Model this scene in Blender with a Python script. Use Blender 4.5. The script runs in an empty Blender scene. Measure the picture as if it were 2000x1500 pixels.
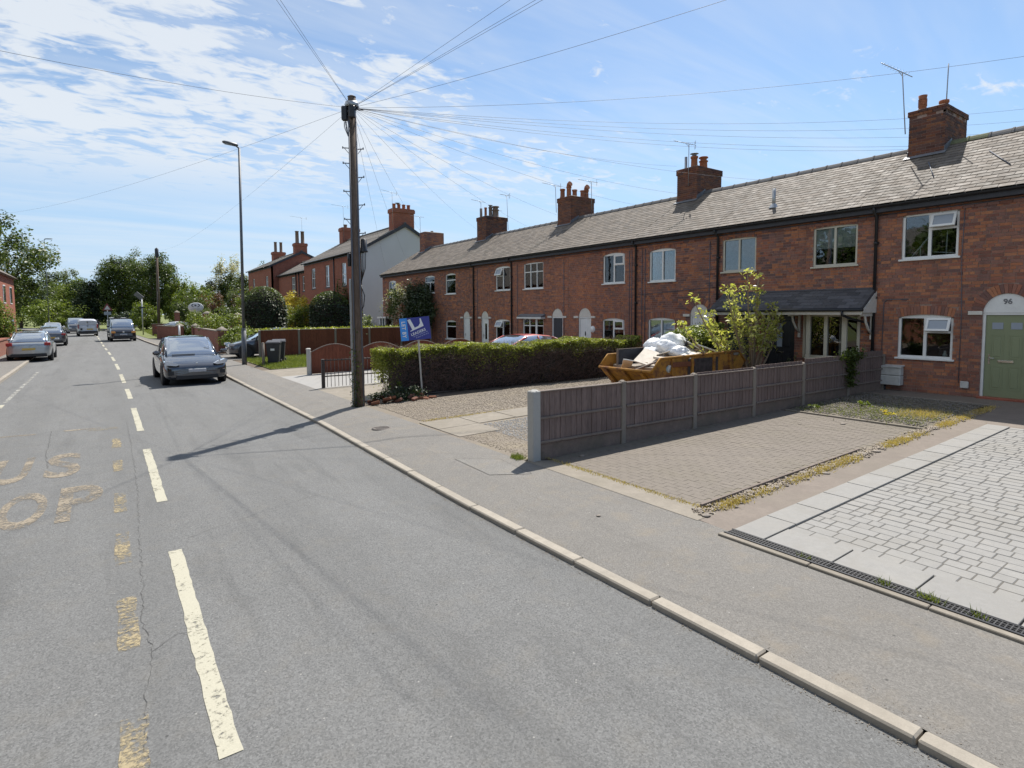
import bpy, math, random
import numpy as np
from mathutils import Vector, Matrix
random.seed(7)
rng = np.random.default_rng(11)
S = bpy.context.scene
COL = S.collection
D2R = math.radians

# ------------------------------------------------------------------ camera
# world axes: X from the road towards the terrace, Y along the street away from the viewer, Z up
cam = bpy.data.cameras.new('camera')
co = bpy.data.objects.new('camera', cam)
COL.objects.link(co)
right = Vector((0.81187605, -0.58378098, -0.00755284))
down = Vector((-0.0453211, -0.05012075, -0.99771434))
fwd = Vector((0.5820681, 0.81036269, -0.06714943))
m3 = Matrix((right, -down, -fwd)).transposed()
co.matrix_world = Matrix.Translation((0, 0, 2.35)) @ m3.to_4x4()
cam.sensor_width = 36
cam.lens = 1118.4 / 2000 * 36
cam.shift_y = -66.3 / 2000
cam.clip_start = 0.05
cam.clip_end = 4000
S.camera = co
S.view_settings.view_transform = 'Standard'
S.view_settings.look = 'None'
S.view_settings.gamma = 1
S.view_settings.use_curve_mapping = False
S.view_settings.exposure = 0.62
try:
    S.cycles.max_bounces = 6
    S.cycles.transparent_max_bounces = 12
    S.cycles.caustics_reflective = False
    S.cycles.caustics_refractive = False
    S.cycles.use_denoising = True
except Exception:
    pass

# ------------------------------------------------------------------ sun and sky
SUN_EL, SUN_AZ = D2R(56.3), D2R(57.3)       # azimuth measured from +Y towards +X
sd = Vector((math.sin(SUN_AZ) * math.cos(SUN_EL), math.cos(SUN_AZ) * math.cos(SUN_EL), math.sin(SUN_EL)))
sl = bpy.data.lights.new('sun', 'SUN')
sl.energy = 4.3
sl.angle = D2R(0.53)
sl.color = (1.0, 0.95, 0.87)
so = bpy.data.objects.new('sun', sl)
so.rotation_euler = sd.to_track_quat('Z', 'Y').to_euler()
COL.objects.link(so)

W = bpy.data.worlds.new('World')
S.world = W
W.use_nodes = True
nt = W.node_tree
nt.nodes.clear()
def wn(t, **k):
    n = nt.nodes.new(t)
    for a, b in k.items():
        setattr(n, a, b)
    return n
def wl(a, b):
    nt.links.new(a, b)
def wmath(op, a, b=None, c=None, clamp=False):
    n = nt.nodes.new('ShaderNodeMath')
    n.operation = op
    n.use_clamp = clamp
    for i, v in enumerate((a, b, c)):
        if v is None:
            continue
        if isinstance(v, (int, float)):
            n.inputs[i].default_value = v
        else:
            wl(v, n.inputs[i])
    return n.outputs[0]
sky = wn('ShaderNodeTexSky', sky_type='NISHITA', sun_disc=False)
sky.sun_elevation = SUN_EL
sky.sun_rotation = SUN_AZ
sky.altitude = 50
sky.air_density = 1.0
sky.dust_density = 0.5
sky.ozone_density = 3.0
tc = wn('ShaderNodeTexCoord')
sep = wn('ShaderNodeSeparateXYZ')
wl(tc.outputs['Generated'], sep.inputs[0])
zc = wmath('MAXIMUM', sep.outputs[2], 0.0)
zz = wmath('ADD', zc, 0.10)
px = wmath('DIVIDE', sep.outputs[0], zz)
py = wmath('DIVIDE', sep.outputs[1], zz)
comb = wn('ShaderNodeCombineXYZ')
wl(px, comb.inputs[0]); wl(py, comb.inputs[1])
def wnoise(scale, detail, rough, rot=0.0, sc=(1, 1, 1), loc=(0, 0, 0), dist=0.0):
    mp = wn('ShaderNodeMapping')
    mp.inputs['Rotation'].default_value = (0, 0, rot)
    mp.inputs['Scale'].default_value = sc
    mp.inputs['Location'].default_value = loc
    wl(comb.outputs[0], mp.inputs[0])
    n = wn('ShaderNodeTexNoise')
    n.inputs['Scale'].default_value = scale
    n.inputs['Detail'].default_value = detail
    n.inputs['Roughness'].default_value = rough
    n.inputs['Distortion'].default_value = dist
    wl(mp.outputs[0], n.inputs['Vector'])
    return n.outputs['Fac']
def wramp(v, lo, hi):
    n = wn('ShaderNodeMapRange', interpolation_type='SMOOTHSTEP')
    n.inputs[1].default_value = lo; n.inputs[2].default_value = hi
    n.inputs[3].default_value = 0; n.inputs[4].default_value = 1
    wl(v, n.inputs[0])
    return n.outputs[0]
big = wnoise(0.42, 3, 0.5, rot=0.5, loc=(3.1, 1.7, 0), sc=(1.0, 1.5, 1))
rip = wnoise(9.5, 4, 0.60, rot=0.95, sc=(0.8, 1.5, 1), dist=0.6)
fine = wnoise(2.6, 6, 0.6, rot=0.2, sc=(0.8, 1.2, 1), dist=0.7)
# the cloud sheet lies to the left (down the street) and thins out to the right
nrm = wmath('ADD', wmath('MULTIPLY', sep.outputs[0], -0.62), wmath('MULTIPLY', sep.outputs[1], 0.52))
side = wramp(nrm, -0.35, 0.50)
cov = wmath('ADD', wmath('MULTIPLY', side, 0.31), wmath('MULTIPLY', big, 0.62))
body = wmath('ADD', wmath('MULTIPLY', rip, 0.58), wmath('MULTIPLY', fine, 0.55))
dens = wramp(wmath('ADD', wmath('MULTIPLY', cov, 0.9), body), 0.95, 1.13)
hz = wramp(sep.outputs[2], 0.13, 0.25)
thin = wramp(wmath('ADD', wnoise(1.3, 5, 0.65, rot=0.3, sc=(0.35, 1.6, 1), dist=0.4), wmath('MULTIPLY', side, 0.10)), 0.40, 0.75)
cl = wmath('MAXIMUM', wmath('MULTIPLY', wmath('MULTIPLY', dens, hz), 0.86), wmath('MULTIPLY', thin, 0.36))
up = wramp(sep.outputs[2], -0.02, 0.0)
cl = wmath('MULTIPLY', cl, up)
tint = wn('ShaderNodeMix', data_type='RGBA', blend_type='MULTIPLY')
tint.inputs[0].default_value = 1.0
wl(sky.outputs[0], tint.inputs[6]); tint.inputs[7].default_value = (0.88, 0.94, 0.94, 1)
hb = wmath('MULTIPLY', wmath('SUBTRACT', 1.0, wramp(sep.outputs[2], 0.0, 0.36)), 0.80)
hm = wn('ShaderNodeMix', data_type='RGBA')
wl(hb, hm.inputs[0]); wl(tint.outputs[2], hm.inputs[6]); hm.inputs[7].default_value = (3.2, 4.4, 6.1, 1)
mx = wn('ShaderNodeMix', data_type='RGBA')
wl(cl, mx.inputs[0]); wl(hm.outputs[2], mx.inputs[6])
mx.inputs[7].default_value = (5.45, 5.75, 6.05, 1)
bg = wn('ShaderNodeBackground')
bg.inputs['Strength'].default_value = 0.10
wl(mx.outputs[2], bg.inputs['Color'])
wo = wn('ShaderNodeOutputWorld')
wl(bg.outputs[0], wo.inputs['Surface'])

# ------------------------------------------------------------------ object helpers
def link(name, mesh, parent=None, loc=None):
    o = bpy.data.objects.new(name, mesh)
    COL.objects.link(o)
    if parent is not None:
        o.parent = parent
    if loc is not None:
        o.location = loc
    return o
def tag(o, label=None, cat=None, group=None, kind=None):
    if label: o['label'] = label
    if cat: o['category'] = cat
    if group: o['group'] = group
    if kind: o['kind'] = kind
    return o
def thing(name, label, cat, loc=(0, 0, 0), rz=0.0, group=None):
    o = bpy.data.objects.new(name, None)
    o.empty_display_size = 0.2
    COL.objects.link(o)
    o.location = loc
    o.rotation_euler = (0, 0, rz)
    return tag(o, label, cat, group)
def copy_tree(o, parent=None):
    c = o.copy(); COL.objects.link(c)
    if parent is not None: c.parent = parent
    for ch in list(o.children):
        copy_tree(ch, c)
    return c

class MB:
    """collects shapes; build() makes ONE mesh object"""
    def __init__(s):
        s.v = []; s.f = []; s.mi = []; s.sm = []
    def add(s, vs, fs, mi=0, smooth=False):
        b = len(s.v)
        s.v.extend([tuple(p) for p in vs])
        for f in fs:
            s.f.append(tuple(b + i for i in f)); s.mi.append(mi); s.sm.append(smooth)
        return s
    def box(s, x0, x1, y0, y1, z0, z1, mi=0, M=None):
        vs = [(x0, y0, z0), (x1, y0, z0), (x1, y1, z0), (x0, y1, z0), (x0, y0, z1), (x1, y0, z1), (x1, y1, z1), (x0, y1, z1)]
        if M is not None: vs = [M @ Vector(p) for p in vs]
        return s.add(vs, [(0, 3, 2, 1), (4, 5, 6, 7), (0, 1, 5, 4), (1, 2, 6, 5), (2, 3, 7, 6), (3, 0, 4, 7)], mi)
    def bbox(s, x0, x1, y0, y1, z0, z1, b=0.01, mi=0, M=None):
        """box with chamfered vertical+horizontal edges"""
        b = min(b, (x1 - x0) * .45, (y1 - y0) * .45, (z1 - z0) * .45)
        vs = []; 
        for sx, X in ((0, x0), (1, x1)):
            for sy, Y in ((0, y0), (1, y1)):
                for sz, Z in ((0, z0), (1, z1)):
                    dx = b if sx == 0 else -b; dy = b if sy == 0 else -b; dz = b if sz == 0 else -b
                    vs += [(X, Y + dy, Z + dz), (X + dx, Y, Z + dz), (X + dx, Y + dy, Z)]
        def i(sx, sy, sz, k): return (sx * 4 + sy * 2 + sz) * 3 + k
        fs = [(i(0,0,0,0), i(0,0,1,0), i(0,1,1,0), i(0,1,0,0)), (i(1,0,0,0), i(1,1,0,0), i(1,1,1,0), i(1,0,1,0)),
              (i(0,0,0,1), i(1,0,0,1), i(1,0,1,1), i(0,0,1,1)), (i(0,1,0,1), i(0,1,1,1), i(1,1,1,1), i(1,1,0,1)),
              (i(0,0,0,2), i(0,1,0,2), i(1,1,0,2), i(1,0,0,2)), (i(0,0,1,2), i(1,0,1,2), i(1,1,1,2), i(0,1,1,2))]
        for a in (0, 1):
            for c in (0, 1):
                fs.append((i(0,a,c,1), i(1,a,c,1), i(1,a,c,2), i(0,a,c,2)) if (a ^ c) else (i(0,a,c,2), i(1,a,c,2), i(1,a,c,1), i(0,a,c,1)))
                fs.append((i(a,0,c,0), i(a,1,c,0), i(a,1,c,2), i(a,0,c,2)) if not (a ^ c) else (i(a,0,c,2), i(a,1,c,2), i(a,1,c,0), i(a,0,c,0)))
                fs.append((i(a,c,0,0), i(a,c,1,0), i(a,c,1,1), i(a,c,0,1)) if (a ^ c) else (i(a,c,0,1), i(a,c,1,1), i(a,c,1,0), i(a,c,0,0)))
        for a in (0, 1):
            for c in (0, 1):
                for d in (0, 1):
                    t = (i(a,c,d,0), i(a,c,d,1), i(a,c,d,2))
                    fs.append(t if (a + c + d) % 2 == 0 else t[::-1])
        if M is not None: vs = [M @ Vector(p) for p in vs]
        return s.add(vs, fs, mi)
    def ring(s, pts, r, n=8, mi=0, caps=True, smooth=True):
        """tube through pts with radius r (scalar or list)"""
        pts = [Vector(p) for p in pts]
        rr = r if isinstance(r, (list, tuple)) else [r] * len(pts)
        b = len(s.v); ref = None
        for k, p in enumerate(pts):
            d = (pts[min(k + 1, len(pts) - 1)] - pts[max(k - 1, 0)])
            if d.length < 1e-9: d = Vector((0, 0, 1))
            d.normalize()
            if ref is None:
                ref = Vector((1, 0, 0)) if abs(d.x) < 0.9 else Vector((0, 1, 0))
            u = (ref - d * ref.dot(d)).normalized(); w = d.cross(u); ref = u
            for j in range(n):
                a = 2 * math.pi * j / n
                q = p + (u * math.cos(a) + w * math.sin(a)) * rr[k]
                s.v.append(tuple(q))
        for k in range(len(pts) - 1):
            for j in range(n):
                a = b + k * n + j; c = b + k * n + (j + 1) % n
                s.f.append((a, c, c + n, a + n)); s.mi.append(mi); s.sm.append(smooth)
        if caps:
            s.f.append(tuple(b + j for j in range(n))[::-1]); s.mi.append(mi); s.sm.append(False)
            e = b + (len(pts) - 1) * n
            s.f.append(tuple(e + j for j in range(n))); s.mi.append(mi); s.sm.append(False)
        return s
    def lathe(s, prof, c=(0, 0, 0), n=16, mi=0, M=None, smooth=True):
        b = len(s.v)
        for (r, z) in prof:
            for j in range(n):
                a = 2 * math.pi * j / n
                p = Vector((c[0] + r * math.cos(a), c[1] + r * math.sin(a), c[2] + z))
                if M is not None: p = M @ p
                s.v.append(tuple(p))
        for k in range(len(prof) - 1):
            for j in range(n):
                a = b + k * n + j; d = b + k * n + (j + 1) % n
                s.f.append((a, d, d + n, a + n)); s.mi.append(mi); s.sm.append(smooth)
        return s
    def prism(s, poly, axis, a0, a1, mi=0, M=None):
        """extrude a 2-D polygon along axis 0/1/2; poly coords are the other two axes in order"""
        n = len(poly); vs = []
        for a in (a0, a1):
            for (p, q) in poly:
                v = [p, q]; v.insert(axis, a); vs.append(Vector(v) if M is None else M @ Vector(v))
        fs = [tuple(range(n))[::-1], tuple(range(n, 2 * n))]
        for i in range(n):
            j = (i + 1) % n; fs.append((i, j, j + n, i + n))
        return s.add(vs, fs, mi)
    def loft(s, rings, mi=0, closed=True, caps=True, smooth=True):
        b = len(s.v); n = len(rings[0])
        for r in rings: s.v.extend([tuple(p) for p in r])
        for k in range(len(rings) - 1):
            for j in range(n if closed else n - 1):
                a = b + k * n + j; c = b + k * n + (j + 1) % n
                s.f.append((a, c, c + n, a + n)); s.mi.append(mi); s.sm.append(smooth)
        if caps and closed:
            s.f.append(tuple(b + j for j in range(n))[::-1]); s.mi.append(mi); s.sm.append(False)
            e = b + (len(rings) - 1) * n
            s.f.append(tuple(e + j for j in range(n))); s.mi.append(mi); s.sm.append(False)
        return s
    def mesh(s, name, mats):
        me = bpy.data.meshes.new(name)
        me.from_pydata(s.v, [], s.f)
        if not isinstance(mats, (list, tuple)): mats = [mats]
        for m in mats: me.materials.append(m)
        if len(mats) > 1: me.polygons.foreach_set('material_index', s.mi)
        me.polygons.foreach_set('use_smooth', s.sm)
        me.update()
        return me
    def build(s, name, mats, parent=None, loc=None, fix=False):
        me = s.mesh(name, mats)
        if fix:
            import bmesh
            bm = bmesh.new(); bm.from_mesh(me); bmesh.ops.recalc_face_normals(bm, faces=bm.faces); bm.to_mesh(me); bm.free()
        return link(name, me, parent, loc)

# ------------------------------------------------------------------ material helpers
class MT:
    def __init__(s, name):
        s.m = bpy.data.materials.new(name); s.m.use_nodes = True
        s.t = s.m.node_tree; s.b = s.t.nodes['Principled BSDF']; s.out = s.t.nodes['Material Output']
        s._tc = None; s._geo = None
    def n(s, t, **k):
        x = s.t.nodes.new(t)
        for a, b in k.items(): setattr(x, a, b)
        return x
    def l(s, a, b): s.t.links.new(a, b)
    def coord(s, kind='Object'):
        if s._tc is None: s._tc = s.n('ShaderNodeTexCoord')
        return s._tc.outputs[kind]
    def world(s):
        if s._geo is None: s._geo = s.n('ShaderNodeNewGeometry')
        return s._geo.outputs['Position']
    def island(s):
        s.world(); g = s._geo.outputs['Random Per Island']
        oi = s.n('ShaderNodeObjectInfo')
        return s.math('FRACT', s.math('ADD', g, oi.outputs['Random']))
    def math(s, op, a, b=None, c=None, clamp=False):
        x = s.n('ShaderNodeMath', operation=op, use_clamp=clamp)
        for i, v in enumerate((a, b, c)):
            if v is None: continue
            if isinstance(v, (int, float)): x.inputs[i].default_value = v
            else: s.l(v, x.inputs[i])
        return x.outputs[0]
    def noise(s, scale, detail=4, rough=0.55, sc=None, vec=None, dist=0.0):
        v = vec or s.world()
        if sc:
            mp = s.n('ShaderNodeMapping'); mp.inputs['Scale'].default_value = sc; s.l(v, mp.inputs[0]); v = mp.outputs[0]
        x = s.n('ShaderNodeTexNoise'); x.inputs['Scale'].default_value = scale; x.inputs['Detail'].default_value = detail
        x.inputs['Roughness'].default_value = rough; x.inputs['Distortion'].default_value = dist
        s.l(v, x.inputs['Vector']); return x.outputs['Fac']
    def vor(s, scale, feature='F1', vec=None, sc=None, out='Distance', rnd=1.0):
        v = vec or s.world()
        if sc:
            mp = s.n('ShaderNodeMapping'); mp.inputs['Scale'].default_value = sc; s.l(v, mp.inputs[0]); v = mp.outputs[0]
        x = s.n('ShaderNodeTexVoronoi', feature=feature); x.inputs['Scale'].default_value = scale
        x.inputs['Randomness'].default_value = rnd
        s.l(v, x.inputs['Vector']); return x.outputs[out]
    def ramp(s, v, stops, interp='LINEAR'):
        r = s.n('ShaderNodeValToRGB'); e = r.color_ramp; e.interpolation = interp
        while len(e.elements) < len(stops): e.elements.new(0.5)
        for el, (p, c) in zip(e.elements, stops):
            el.position = p; el.color = (c[0], c[1], c[2], 1) if not isinstance(c, (int, float)) else (c, c, c, 1)
        s.l(v, r.inputs[0]); return r.outputs[0]
    def mr(s, v, a, b, c=0.0, d=1.0):
        x = s.n('ShaderNodeMapRange'); x.inputs[1].default_value = a; x.inputs[2].default_value = b
        x.inputs[3].default_value = c; x.inputs[4].default_value = d; s.l(v, x.inputs[0]); return x.outputs[0]
    def mix(s, f, a, b, mode='MIX'):
        x = s.n('ShaderNodeMix', data_type='RGBA', blend_type=mode)
        for v, i in ((f, 0), (a, 6), (b, 7)):
            if isinstance(v, (int, float)) and i == 0: x.inputs[0].default_value = v
            elif isinstance(v, (tuple, list)): x.inputs[i].default_value = (v[0], v[1], v[2], 1)
            elif isinstance(v, (int, float)): x.inputs[i].default_value = (v, v, v, 1)
            else: s.l(v, x.inputs[i])
        return x.outputs[2]
    def col(s, c):
        i = s.b.inputs['Base Color']
        if isinstance(c, (tuple, list)): i.default_value = (c[0], c[1], c[2], 1)
        else: s.l(c, i)
        return s
    def set(s, rough=None, metal=None, spec=None, coat=None, coatr=None):
        for k, v in (('Roughness', rough), ('Metallic', metal), ('Specular IOR Level', spec), ('Coat Weight', coat), ('Coat Roughness', coatr)):
            if v is None: continue
            if isinstance(v, (int, float)): s.b.inputs[k].default_value = v
            else: s.l(v, s.b.inputs[k])
        return s
    def bump(s, h, strength=0.3, dist=0.01):
        b = s.n('ShaderNodeBump'); b.inputs['Strength'].default_value = strength; b.inputs['Distance'].default_value = dist
        s.l(h, b.inputs['Height']); s.l(b.outputs[0], s.b.inputs['Normal']); return s

def simple(name, c, rough=0.6, metal=0.0, var=0.0, scale=6, spec=None, bump=0.0, coat=None):
    m = MT(name)
    if var > 0:
        f = m.noise(scale, 5, 0.6)
        m.col(m.mix(m.mr(f, 0.3, 0.7), tuple(x * (1 - var) for x in c), tuple(min(1, x * (1 + var)) for x in c)))
    else:
        m.col(c)
    m.set(rough=rough, metal=metal, spec=spec, coat=coat)
    if bump > 0: m.bump(m.noise(scale * 8, 3), bump, 0.004)
    return m.m

# asphalt of the carriageway: aggregate speckle, tyre tracks, patches
def asphalt(name, base, warm=0.0, tracks=True, grain=1.0):
    m = MT(name)
    g1 = m.noise(62, 4, 0.8)
    g2 = m.vor(95, out='Color')
    sp = m.math('ADD', m.math('MULTIPLY', g1, 0.6), m.math('MULTIPLY', m.n('ShaderNodeRGBToBW').outputs[0], 0.0))
    bw = m.n('ShaderNodeRGBToBW'); m.l(g2, bw.inputs[0])
    sp = m.math('ADD', m.math('MULTIPLY', g1, 0.55), m.math('MULTIPLY', bw.outputs[0], 0.45))
    big = m.noise(0.55, 5, 0.6, sc=(1.6, 0.45, 1))
    med = m.noise(3.2, 5, 0.65); pat = m.noise(1.4, 6, 0.72, dist=0.6)
    lo = tuple(x * (1 - 0.60 * grain) for x in base); hi = tuple(x * (1 + 0.85 * grain) for x in base)
    c = m.mix(m.mr(sp, 0.28, 0.72), lo, hi)
    c = m.mix(0.38, c, m.mix(m.mr(big, 0.35, 0.66), tuple(x * 0.86 for x in base), tuple(x * 1.14 for x in base)))
    if tracks:
        sx = m.n('ShaderNodeSeparateXYZ'); m.l(m.world(), sx.inputs[0])
        w = m.math('SINE', m.math('ADD', m.math('MULTIPLY', sx.outputs[0], 4.1), m.math('MULTIPLY', big, 1.3)))
        c = m.mix(m.math('MULTIPLY', m.mr(w, 0.1, 1.0), 0.20), c, tuple(x * 0.72 for x in base))
        # drip line and scuffs along the lane
        drip = m.noise(1.1, 5, 0.7, sc=(2.5, 0.25, 1))
        c = m.mix(m.mr(drip, 0.52, 0.72, 0, 0.5), c, tuple(x * 0.62 for x in base))
    c = m.mix(m.mr(med, 0.52, 0.8, 0, 0.30 + warm), c, (base[0] * 1.35, base[1] * 1.22, base[2] * 1.02))
    st = m.vor(3.1, feature='DISTANCE_TO_EDGE', sc=(1, 0.6, 1))
    crk = m.math('MULTIPLY', m.mr(st, 0.0, 0.006, 1, 0), m.mr(m.noise(0.7, 2), 0.60, 0.68))
    c = m.mix(m.math('MULTIPLY', crk, 0.25), c, (0.03, 0.03, 0.03))
    c = m.mix(m.mr(pat, 0.50, 0.74, 0, 0.28), c, tuple(x * 0.66 for x in base))
    wht = m.vor(7, out='Distance'); c = m.mix(m.math('MULTIPLY', m.mr(wht, 0.03, 0.06, 1, 0), 0.55), c, (0.45, 0.43, 0.40))
    blk = m.vor(4.3, out='Distance'); c = m.mix(m.math('MULTIPLY', m.mr(blk, 0.03, 0.05, 1, 0), 0.6), c, (0.03, 0.03, 0.03))
    m.col(c).set(rough=0.86, spec=0.35).bump(sp, 0.8, 0.009)
    return m.m
M = {}
M['asphalt'] = asphalt('road_asphalt', (0.148, 0.148, 0.145), grain=0.78)
M['pave'] = asphalt('footway_asphalt', (0.176, 0.166, 0.152), warm=0.35, tracks=False, grain=0.5)
M['kerb'] = None

def stone(name, base, var=0.25, scale=18, bumpy=0.35, rough=0.85, dirt=None, objrand=0.15, stain=None):
    m = MT(name)
    f = m.noise(scale, 6, 0.65); g = m.noise(scale * 7, 3, 0.7); isl = m.island()
    k = m.math('ADD', m.math('MULTIPLY', f, 0.55), m.math('MULTIPLY', g, 0.45))
    c = m.mix(m.mr(k, 0.3, 0.7), tuple(x * (1 - var) for x in base), tuple(min(1, x * (1 + var)) for x in base))
    c = m.mix(m.math('MULTIPLY', isl, objrand * 2), c, tuple(x * 0.72 for x in base))
    if dirt:
        d = m.noise(1.7, 5, 0.7)
        c = m.mix(m.mr(d, 0.48, 0.72, 0, 0.7), c, dirt)
    if stain:
        s1 = m.noise(0.75, 7, 0.72, dist=0.8); s2 = m.noise(3.1, 5, 0.7)
        c = m.mix(m.mr(s1, 0.47, 0.68, 0, 0.65), c, stain)
        c = m.mix(m.mr(s2, 0.58, 0.78, 0, 0.4), c, tuple(min(1, x * 1.5) for x in stain))
    m.col(c).set(rough=rough, spec=0.35).bump(k, bumpy, 0.005)
    return m.m
M['kerb'] = stone('kerb_concrete', (0.335, 0.300, 0.250), 0.2, 12, 0.4, dirt=(0.25, 0.22, 0.18))
M['conc'] = stone('old_concrete', (0.255, 0.225, 0.185), 0.25, 6, 0.4, dirt=(0.20, 0.175, 0.14), stain=(0.19, 0.17, 0.13))
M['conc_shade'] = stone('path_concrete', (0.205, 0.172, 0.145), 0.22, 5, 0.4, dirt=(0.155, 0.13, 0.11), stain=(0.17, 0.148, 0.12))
M['slabpale'] = stone('forecourt_concrete', (0.31, 0.30, 0.285), 0.1, 5, 0.15)
M['post'] = stone('concrete_post', (0.25, 0.215, 0.18), 0.15, 20, 0.25, objrand=0.2)
M['postnew'] = stone('pale_concrete_post', (0.42, 0.41, 0.385), 0.08, 20, 0.15)
M['gboard'] = stone('gravel_board', (0.20, 0.15, 0.125), 0.3, 9, 0.3, dirt=(0.12, 0.11, 0.08))
M['paver'] = stone('pale_grey_paver', (0.272, 0.264, 0.250), 0.12, 14, 0.45, objrand=0.12, dirt=(0.275, 0.262, 0.24), stain=(0.235, 0.222, 0.198))
M['paverjoint'] = stone('paver_joint', (0.125, 0.115, 0.10), 0.3, 30, 0.4)
M['bpaver'] = stone('dusty_brick_paver', (0.178, 0.154, 0.130), 0.16, 10, 0.4, objrand=0.08, dirt=(0.195, 0.168, 0.138), stain=(0.150, 0.132, 0.100))
M['bjoint'] = stone('dusty_joint', (0.185, 0.160, 0.128), 0.3, 30, 0.4, stain=(0.17, 0.15, 0.10))
M['gravel'] = stone('gravel_stone', (0.33, 0.28, 0.225), 0.3, 40, 0.3, objrand=0.42)
M['gravelgrey'] = stone('grey_gravel_stone', (0.31, 0.31, 0.31), 0.35, 40, 0.3, objrand=0.42)
M['gravelbed'] = stone('gravel_bed', (0.20, 0.17, 0.135), 0.35, 30, 0.6, dirt=(0.25, 0.21, 0.14))
M['soil'] = stone('dry_soil', (0.13, 0.10, 0.075), 0.4, 14, 0.7, dirt=(0.16, 0.13, 0.08))
M['rubble'] = stone('rubble_stone', (0.30, 0.26, 0.22), 0.35, 16, 0.5, objrand=0.4)

def brick_mat(name, tone=1.0):
    m = MT(name); isl = m.island()
    c = m.ramp(isl, [(0.0, (0.19, 0.085, 0.068)), (0.10, (0.34, 0.135, 0.090)), (0.24, (0.44, 0.180, 0.095)), (0.38, (0.31, 0.150, 0.115)),
                     (0.52, (0.50, 0.215, 0.110)), (0.60, (0.27, 0.145, 0.120)), (0.70, (0.43, 0.165, 0.080)), (0.80, (0.22, 0.125, 0.112)), (0.90, (0.145, 0.095, 0.095))], 'CONSTANT')
    f = m.noise(22, 6, 0.7); w = m.noise(0.8, 6, 0.7); w2 = m.noise(5, 4, 0.6); hz_ = m.noise(0.22, 2, sc=(1, 1, .3)); st_ = m.noise(2.2, 5, 0.7, sc=(1, 1, .12))
    c = m.mix(m.mr(f, 0.35, 0.75, 0, 0.55), c, (0.10, 0.05, 0.045))
    c = m.mix(m.mr(w, 0.44, 0.70, 0, 0.55), c, (0.15, 0.078, 0.062))
    c = m.mix(m.mr(w2, 0.58, 0.8, 0, 0.35), c, (0.42, 0.22, 0.15))
    c = m.mix(m.mr(hz_, 0.42, 0.60, 0, 0.30), c, (0.46, 0.20, 0.12))
    c = m.mix(m.mr(st_, 0.54, 0.72, 0, 0.55), c, (0.13, 0.075, 0.06))
    c = m.mix(1.0, c, (tone, tone, tone), 'MULTIPLY')
    m.col(c).set(rough=0.88, spec=0.25).bump(f, 0.4, 0.004)
    return m.m
M['brick'] = brick_mat('old_red_brick', 1.0)
M['brickdark'] = brick_mat('sooty_chimney_brick', 0.55)
M['mortar'] = stone('lime_mortar', (0.33, 0.235, 0.20), 0.25, 25, 0.4, dirt=(0.20, 0.15, 0.13))

def brick_tex(name, c1, c2, mort, sx=0.225, sz=0.075, axis='YZ'):
    """far brick walls whose courses are too small to pick apart"""
    m = MT(name)
    s = m.n('ShaderNodeSeparateXYZ'); m.l(m.world(), s.inputs[0])
    cb = m.n('ShaderNodeCombineXYZ')
    u = m.math('ADD', s.outputs[0], s.outputs[1]) 
    m.l(u, cb.inputs[0]); m.l(s.outputs[2], cb.inputs[1])
    b = m.n('ShaderNodeTexBrick'); b.inputs['Scale'].default_value = 1.0
    b.inputs['Brick Width'].default_value = sx; b.inputs['Row Height'].default_value = sz
    b.inputs['Mortar Size'].default_value = 0.006; b.inputs['Bias'].default_value = 0.0
    b.inputs['Color1'].default_value = (*c1, 1); b.inputs['Color2'].default_value = (*c2, 1); b.inputs['Mortar'].default_value = (*mort, 1)
    m.l(cb.outputs[0], b.inputs['Vector'])
    n = m.noise(1.2, 5, 0.65); n2 = m.noise(9, 4, 0.7)
    c = m.mix(m.mr(n, 0.4, 0.75, 0, 0.4), b.outputs['Color'], tuple(x * 0.55 for x in c1))
    c = m.mix(m.mr(n2, 0.5, 0.8, 0, 0.3), c, tuple(min(1, x * 1.5) for x in c2))
    m.col(c).set(rough=0.9, spec=0.2).bump(b.outputs['Fac'], -0.3, 0.01)
    return m.m
M['brickfar'] = brick_tex('distant_red_brick', (0.36, 0.118, 0.072), (0.24, 0.088, 0.062), (0.25, 0.165, 0.135))
M['brickwall'] = brick_tex('garden_wall_brick', (0.30, 0.12, 0.08), (0.22, 0.09, 0.065), (0.24, 0.18, 0.15))

def slate_mat(name, base, moss=0.25):
    m = MT(name); isl = m.island()
    f = m.noise(7, 6, 0.65, sc=(1, 0.5, 1)); w = m.noise(0.8, 4, 0.6)
    c = m.mix(isl, tuple(x * 0.62 for x in base), tuple(x * 1.35 for x in base))
    c = m.mix(m.mr(f, 0.4, 0.7, 0, 0.5), c, (base[0] * 1.45, base[1] * 1.36, base[2] * 1.22))
    c = m.mix(m.mr(w, 0.55, 0.75, 0, moss), c, (0.10, 0.10, 0.07))
    c = m.mix(m.mr(m.noise(16, 3, 0.7), 0.62, 0.75, 0, moss * 1.3), c, (0.11, 0.10, 0.05))
    m.col(c).set(rough=m.mr(f, 0.3, 0.7, 0.62, 0.9), spec=0.28).bump(f, 0.25, 0.004)
    return m.m
M['slate'] = slate_mat('weathered_slate', (0.138, 0.117, 0.098))
M['slatefar'] = slate_mat('grey_slate', (0.17, 0.155, 0.14))
M['slatedark'] = slate_mat('porch_slate', (0.085, 0.085, 0.095), 0.15)
M['ridge'] = stone('blue_clay_ridge_tile', (0.14, 0.135, 0.135), 0.25, 20, 0.3, objrand=0.3)
M['ridgemoss'] = stone('mossy_ridge_tile', (0.17, 0.18, 0.10), 0.4, 20, 0.5, objrand=0.3)
M['lead'] = simple('lead_flashing', (0.16, 0.165, 0.18), 0.55, 0.0, 0.2, 8)
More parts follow.
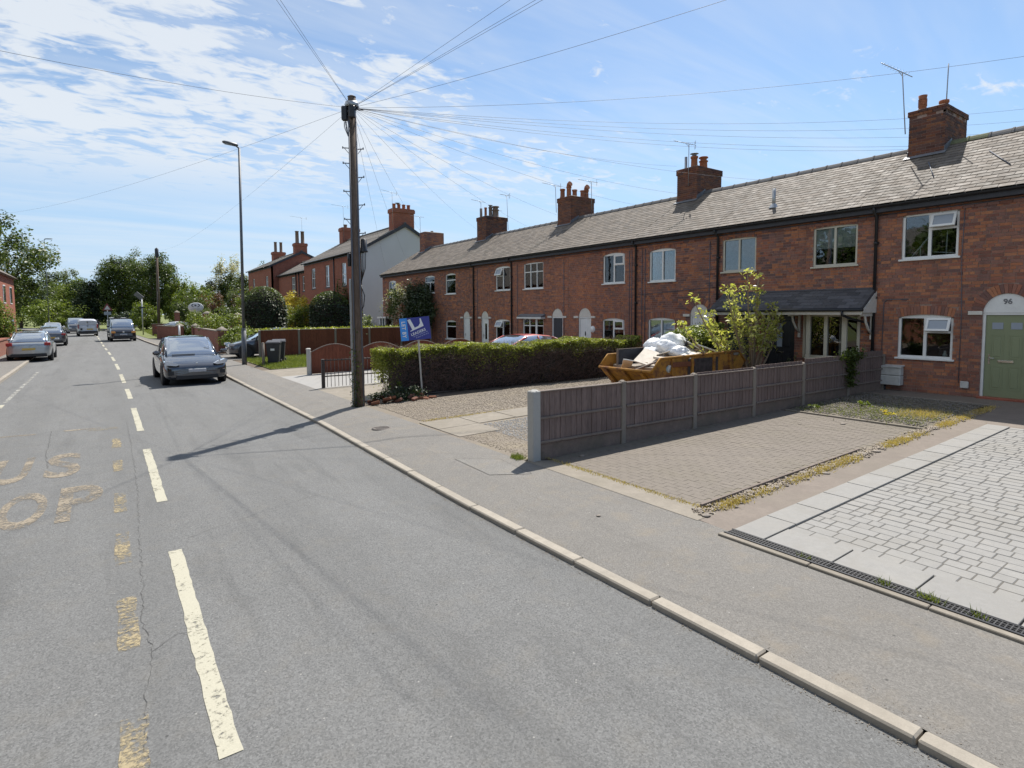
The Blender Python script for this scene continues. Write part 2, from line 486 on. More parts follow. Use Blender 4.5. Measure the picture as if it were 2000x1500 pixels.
M['terracotta'] = stone('terracotta_pot', (0.36, 0.13, 0.065), 0.25, 25, 0.25, objrand=0.25, dirt=(0.16, 0.09, 0.07))
M['buffpot'] = stone('sooty_buff_pot', (0.20, 0.14, 0.11), 0.3, 25, 0.25, objrand=0.2)
M['upvc'] = simple('white_pvc_frame', (0.74, 0.74, 0.73), 0.35, 0, 0.05, 3)
M['cream'] = simple('cream_painted_frame', (0.52, 0.49, 0.41), 0.45, 0, 0.06, 3)
M['whitepaint'] = simple('white_paint', (0.72, 0.72, 0.71), 0.55, 0, 0.07, 4)
M['stonepaint'] = simple('offwhite_painted_stone', (0.60, 0.57, 0.52), 0.75, 0, 0.12, 10)
M['greendoor'] = simple('sage_green_paint', (0.225, 0.255, 0.150), 0.5, 0, 0.04, 2)
M['black'] = simple('black_paint', (0.017, 0.018, 0.022), 0.38, 0, 0.2, 5)
M['gutter'] = simple('black_gutter_plastic', (0.016, 0.017, 0.021), 0.45, 0, 0.2, 5)
M['fascia'] = simple('dark_fascia_board', (0.035, 0.036, 0.045), 0.6, 0, 0.2, 5)
M['navydoor'] = simple('dark_blue_door_paint', (0.035, 0.037, 0.050), 0.45, 0, 0.1, 5)
M['metal'] = simple('galvanised_steel', (0.40, 0.41, 0.42), 0.45, 0.85, 0.12, 12)
M['alu'] = simple('dull_aluminium', (0.33, 0.34, 0.36), 0.45, 0.8)
M['chrome'] = simple('polished_letter_plate', (0.75, 0.74, 0.70), 0.2, 1.0)
M['lamppost'] = simple('weathered_steel_column', (0.12, 0.125, 0.135), 0.5, 0.35, 0.2, 4)
M['cable'] = simple('cable_sheath', (0.10, 0.11, 0.14), 0.6)
M['meter'] = simple('meter_box_grp', (0.52, 0.52, 0.50), 0.6, 0, 0.12, 9)
M['render'] = simple('pale_blue_grey_render', (0.56, 0.56, 0.57), 0.85, 0, 0.03, 0.8)
M['redrail'] = simple('peeling_black_railing', (0.045, 0.035, 0.032), 0.6, 0, 0.6, 30)
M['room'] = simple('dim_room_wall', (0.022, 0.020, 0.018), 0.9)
M['curtain'] = simple('grey_curtain', (0.33, 0.31, 0.27), 0.9, 0, 0.2, 14)
M['blind'] = simple('pale_blind', (0.62, 0.62, 0.60), 0.8, 0, 0.04, 5)
M['redbrickpaint'] = simple('red_tile_step', (0.30, 0.09, 0.055), 0.6, 0, 0.2, 9)

def glass(name, tint=(1, 1, 1), refl=1.0):
    m = MT(name); t = m.n('ShaderNodeBsdfTransparent'); t.inputs[0].default_value = (*tint, 1)
    g = m.n('ShaderNodeBsdfGlossy'); g.inputs['Roughness'].default_value = 0.02; g.inputs[0].default_value = (0.95, 0.97, 1, 1)
    bp = m.n('ShaderNodeBump'); bp.inputs['Strength'].default_value = 0.06; bp.inputs['Distance'].default_value = 0.02
    m.l(m.noise(2.2, 2), bp.inputs['Height']); m.l(bp.outputs[0], g.inputs['Normal'])
    fr = m.n('ShaderNodeFresnel'); fr.inputs[0].default_value = 1.5
    mx = m.n('ShaderNodeMixShader'); m.l(m.math('MULTIPLY', m.math('ADD', fr.outputs[0], 0.05), refl, clamp=True), mx.inputs[0])
    m.l(t.outputs[0], mx.inputs[1]); m.l(g.outputs[0], mx.inputs[2]); m.l(mx.outputs[0], m.out.inputs[0])
    return m.m
M['glass'] = glass('window_glass', (0.80, 0.85, 0.86), 1.0)
M['obscured'] = simple('obscured_glass', (0.30, 0.34, 0.40), 0.25)
def dark_glass(name, c=(0.40, 0.44, 0.48), rough=0.07):
    m = MT(name); m.col(c).set(rough=rough, spec=0.9, coat=1.0, coatr=0.02); m.b.inputs['Metallic'].default_value = 0.8; m.b.inputs['Coat IOR'].default_value = 1.8; return m.m
M['carglass'] = dark_glass('tinted_car_glass')

def carpaint(name, c, metal=0.5, rough=0.32):
    m = MT(name); f = m.noise(260, 2)
    m.col(m.mix(m.mr(f, 0.3, 0.7), tuple(x * 0.9 for x in c), tuple(x * 1.1 for x in c))).set(rough=rough, metal=metal, coat=1.0, coatr=0.03); m.b.inputs['Coat IOR'].default_value = 1.75
    return m.m
M['tesla'] = carpaint('dark_metallic_grey_paint', (0.060, 0.065, 0.078), 0.75, 0.26)
M['navyvan'] = carpaint('black_van_paint', (0.012, 0.014, 0.022), 0.3)
M['whitevan'] = carpaint('white_van_paint', (0.55, 0.56, 0.60), 0.0, 0.4)
M['silver'] = carpaint('silver_paint', (0.36, 0.38, 0.39), 0.6)
M['darkgrey'] = carpaint('graphite_paint', (0.06, 0.063, 0.075), 0.5)
M['redcar'] = carpaint('faded_red_paint', (0.50, 0.045, 0.04), 0.0, 0.4)
M['bluewhite'] = carpaint('white_car_paint', (0.62, 0.63, 0.64), 0.0, 0.4)
M['tyre'] = simple('tyre_rubber', (0.018, 0.018, 0.019), 0.75)
M['rim'] = simple('alloy_rim', (0.30, 0.31, 0.33), 0.3, 0.9)
M['trim'] = simple('black_car_trim', (0.016, 0.016, 0.018), 0.5)
M['headlamp'] = simple('headlamp_lens', (0.70, 0.74, 0.80), 0.08, 0.35, coat=1.0)
M['redlamp'] = simple('tail_lamp', (0.35, 0.02, 0.02), 0.2)
M['amber'] = simple('amber_lamp', (0.75, 0.33, 0.06), 0.25)
M['plate'] = simple('white_number_plate', (0.45, 0.45, 0.47), 0.5, 0, 0.15, 30)
M['yplate'] = simple('yellow_number_plate', (0.60, 0.42, 0.10), 0.5)

def wood(name, base, var=0.3, axis=2, dark=0.5, objr=0.3, rough=0.85):
    m = MT(name); sc = [9, 9, 9]; sc[axis] = 0.9
    f = m.noise(6, 6, 0.65, sc=tuple(sc)); isl = m.island(); w = m.noise(1.6, 4)
    c = m.mix(m.mr(f, 0.3, 0.7), tuple(x * (1 - var) for x in base), tuple(min(1, x * (1 + var)) for x in base))
    c = m.mix(m.math('MULTIPLY', isl, objr), c, tuple(x * 0.45 for x in base))
    c = m.mix(m.mr(w, 0.5, 0.8, 0, dark), c, tuple(x * 0.5 for x in base))
    m.col(c).set(rough=rough, spec=0.25).bump(f, 0.4, 0.004)
    return m.m
M['fence'] = wood('weathered_fence_board', (0.205, 0.152, 0.136))
M['fencered'] = wood('red_stained_fence_board', (0.19, 0.065, 0.038), dark=0.35)
M['fencecap'] = wood('fence_rail', (0.22, 0.18, 0.155), axis=0, dark=0.3)
M['poletimber'] = wood('creosoted_pole_timber', (0.145, 0.105, 0.08), 0.4, dark=0.5, objr=0)
M['whitepost'] = wood('white_sign_stake', (0.55, 0.52, 0.46), 0.2, dark=0.4, objr=0)
M['bark'] = wood('tree_bark', (0.14, 0.10, 0.075), 0.4, objr=0)
M['barkpale'] = wood('pale_shrub_stem', (0.27, 0.20, 0.14), 0.3, objr=0)
M['ply'] = simple('scrap_board_paper', (0.58, 0.52, 0.44), 0.8, 0, 0.15, 6)
M['plaster'] = simple('scrap_plasterboard', (0.70, 0.68, 0.64), 0.8, 0, 0.1, 6)
M['scrapwood'] = simple('scrap_timber', (0.30, 0.22, 0.15), 0.85, 0, 0.3, 6)

def leaf(name, cols, trans=0.35, rough=0.45, big=0.35):
    m = MT(name); isl = m.island(); w = m.noise(0.9, 3)
    k = m.math('ADD', m.math('MULTIPLY', isl, 1 - big), m.math('MULTIPLY', m.mr(w, 0.3, 0.7), big))
    n = len(cols)
    c = m.ramp(k, [(i / (n - 1), cc) for i, cc in enumerate(cols)])
    m.col(c).set(rough=rough, spec=0.35)
    tr = m.n('ShaderNodeBsdfTranslucent'); m.l(m.mix(1.0, c, (1.25, 1.35, 0.6), 'MULTIPLY'), tr.inputs[0])
    mx = m.n('ShaderNodeMixShader'); mx.inputs[0].default_value = trans
    m.l(m.b.outputs[0], mx.inputs[1]); m.l(tr.outputs[0], mx.inputs[2]); m.l(mx.outputs[0], m.out.inputs[0])
    return m.m
M['lf_hedge'] = leaf('privet_leaf', [(0.09, 0.105, 0.03), (0.20, 0.23, 0.045), (0.33, 0.35, 0.07), (0.47, 0.44, 0.14)])
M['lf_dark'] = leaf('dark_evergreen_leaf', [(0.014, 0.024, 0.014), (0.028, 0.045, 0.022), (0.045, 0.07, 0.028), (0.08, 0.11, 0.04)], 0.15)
M['lf_tree'] = leaf('broadleaf_green', [(0.035, 0.052, 0.018), (0.065, 0.09, 0.025), (0.10, 0.135, 0.035), (0.16, 0.185, 0.05)])
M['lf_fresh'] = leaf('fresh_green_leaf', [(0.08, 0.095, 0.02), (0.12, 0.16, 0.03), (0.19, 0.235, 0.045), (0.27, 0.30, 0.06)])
M['lf_shrub'] = leaf('glossy_yellow_green_leaf', [(0.24, 0.24, 0.07), (0.40, 0.40, 0.10), (0.54, 0.53, 0.20), (0.70, 0.62, 0.38)], 0.45, 0.3)
M['lf_grey'] = leaf('grey_green_leaf', [(0.06, 0.08, 0.045), (0.11, 0.135, 0.07), (0.16, 0.185, 0.10), (0.24, 0.26, 0.17)])
M['lf_yellow'] = leaf('golden_leaf', [(0.22, 0.20, 0.03), (0.50, 0.40, 0.05), (0.72, 0.58, 0.09), (0.80, 0.66, 0.15)])
M['lf_red'] = leaf('coppery_leaf', [(0.05, 0.025, 0.02), (0.10, 0.045, 0.035), (0.17, 0.08, 0.06), (0.12, 0.12, 0.04)])
M['lf_blossom'] = leaf('cream_blossom', [(0.25, 0.24, 0.17), (0.42, 0.39, 0.30), (0.55, 0.50, 0.42), (0.10, 0.13, 0.05)])
M['grass'] = leaf('lawn_grass', [(0.10, 0.13, 0.03), (0.19, 0.22, 0.05), (0.29, 0.31, 0.08)], 0.3, 0.6)
M['drygrass'] = leaf('dry_yellow_grass', [(0.28, 0.21, 0.09), (0.46, 0.35, 0.14), (0.60, 0.46, 0.19), (0.26, 0.25, 0.09)], 0.3, 0.7)
M['twig'] = wood('hedge_twig', (0.17, 0.115, 0.095), 0.4, objr=0.5)
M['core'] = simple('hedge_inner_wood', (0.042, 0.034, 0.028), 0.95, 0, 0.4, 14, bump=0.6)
M['lawn'] = stone('lawn_ground', (0.15, 0.17, 0.05), 0.35, 20, 0.6, dirt=(0.13, 0.15, 0.05))

def leafmesh(name, P, size, mat, parent=None, aspect=0.55, upb=0.5, jit=0.35, outward=None):
    """one mesh of n separate rhombic leaves at points P (n,3)"""
    n = len(P)
    nrm = rng.normal(size=(n, 3)); nrm[:, 2] = np.abs(nrm[:, 2]) * (1 + upb) + upb * 0.5
    if outward is not None: nrm += outward * 1.2
    nrm /= np.linalg.norm(nrm, axis=1)[:, None]
    t = rng.normal(size=(n, 3)); t -= (t * nrm).sum(1)[:, None] * nrm; t /= np.linalg.norm(t, axis=1)[:, None]
    b = np.cross(nrm, t)
    s = size * (1 + rng.uniform(-jit, jit, n))[:, None]
    V = np.stack([P - t * s * .5, P + b * s * aspect * .5 + nrm * s * .08, P + t * s * .5 - nrm * s * .1, P - b * s * aspect * .5 + nrm * s * .08], 1).reshape(-1, 3)
    me = bpy.data.meshes.new(name)
    me.vertices.add(4 * n); me.vertices.foreach_set('co', V.astype(np.float32).ravel())
    me.loops.add(4 * n); me.loops.foreach_set('vertex_index', np.arange(4 * n, dtype=np.int32))
    me.polygons.add(n); me.polygons.foreach_set('loop_start', np.arange(0, 4 * n, 4, dtype=np.int32))
    me.polygons.foreach_set('loop_total', np.full(n, 4, dtype=np.int32))
    me.materials.append(mat); me.update(); me.validate()
    return link(name, me, parent)

def blob_points(n, c, r, clumps=40, cs=0.28, shell=0.6, flat=0.0, keep=None):
    """leaf points in clumps through an ellipsoidal crown with an uneven outline"""
    c = np.array(c, float); r = np.array(r, float)
    d = rng.normal(size=(clumps, 3)); d /= np.linalg.norm(d, axis=1)[:, None]
    rad = shell + (1 - shell) * rng.uniform(0, 1, clumps); rad *= rng.uniform(0.78, 1.08, clumps)
    C = d * rad[:, None]
    C[:, 2] = np.where(C[:, 2] < -0.6, -0.6, C[:, 2])
    w = rng.uniform(0.5, 1.6, clumps); w /= w.sum()
    idx = rng.choice(clumps, n, p=w)
    q = rng.normal(size=(n, 3)); q /= np.linalg.norm(q, axis=1)[:, None]; q *= (rng.uniform(0, 1, n) ** 0.45)[:, None]
    csz = (cs * rng.uniform(0.6, 1.4, clumps))[idx][:, None]
    P = C[idx] + q * csz
    out = q.copy()
    return c + P * r, out

def limb(mb, p0, p1, r0, r1, bend=0.1, k=5, n=7):
    p0 = Vector(p0); p1 = Vector(p1); L = (p1 - p0).length
    off = Vector((random.uniform(-1, 1), random.uniform(-1, 1), random.uniform(-.3, .3))) * L * bend
    pts = []; rr = []
    for i in range(k + 1):
        t = i / k; pts.append(p0.lerp(p1, t) + off * math.sin(math.pi * t)); rr.append(r0 + (r1 - r0) * t)
    mb.ring(pts, rr, n)

def tree(name, label, x, y, h, r, mat, n=9000, ls=0.3, trunk=0.3, z0=0.1, clumps=60, cz=0.62, rz=0.42, cs=0.3, cat='tree', group=None, bark='bark', shell=0.6, extra=None):
    o = thing(name, label, cat, (x, y, z0), 0, group)
    mb = MB(); limb(mb, (0, 0, -0.1), (0, 0, h * 0.55), trunk, trunk * 0.55, 0.04, 6, 9)
    for i in range(7):
        a = 2 * math.pi * i / 7 + random.uniform(-.3, .3); q = random.uniform(0.4, 0.8)
        limb(mb, (0, 0, h * random.uniform(0.25, 0.5)), (math.cos(a) * r * q, math.sin(a) * r * q, h * random.uniform(0.6, 0.85)), trunk * 0.42, 0.03, 0.12)
    mb.build('trunk', M[bark], o)
    P, out = blob_points(n, (0, 0, h * cz), (r, r, h * rz), clumps, cs, shell)
    leafmesh('crown', P, ls, M[mat], o, outward=out)
    return o

# ------------------------------------------------------------------ ground heights
def gz(x): return .1 + max(0.0, x - 5.4) * .0165
def xr(y):   # inner edge of the right kerb
    return float(np.interp(y, [-20, 6, 12, 20, 36, 45, 50, 58, 66, 80, 95, 110, 130, 160], [3.43, 3.46, 3.66, 3.70, 3.72, 3.62, 3.3, 3.02, 2.85, 2.6, 1.5, -1.0, -7, -22]))
def xc(y):   # centre line
    return float(np.interp(y, [-20, 3, 10, 20, 30, 36, 42, 52, 62, 78, 95, 110, 130, 160], [.40, .46, .55, .60, .56, .50, .39, .16, -.02, -.33, -1.3, -3.6, -9.6, -25]))
def xl(y):   # left kerb
    return float(np.interp(y, [-20, 30, 45, 61, 78, 95, 110, 130, 160], [-2.85, -2.9, -3.0, -3.3, -3.6, -4.4, -6.6, -12.6, -28]))
# ------------------------------------------------------------------ ground, road, footway
def kt(y): return float(np.interp(y, [-20, 19, 27, 200], [.048, .048, .105, .105]))
def struct(o, name=None): o['kind'] = 'structure'; return o
gm = MB(); gm.add([(-1500, -600, -.2), (1500, -600, -.2), (1500, 2500, -.2), (-1500, 2500, -.2)], [(0, 1, 2, 3)])
struct(gm.build('ground', M['lawn']))
def strip(name, fa, fb, y0, y1, za, zb, mat, step=1.0, parent=None):
    m = MB(); n = int((y1 - y0) / step); r = []
    for i in range(n + 1):
        y = y0 + (y1 - y0) * i / n
        r.append([(fa(y), y, za(y) if callable(za) else za), (fb(y), y, zb(y) if callable(zb) else zb)])
    for a, b in zip(r[:-1], r[1:]):
        m.add([a[0], a[1], b[1], b[0]], [(0, 1, 2, 3)])
    return m.build(name, mat, parent)
struct(strip('road', lambda y: xl(y) - .05, lambda y: xr(y) + .03, -20, 160, 0, 0, M['asphalt']))
struct(strip('footway', lambda y: xr(y) + .12, lambda y: xr(y) + .75, -20, 130, lambda y: kt(y) - .005, .098, M['pave']))
struct(strip('footway', lambda y: xr(y) + .75, lambda y: 5.12 + max(0, y - 40) * .012 if y < 62 else xr(y) + 2.2, -20, 130, .098, .1, M['pave']))
struct(strip('footway', lambda y: xl(y) - 1.7, lambda y: xl(y) - .12, -20, 130, .1, .1, M['pave']))
# kerb stones one by one (0.915 m units), near ones real pieces of the kerb
def kerb(fx, side, y0, y1, name_label, drop=False):
    root = thing('kerb', None, None); root['kind'] = 'structure'
    um = MB(); um.bbox(-.0625, .0625, -.452, .452, -.13, 0, .012); ume = um.mesh('kerb_stone', M['kerb'])
    y = y0; k = 0
    far = MB()
    while y < y1:
        x = fx(y + .45) + side * .0625; a = math.atan2(-(fx(y + .915) - fx(y)), .915)
        if k < 290:
            o = link('kerb_stone', ume, root, (x, y + .457, (kt(y) if drop else .105) + random.uniform(-.003, .003)))
            o.rotation_euler = (random.uniform(-.004, .004), random.uniform(-.012, .012), a + random.uniform(-.004, .004))
        y += .915; k += 1
    return root
kerb(xr, 1, -6.2, 100, '', True)
kerb(xl, -1, -6.2, 100, '')
# far ground to the sides of the road (gardens, verge)
struct(strip('front_garden_ground', lambda y: 5.1, lambda y: 17.2, -20, 62, lambda y: gz(5.1) - .025, lambda y: gz(17.2) - .025, M['soil']))
def sheet(name, x0, x1, y0, y1, mat, dz=0.0, n=1, kind='structure', taper=None):
    m = MB(); m.add([(x0, y0, gz(x0) + dz), (x1, y0, gz(x1) + dz), (x1, y1, gz(x1) + dz), (x0, y1, gz(x0) + dz)], [(0, 1, 2, 3)])
    o = m.build(name, mat); o['kind'] = kind; return o
def poly(name, pts, mat, dz=0.0):
    m = MB(); m.add([(x, y, gz(x) + dz) for x, y in pts], [tuple(range(len(pts)))]); o = m.build(name, mat); o['kind'] = 'structure'; return o
# concrete path beside the drive and in front of the house
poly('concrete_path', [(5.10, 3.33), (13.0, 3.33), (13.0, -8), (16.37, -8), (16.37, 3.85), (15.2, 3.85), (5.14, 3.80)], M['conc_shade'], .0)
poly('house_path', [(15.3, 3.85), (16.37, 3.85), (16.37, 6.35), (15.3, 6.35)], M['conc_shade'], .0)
# pale paved drive: joint bed, drain, border slabs, setts
poly('drive', [(5.0, -8), (13.0, -8), (13.0, 3.31), (5.0, 3.31)], M['paverjoint'], .0)
droot = thing('paved_drive', None, None); droot['kind'] = 'structure'
def pavers(root, items, mat, name='paver', limit=300, th=.03, bev=.007):
    """items: (x0,x1,y0,y1,dz)"""
    items.sort(key=lambda t: ((t[0] + t[1]) / 2) ** 2 + ((t[2] + t[3]) / 2) ** 2)
    um = MB(); um.bbox(-.5, .5, -.5, .5, -1, 0, .001)
    cache = {}; rest = MB(); cnt = 0
    for (x0, x1, y0, y1, dz) in items:
        w, l = round(x1 - x0, 3), round(y1 - y0, 3); cx, cy = (x0 + x1) / 2, (y0 + y1) / 2; z = gz(cx) + dz - (.012 if name == 'paver' else 0)
        if cnt < limit:
            if (w, l) not in cache:
                q = MB(); q.bbox(-w / 2, w / 2, -l / 2, l / 2, -th, 0, bev * .7); cache[(w, l)] = q.mesh(name, mat)
            o = link(name, cache[(w, l)], root, (cx, cy, z)); cnt += 1
            o.rotation_euler = (random.uniform(-.006, .006), random.uniform(-.006, .006) - .0165, 0)
        else:
            rest.bbox(x0, x1, y0, y1, z - th, z + random.uniform(-.001, .0015), bev)
    if rest.v:
        o = rest.build(name + '_field', mat, root); o['kind'] = 'stuff'
it = []
x = 5.585; k = 0
while x < 12.95:
    w = random.choice([.155, .165, .15]); y = 2.99; first = True
    while y > -6.0:
        l = random.choice([.12, .17, .17, .24, .24, .14]) if not first else random.choice([.08, .12, .17, .21, .24]); first = False
        it.append((x, x + w - .006, y - l + .006, min(y, 2.99), .022 + random.uniform(-.002, .002)))
        y -= l
    x += w; k += 1
pavers(droot, it, M['paver'])
sl = []
y = 2.98
while y > -6: sl.append((5.15, 5.57, y - .62, y, .026)); y -= .635
x = 5.15
while x < 12.9: sl.append((x, min(x + .60, 12.98), 3.0, 3.32, .026)); x += .612
pavers(droot, sl, M['paver'], 'border_slab', 60, .04, .005)
# drainage channel with slotted grate
dr = thing('drain_channel', 'long black slotted drainage grate between the footway and the pale paved drive', 'drain', (5.08, 0, gz(5.08)))
m = MB(); m.box(-.085, -.062, -6, 3.33, -.05, .028); m.box(.055, .068, -6, 3.33, -.05, .026); m.box(-.07, .06, -6, 3.33, -.05, -.02); m.build('channel', M['black'], dr)
for s in range(8):
    g = MB(); ya = 3.32 - s * 1.0
    yy = ya
    g.box(-.062, -.05, ya - .99, ya, .0, .024); g.box(.043, .055, ya - .99, ya, .0, .024)
    for q in (-.022, .005, .02): g.box(q, q + .007, ya - .99, ya, .0, .021)
    while yy > ya - .98: g.box(-.06, .05, yy - .008, yy, .0, .022); yy -= .03
    g.build('grate', M['trim'], dr)
m = MB(); y = 3.36
while y > -6: m.bbox(4.925, 4.992, y - .9, y - .008, .0, .122, .006); y -= .9
o = m.build('edging_strip', M['conc'], None); tag(o, 'narrow pale concrete edging strip along the drain grate', 'edging')
# brown brick drive with timber edging
poly('brick_drive_bed', [(5.47, 3.96), (11.72, 3.82), (11.72, 6.48), (5.47, 6.70)], M['bjoint'], .0)
broot = thing('brick_drive', None, None); broot['kind'] = 'structure'
it = []; x = 5.5; k = 0
while x < 11.6:
    y = 6.5 - (.1 if k % 2 else 0)
    while y > 3.98 + .1:
        y0 = max(y - .2, 3.98)
        it.append((x, x + .1000, y0 + .001, y - .001, .004 + random.uniform(-.0008, .0008)))
        y -= .202
    x += .1015; k += 1
pavers(broot, it, M['bpaver'], 'paving_brick', 300, .02, .0018)
poly('concrete_crossover', [(5.10, 3.72), (5.47, 3.72), (5.49, 6.55), (5.10, 6.80)], M['conc'], .004)
e1 = MB(); e1.prism([(5.48, gz(5.48) - .03), (9.4, gz(9.4) - .03), (9.4, gz(9.4) + .04), (5.48, gz(5.48) + .04)], 1, 3.935, 3.965)
o = e1.build('timber_edging', M['fencecap']); tag(o, 'thin weathered timber edging along the brown brick drive', 'edging')
# planting bed by the fence and its kerbs
bedm = MB(); nx, ny = 26, 20
for i in range(nx + 1):
    for j in range(ny + 1):
        X = 11.8 + 3.45 * i / nx; Y = 3.9 + 2.5 * j / ny
        bedm.v.append((X, Y, gz(X) + .012 + .025 * random.random()))
for i in range(nx):
    for j in range(ny):
        a = i * (ny + 1) + j; bedm.f.append((a, a + ny + 1, a + ny + 2, a + 1)); bedm.mi.append(0); bedm.sm.append(True)
struct(bedm.build('planting_bed', M['gravelbed']))
for i, (xx, ya, yb) in enumerate(((11.74, 3.9, 6.4), (15.25, 3.85, 6.35))):
    m = MB(); y = ya
    while y < yb - .1: m.bbox(xx - .025, xx + .025, y, min(y + .9, yb), gz(xx) - .05, gz(xx) + .035, .005); y += .908
    tag(m.build('concrete_edging', M['conc']), 'low concrete edging ' + ('between the brown brick drive and the planting bed' if i == 0 else 'between the planting bed and the house path'), 'edging')
# neighbour's gravel drive with concrete slabs
poly('gravel_drive', [(5.10, 6.85), (16.3, 6.5), (16.3, 13.0), (5.10, 13.2)], M['gravelbed'], .0)
gs = thing('slab_path', None, None); gs['kind'] = 'structure'
pavers(gs, [(5.16 + i * .92, 5.16 + i * .92 + .90, 9.62 + i * .0, 10.42, .02) for i in range(9)] + [(5.16 + i * .92, 5.16 + .90 + i * .92, 8.82, 9.60, .018) for i in range(1)], M['conc'], 'slab', 60, .05, .008)
# pale forecourts further along
poly('sandy_forecourt', [(5.12, 14.0), (16.3, 13.6), (16.3, 17.1), (5.12, 17.1)], M['conc'], .0)
poly('concrete_forecourt', [(5.12, 17.1), (16.3, 17.1), (16.3, 21.2), (5.12, 21.2)], M['slabpale'], .0)
poly('shared_forecourt', [(5.12, 21.2), (16.3, 21.2), (16.3, 24.0), (5.12, 24.0)], M['conc'], .0)
poly('front_lawn', [(5.5, 24.2), (16.3, 23.4), (16.3, 30.3), (5.5, 30.3)], M['lawn'], .01)
poly('dark_drive', [(5.12, 30.4), (16.3, 30.4), (16.3, 35.5), (5.12, 35.5)], M['pave'], .0)

M['bedstone'] = stone('mixed_bed_stone', (0.20, 0.18, 0.155), 0.35, 40, 0.3, objrand=0.42)
M['bedsoil'] = stone('bed_soil', (0.135, 0.115, 0.085), 0.4, 20, 0.7, dirt=(0.12, 0.125, 0.06))
bpy.data.objects['planting_bed'].data.materials[0] = M['bedsoil']
def pebbles(name, n, area, size, mat, dz=0.0, kind='stuff', sub=None):
    """thousands of small angular stones as one mesh"""
    V = []; F = []
    base = np.array([(1, 0, 0), (-.6, .8, 0), (-.5, -.8, .1), (0, 0, .75), (.3, .1, -.5)])
    fc = np.array([(0, 1, 3), (1, 2, 3), (2, 0, 3), (1, 0, 4), (2, 1, 4), (0, 2, 4)])
    p = area(n); n = len(p)
    s = size * rng.uniform(.5, 1.4, n)
    a = rng.uniform(0, 2 * math.pi, n)
    bx = base[None, :, :] * (s[:, None, None]) * rng.uniform(.7, 1.3, (n, 5, 3))
    ca, sa = np.cos(a)[:, None], np.sin(a)[:, None]
    X = bx[:, :, 0] * ca - bx[:, :, 1] * sa + p[:, 0:1]; Y = bx[:, :, 0] * sa + bx[:, :, 1] * ca + p[:, 1:2]
    Z = bx[:, :, 2] + p[:, 2:3]
    V = np.stack([X, Y, Z], 2).reshape(-1, 3)
    F = (fc[None] + (np.arange(n) * 5)[:, None, None]).reshape(-1)
    me = bpy.data.meshes.new(name); me.vertices.add(len(V)); me.vertices.foreach_set('co', V.astype(np.float32).ravel())
    me.loops.add(len(F)); me.loops.foreach_set('vertex_index', F.astype(np.int32)); k = len(F) // 3
    me.polygons.add(k); me.polygons.foreach_set('loop_start', np.arange(0, 3 * k, 3, dtype=np.int32)); me.polygons.foreach_set('loop_total', np.full(k, 3, dtype=np.int32))
    me.materials.append(mat); me.update()
    o = link(name, me); o['kind'] = kind; return o
GZ = np.vectorize(gz)
def rect(x0, x1, y0, y1, dz=.004):
    def f(n):
        x = rng.uniform(x0, x1, n); y = rng.uniform(y0, y1, n)
        return np.stack([x, y, GZ(x) + dz], 1)
    return f
def gravel_area(n):
    x = 5.3 + (16.0 - 5.3) * rng.uniform(0, 1, n) ** 1.35; y = rng.uniform(10.45, 13.1, n)
    return np.stack([x, y, GZ(x) + .004], 1)
pebbles('gravel', 16000, gravel_area, .018, M['gravel'])
pebbles('gravel', 9000, rect(5.9, 9.5, 6.95, 9.5), .017, M['gravelgrey'])
pebbles('gravel', 2500, rect(5.2, 6.4, 6.95, 9.0), .012, M['gravel'])
pebbles('gravel', 5000, rect(9.5, 16, 6.8, 10.4), .018, M['gravel'])
pebbles('gravel', 4500, rect(11.85, 15.2, 3.95, 6.35, .03), .020, M['bedstone'])
def edge_strip(n):
    x = rng.uniform(5.25, 14.5, n); y = 3.84 + rng.normal(0, .055, n)
    return np.stack([x, y, GZ(x) + .012], 1)
pebbles('gravel', 3000, edge_strip, .02, M['gravel'])
def kerb_grit(n):
    y = rng.uniform(-4, 34, n); x = np.array([xr(v) for v in y]) - np.abs(rng.normal(0, .035, n)) - .01
    return np.stack([x, y, np.full(n, .002)], 1)
pebbles('kerb_grit', 6000, kerb_grit, .0045, M['gravel'])
def foot_grit(n):
    y = rng.uniform(-4, 30, n); d = .13 + np.abs(rng.normal(0, .09, n)); x = np.array([xr(v) for v in y]) + d; k0 = np.array([kt(v) for v in y])
    return np.stack([x, y, k0 - .004 + (.103 - k0) * np.clip((d - .12) / .63, 0, 1)], 1)
pebbles('footway_grit', 2500, foot_grit, .0035, M['gravel'])
# loose stones one can tell apart, on the strip beside the path
um = MB(); um.lathe([(0, .0), (.55, .05), (.9, .3), (.8, .62), (.35, .85), (0, .9)], n=6); stone_me = um.mesh('rubble_stone', M['rubble'])
for v in stone_me.vertices: v.co += Vector((random.uniform(-.12, .12), random.uniform(-.12, .12), random.uniform(-.05, .05)))
for i in range(46):
    t = random.random(); X = 5.3 + 9.2 * t; s = random.uniform(.025, .06)
    o = link('edge_stone', stone_me, None, (X, 3.83 + random.gauss(0, .06), gz(X) + .0)); o.scale = (s * random.uniform(.8, 1.4), s, s * random.uniform(.5, .8)); o.rotation_euler = (0, 0, random.uniform(0, 6))
    tag(o, 'loose stone lying in the mossy strip beside the concrete path', 'stone', 'loose stones along the mossy strip')
for (X, Y, s, lab) in ((5.28, 3.74, .06, 'bluish grey stone at the street corner of the brown brick drive'), (11.2, 5.0, .06, 'dark stone lying near the back of the brown brick drive'), (5.95, 6.45, .05, 'grey lump of rubble beside the pale end post of the fence'), (10.6, 5.5, .035, 'small pale stone on the brown brick drive'), (4.35, 4.45, .03, 'dark scrap of leaf litter on the footway')):
    o = link('loose_stone', stone_me, None, (X, Y, gz(X) + (.0 if X > 5 else .0))); o.scale = (s, s * .8, s * .6); tag(o, lab, 'stone')
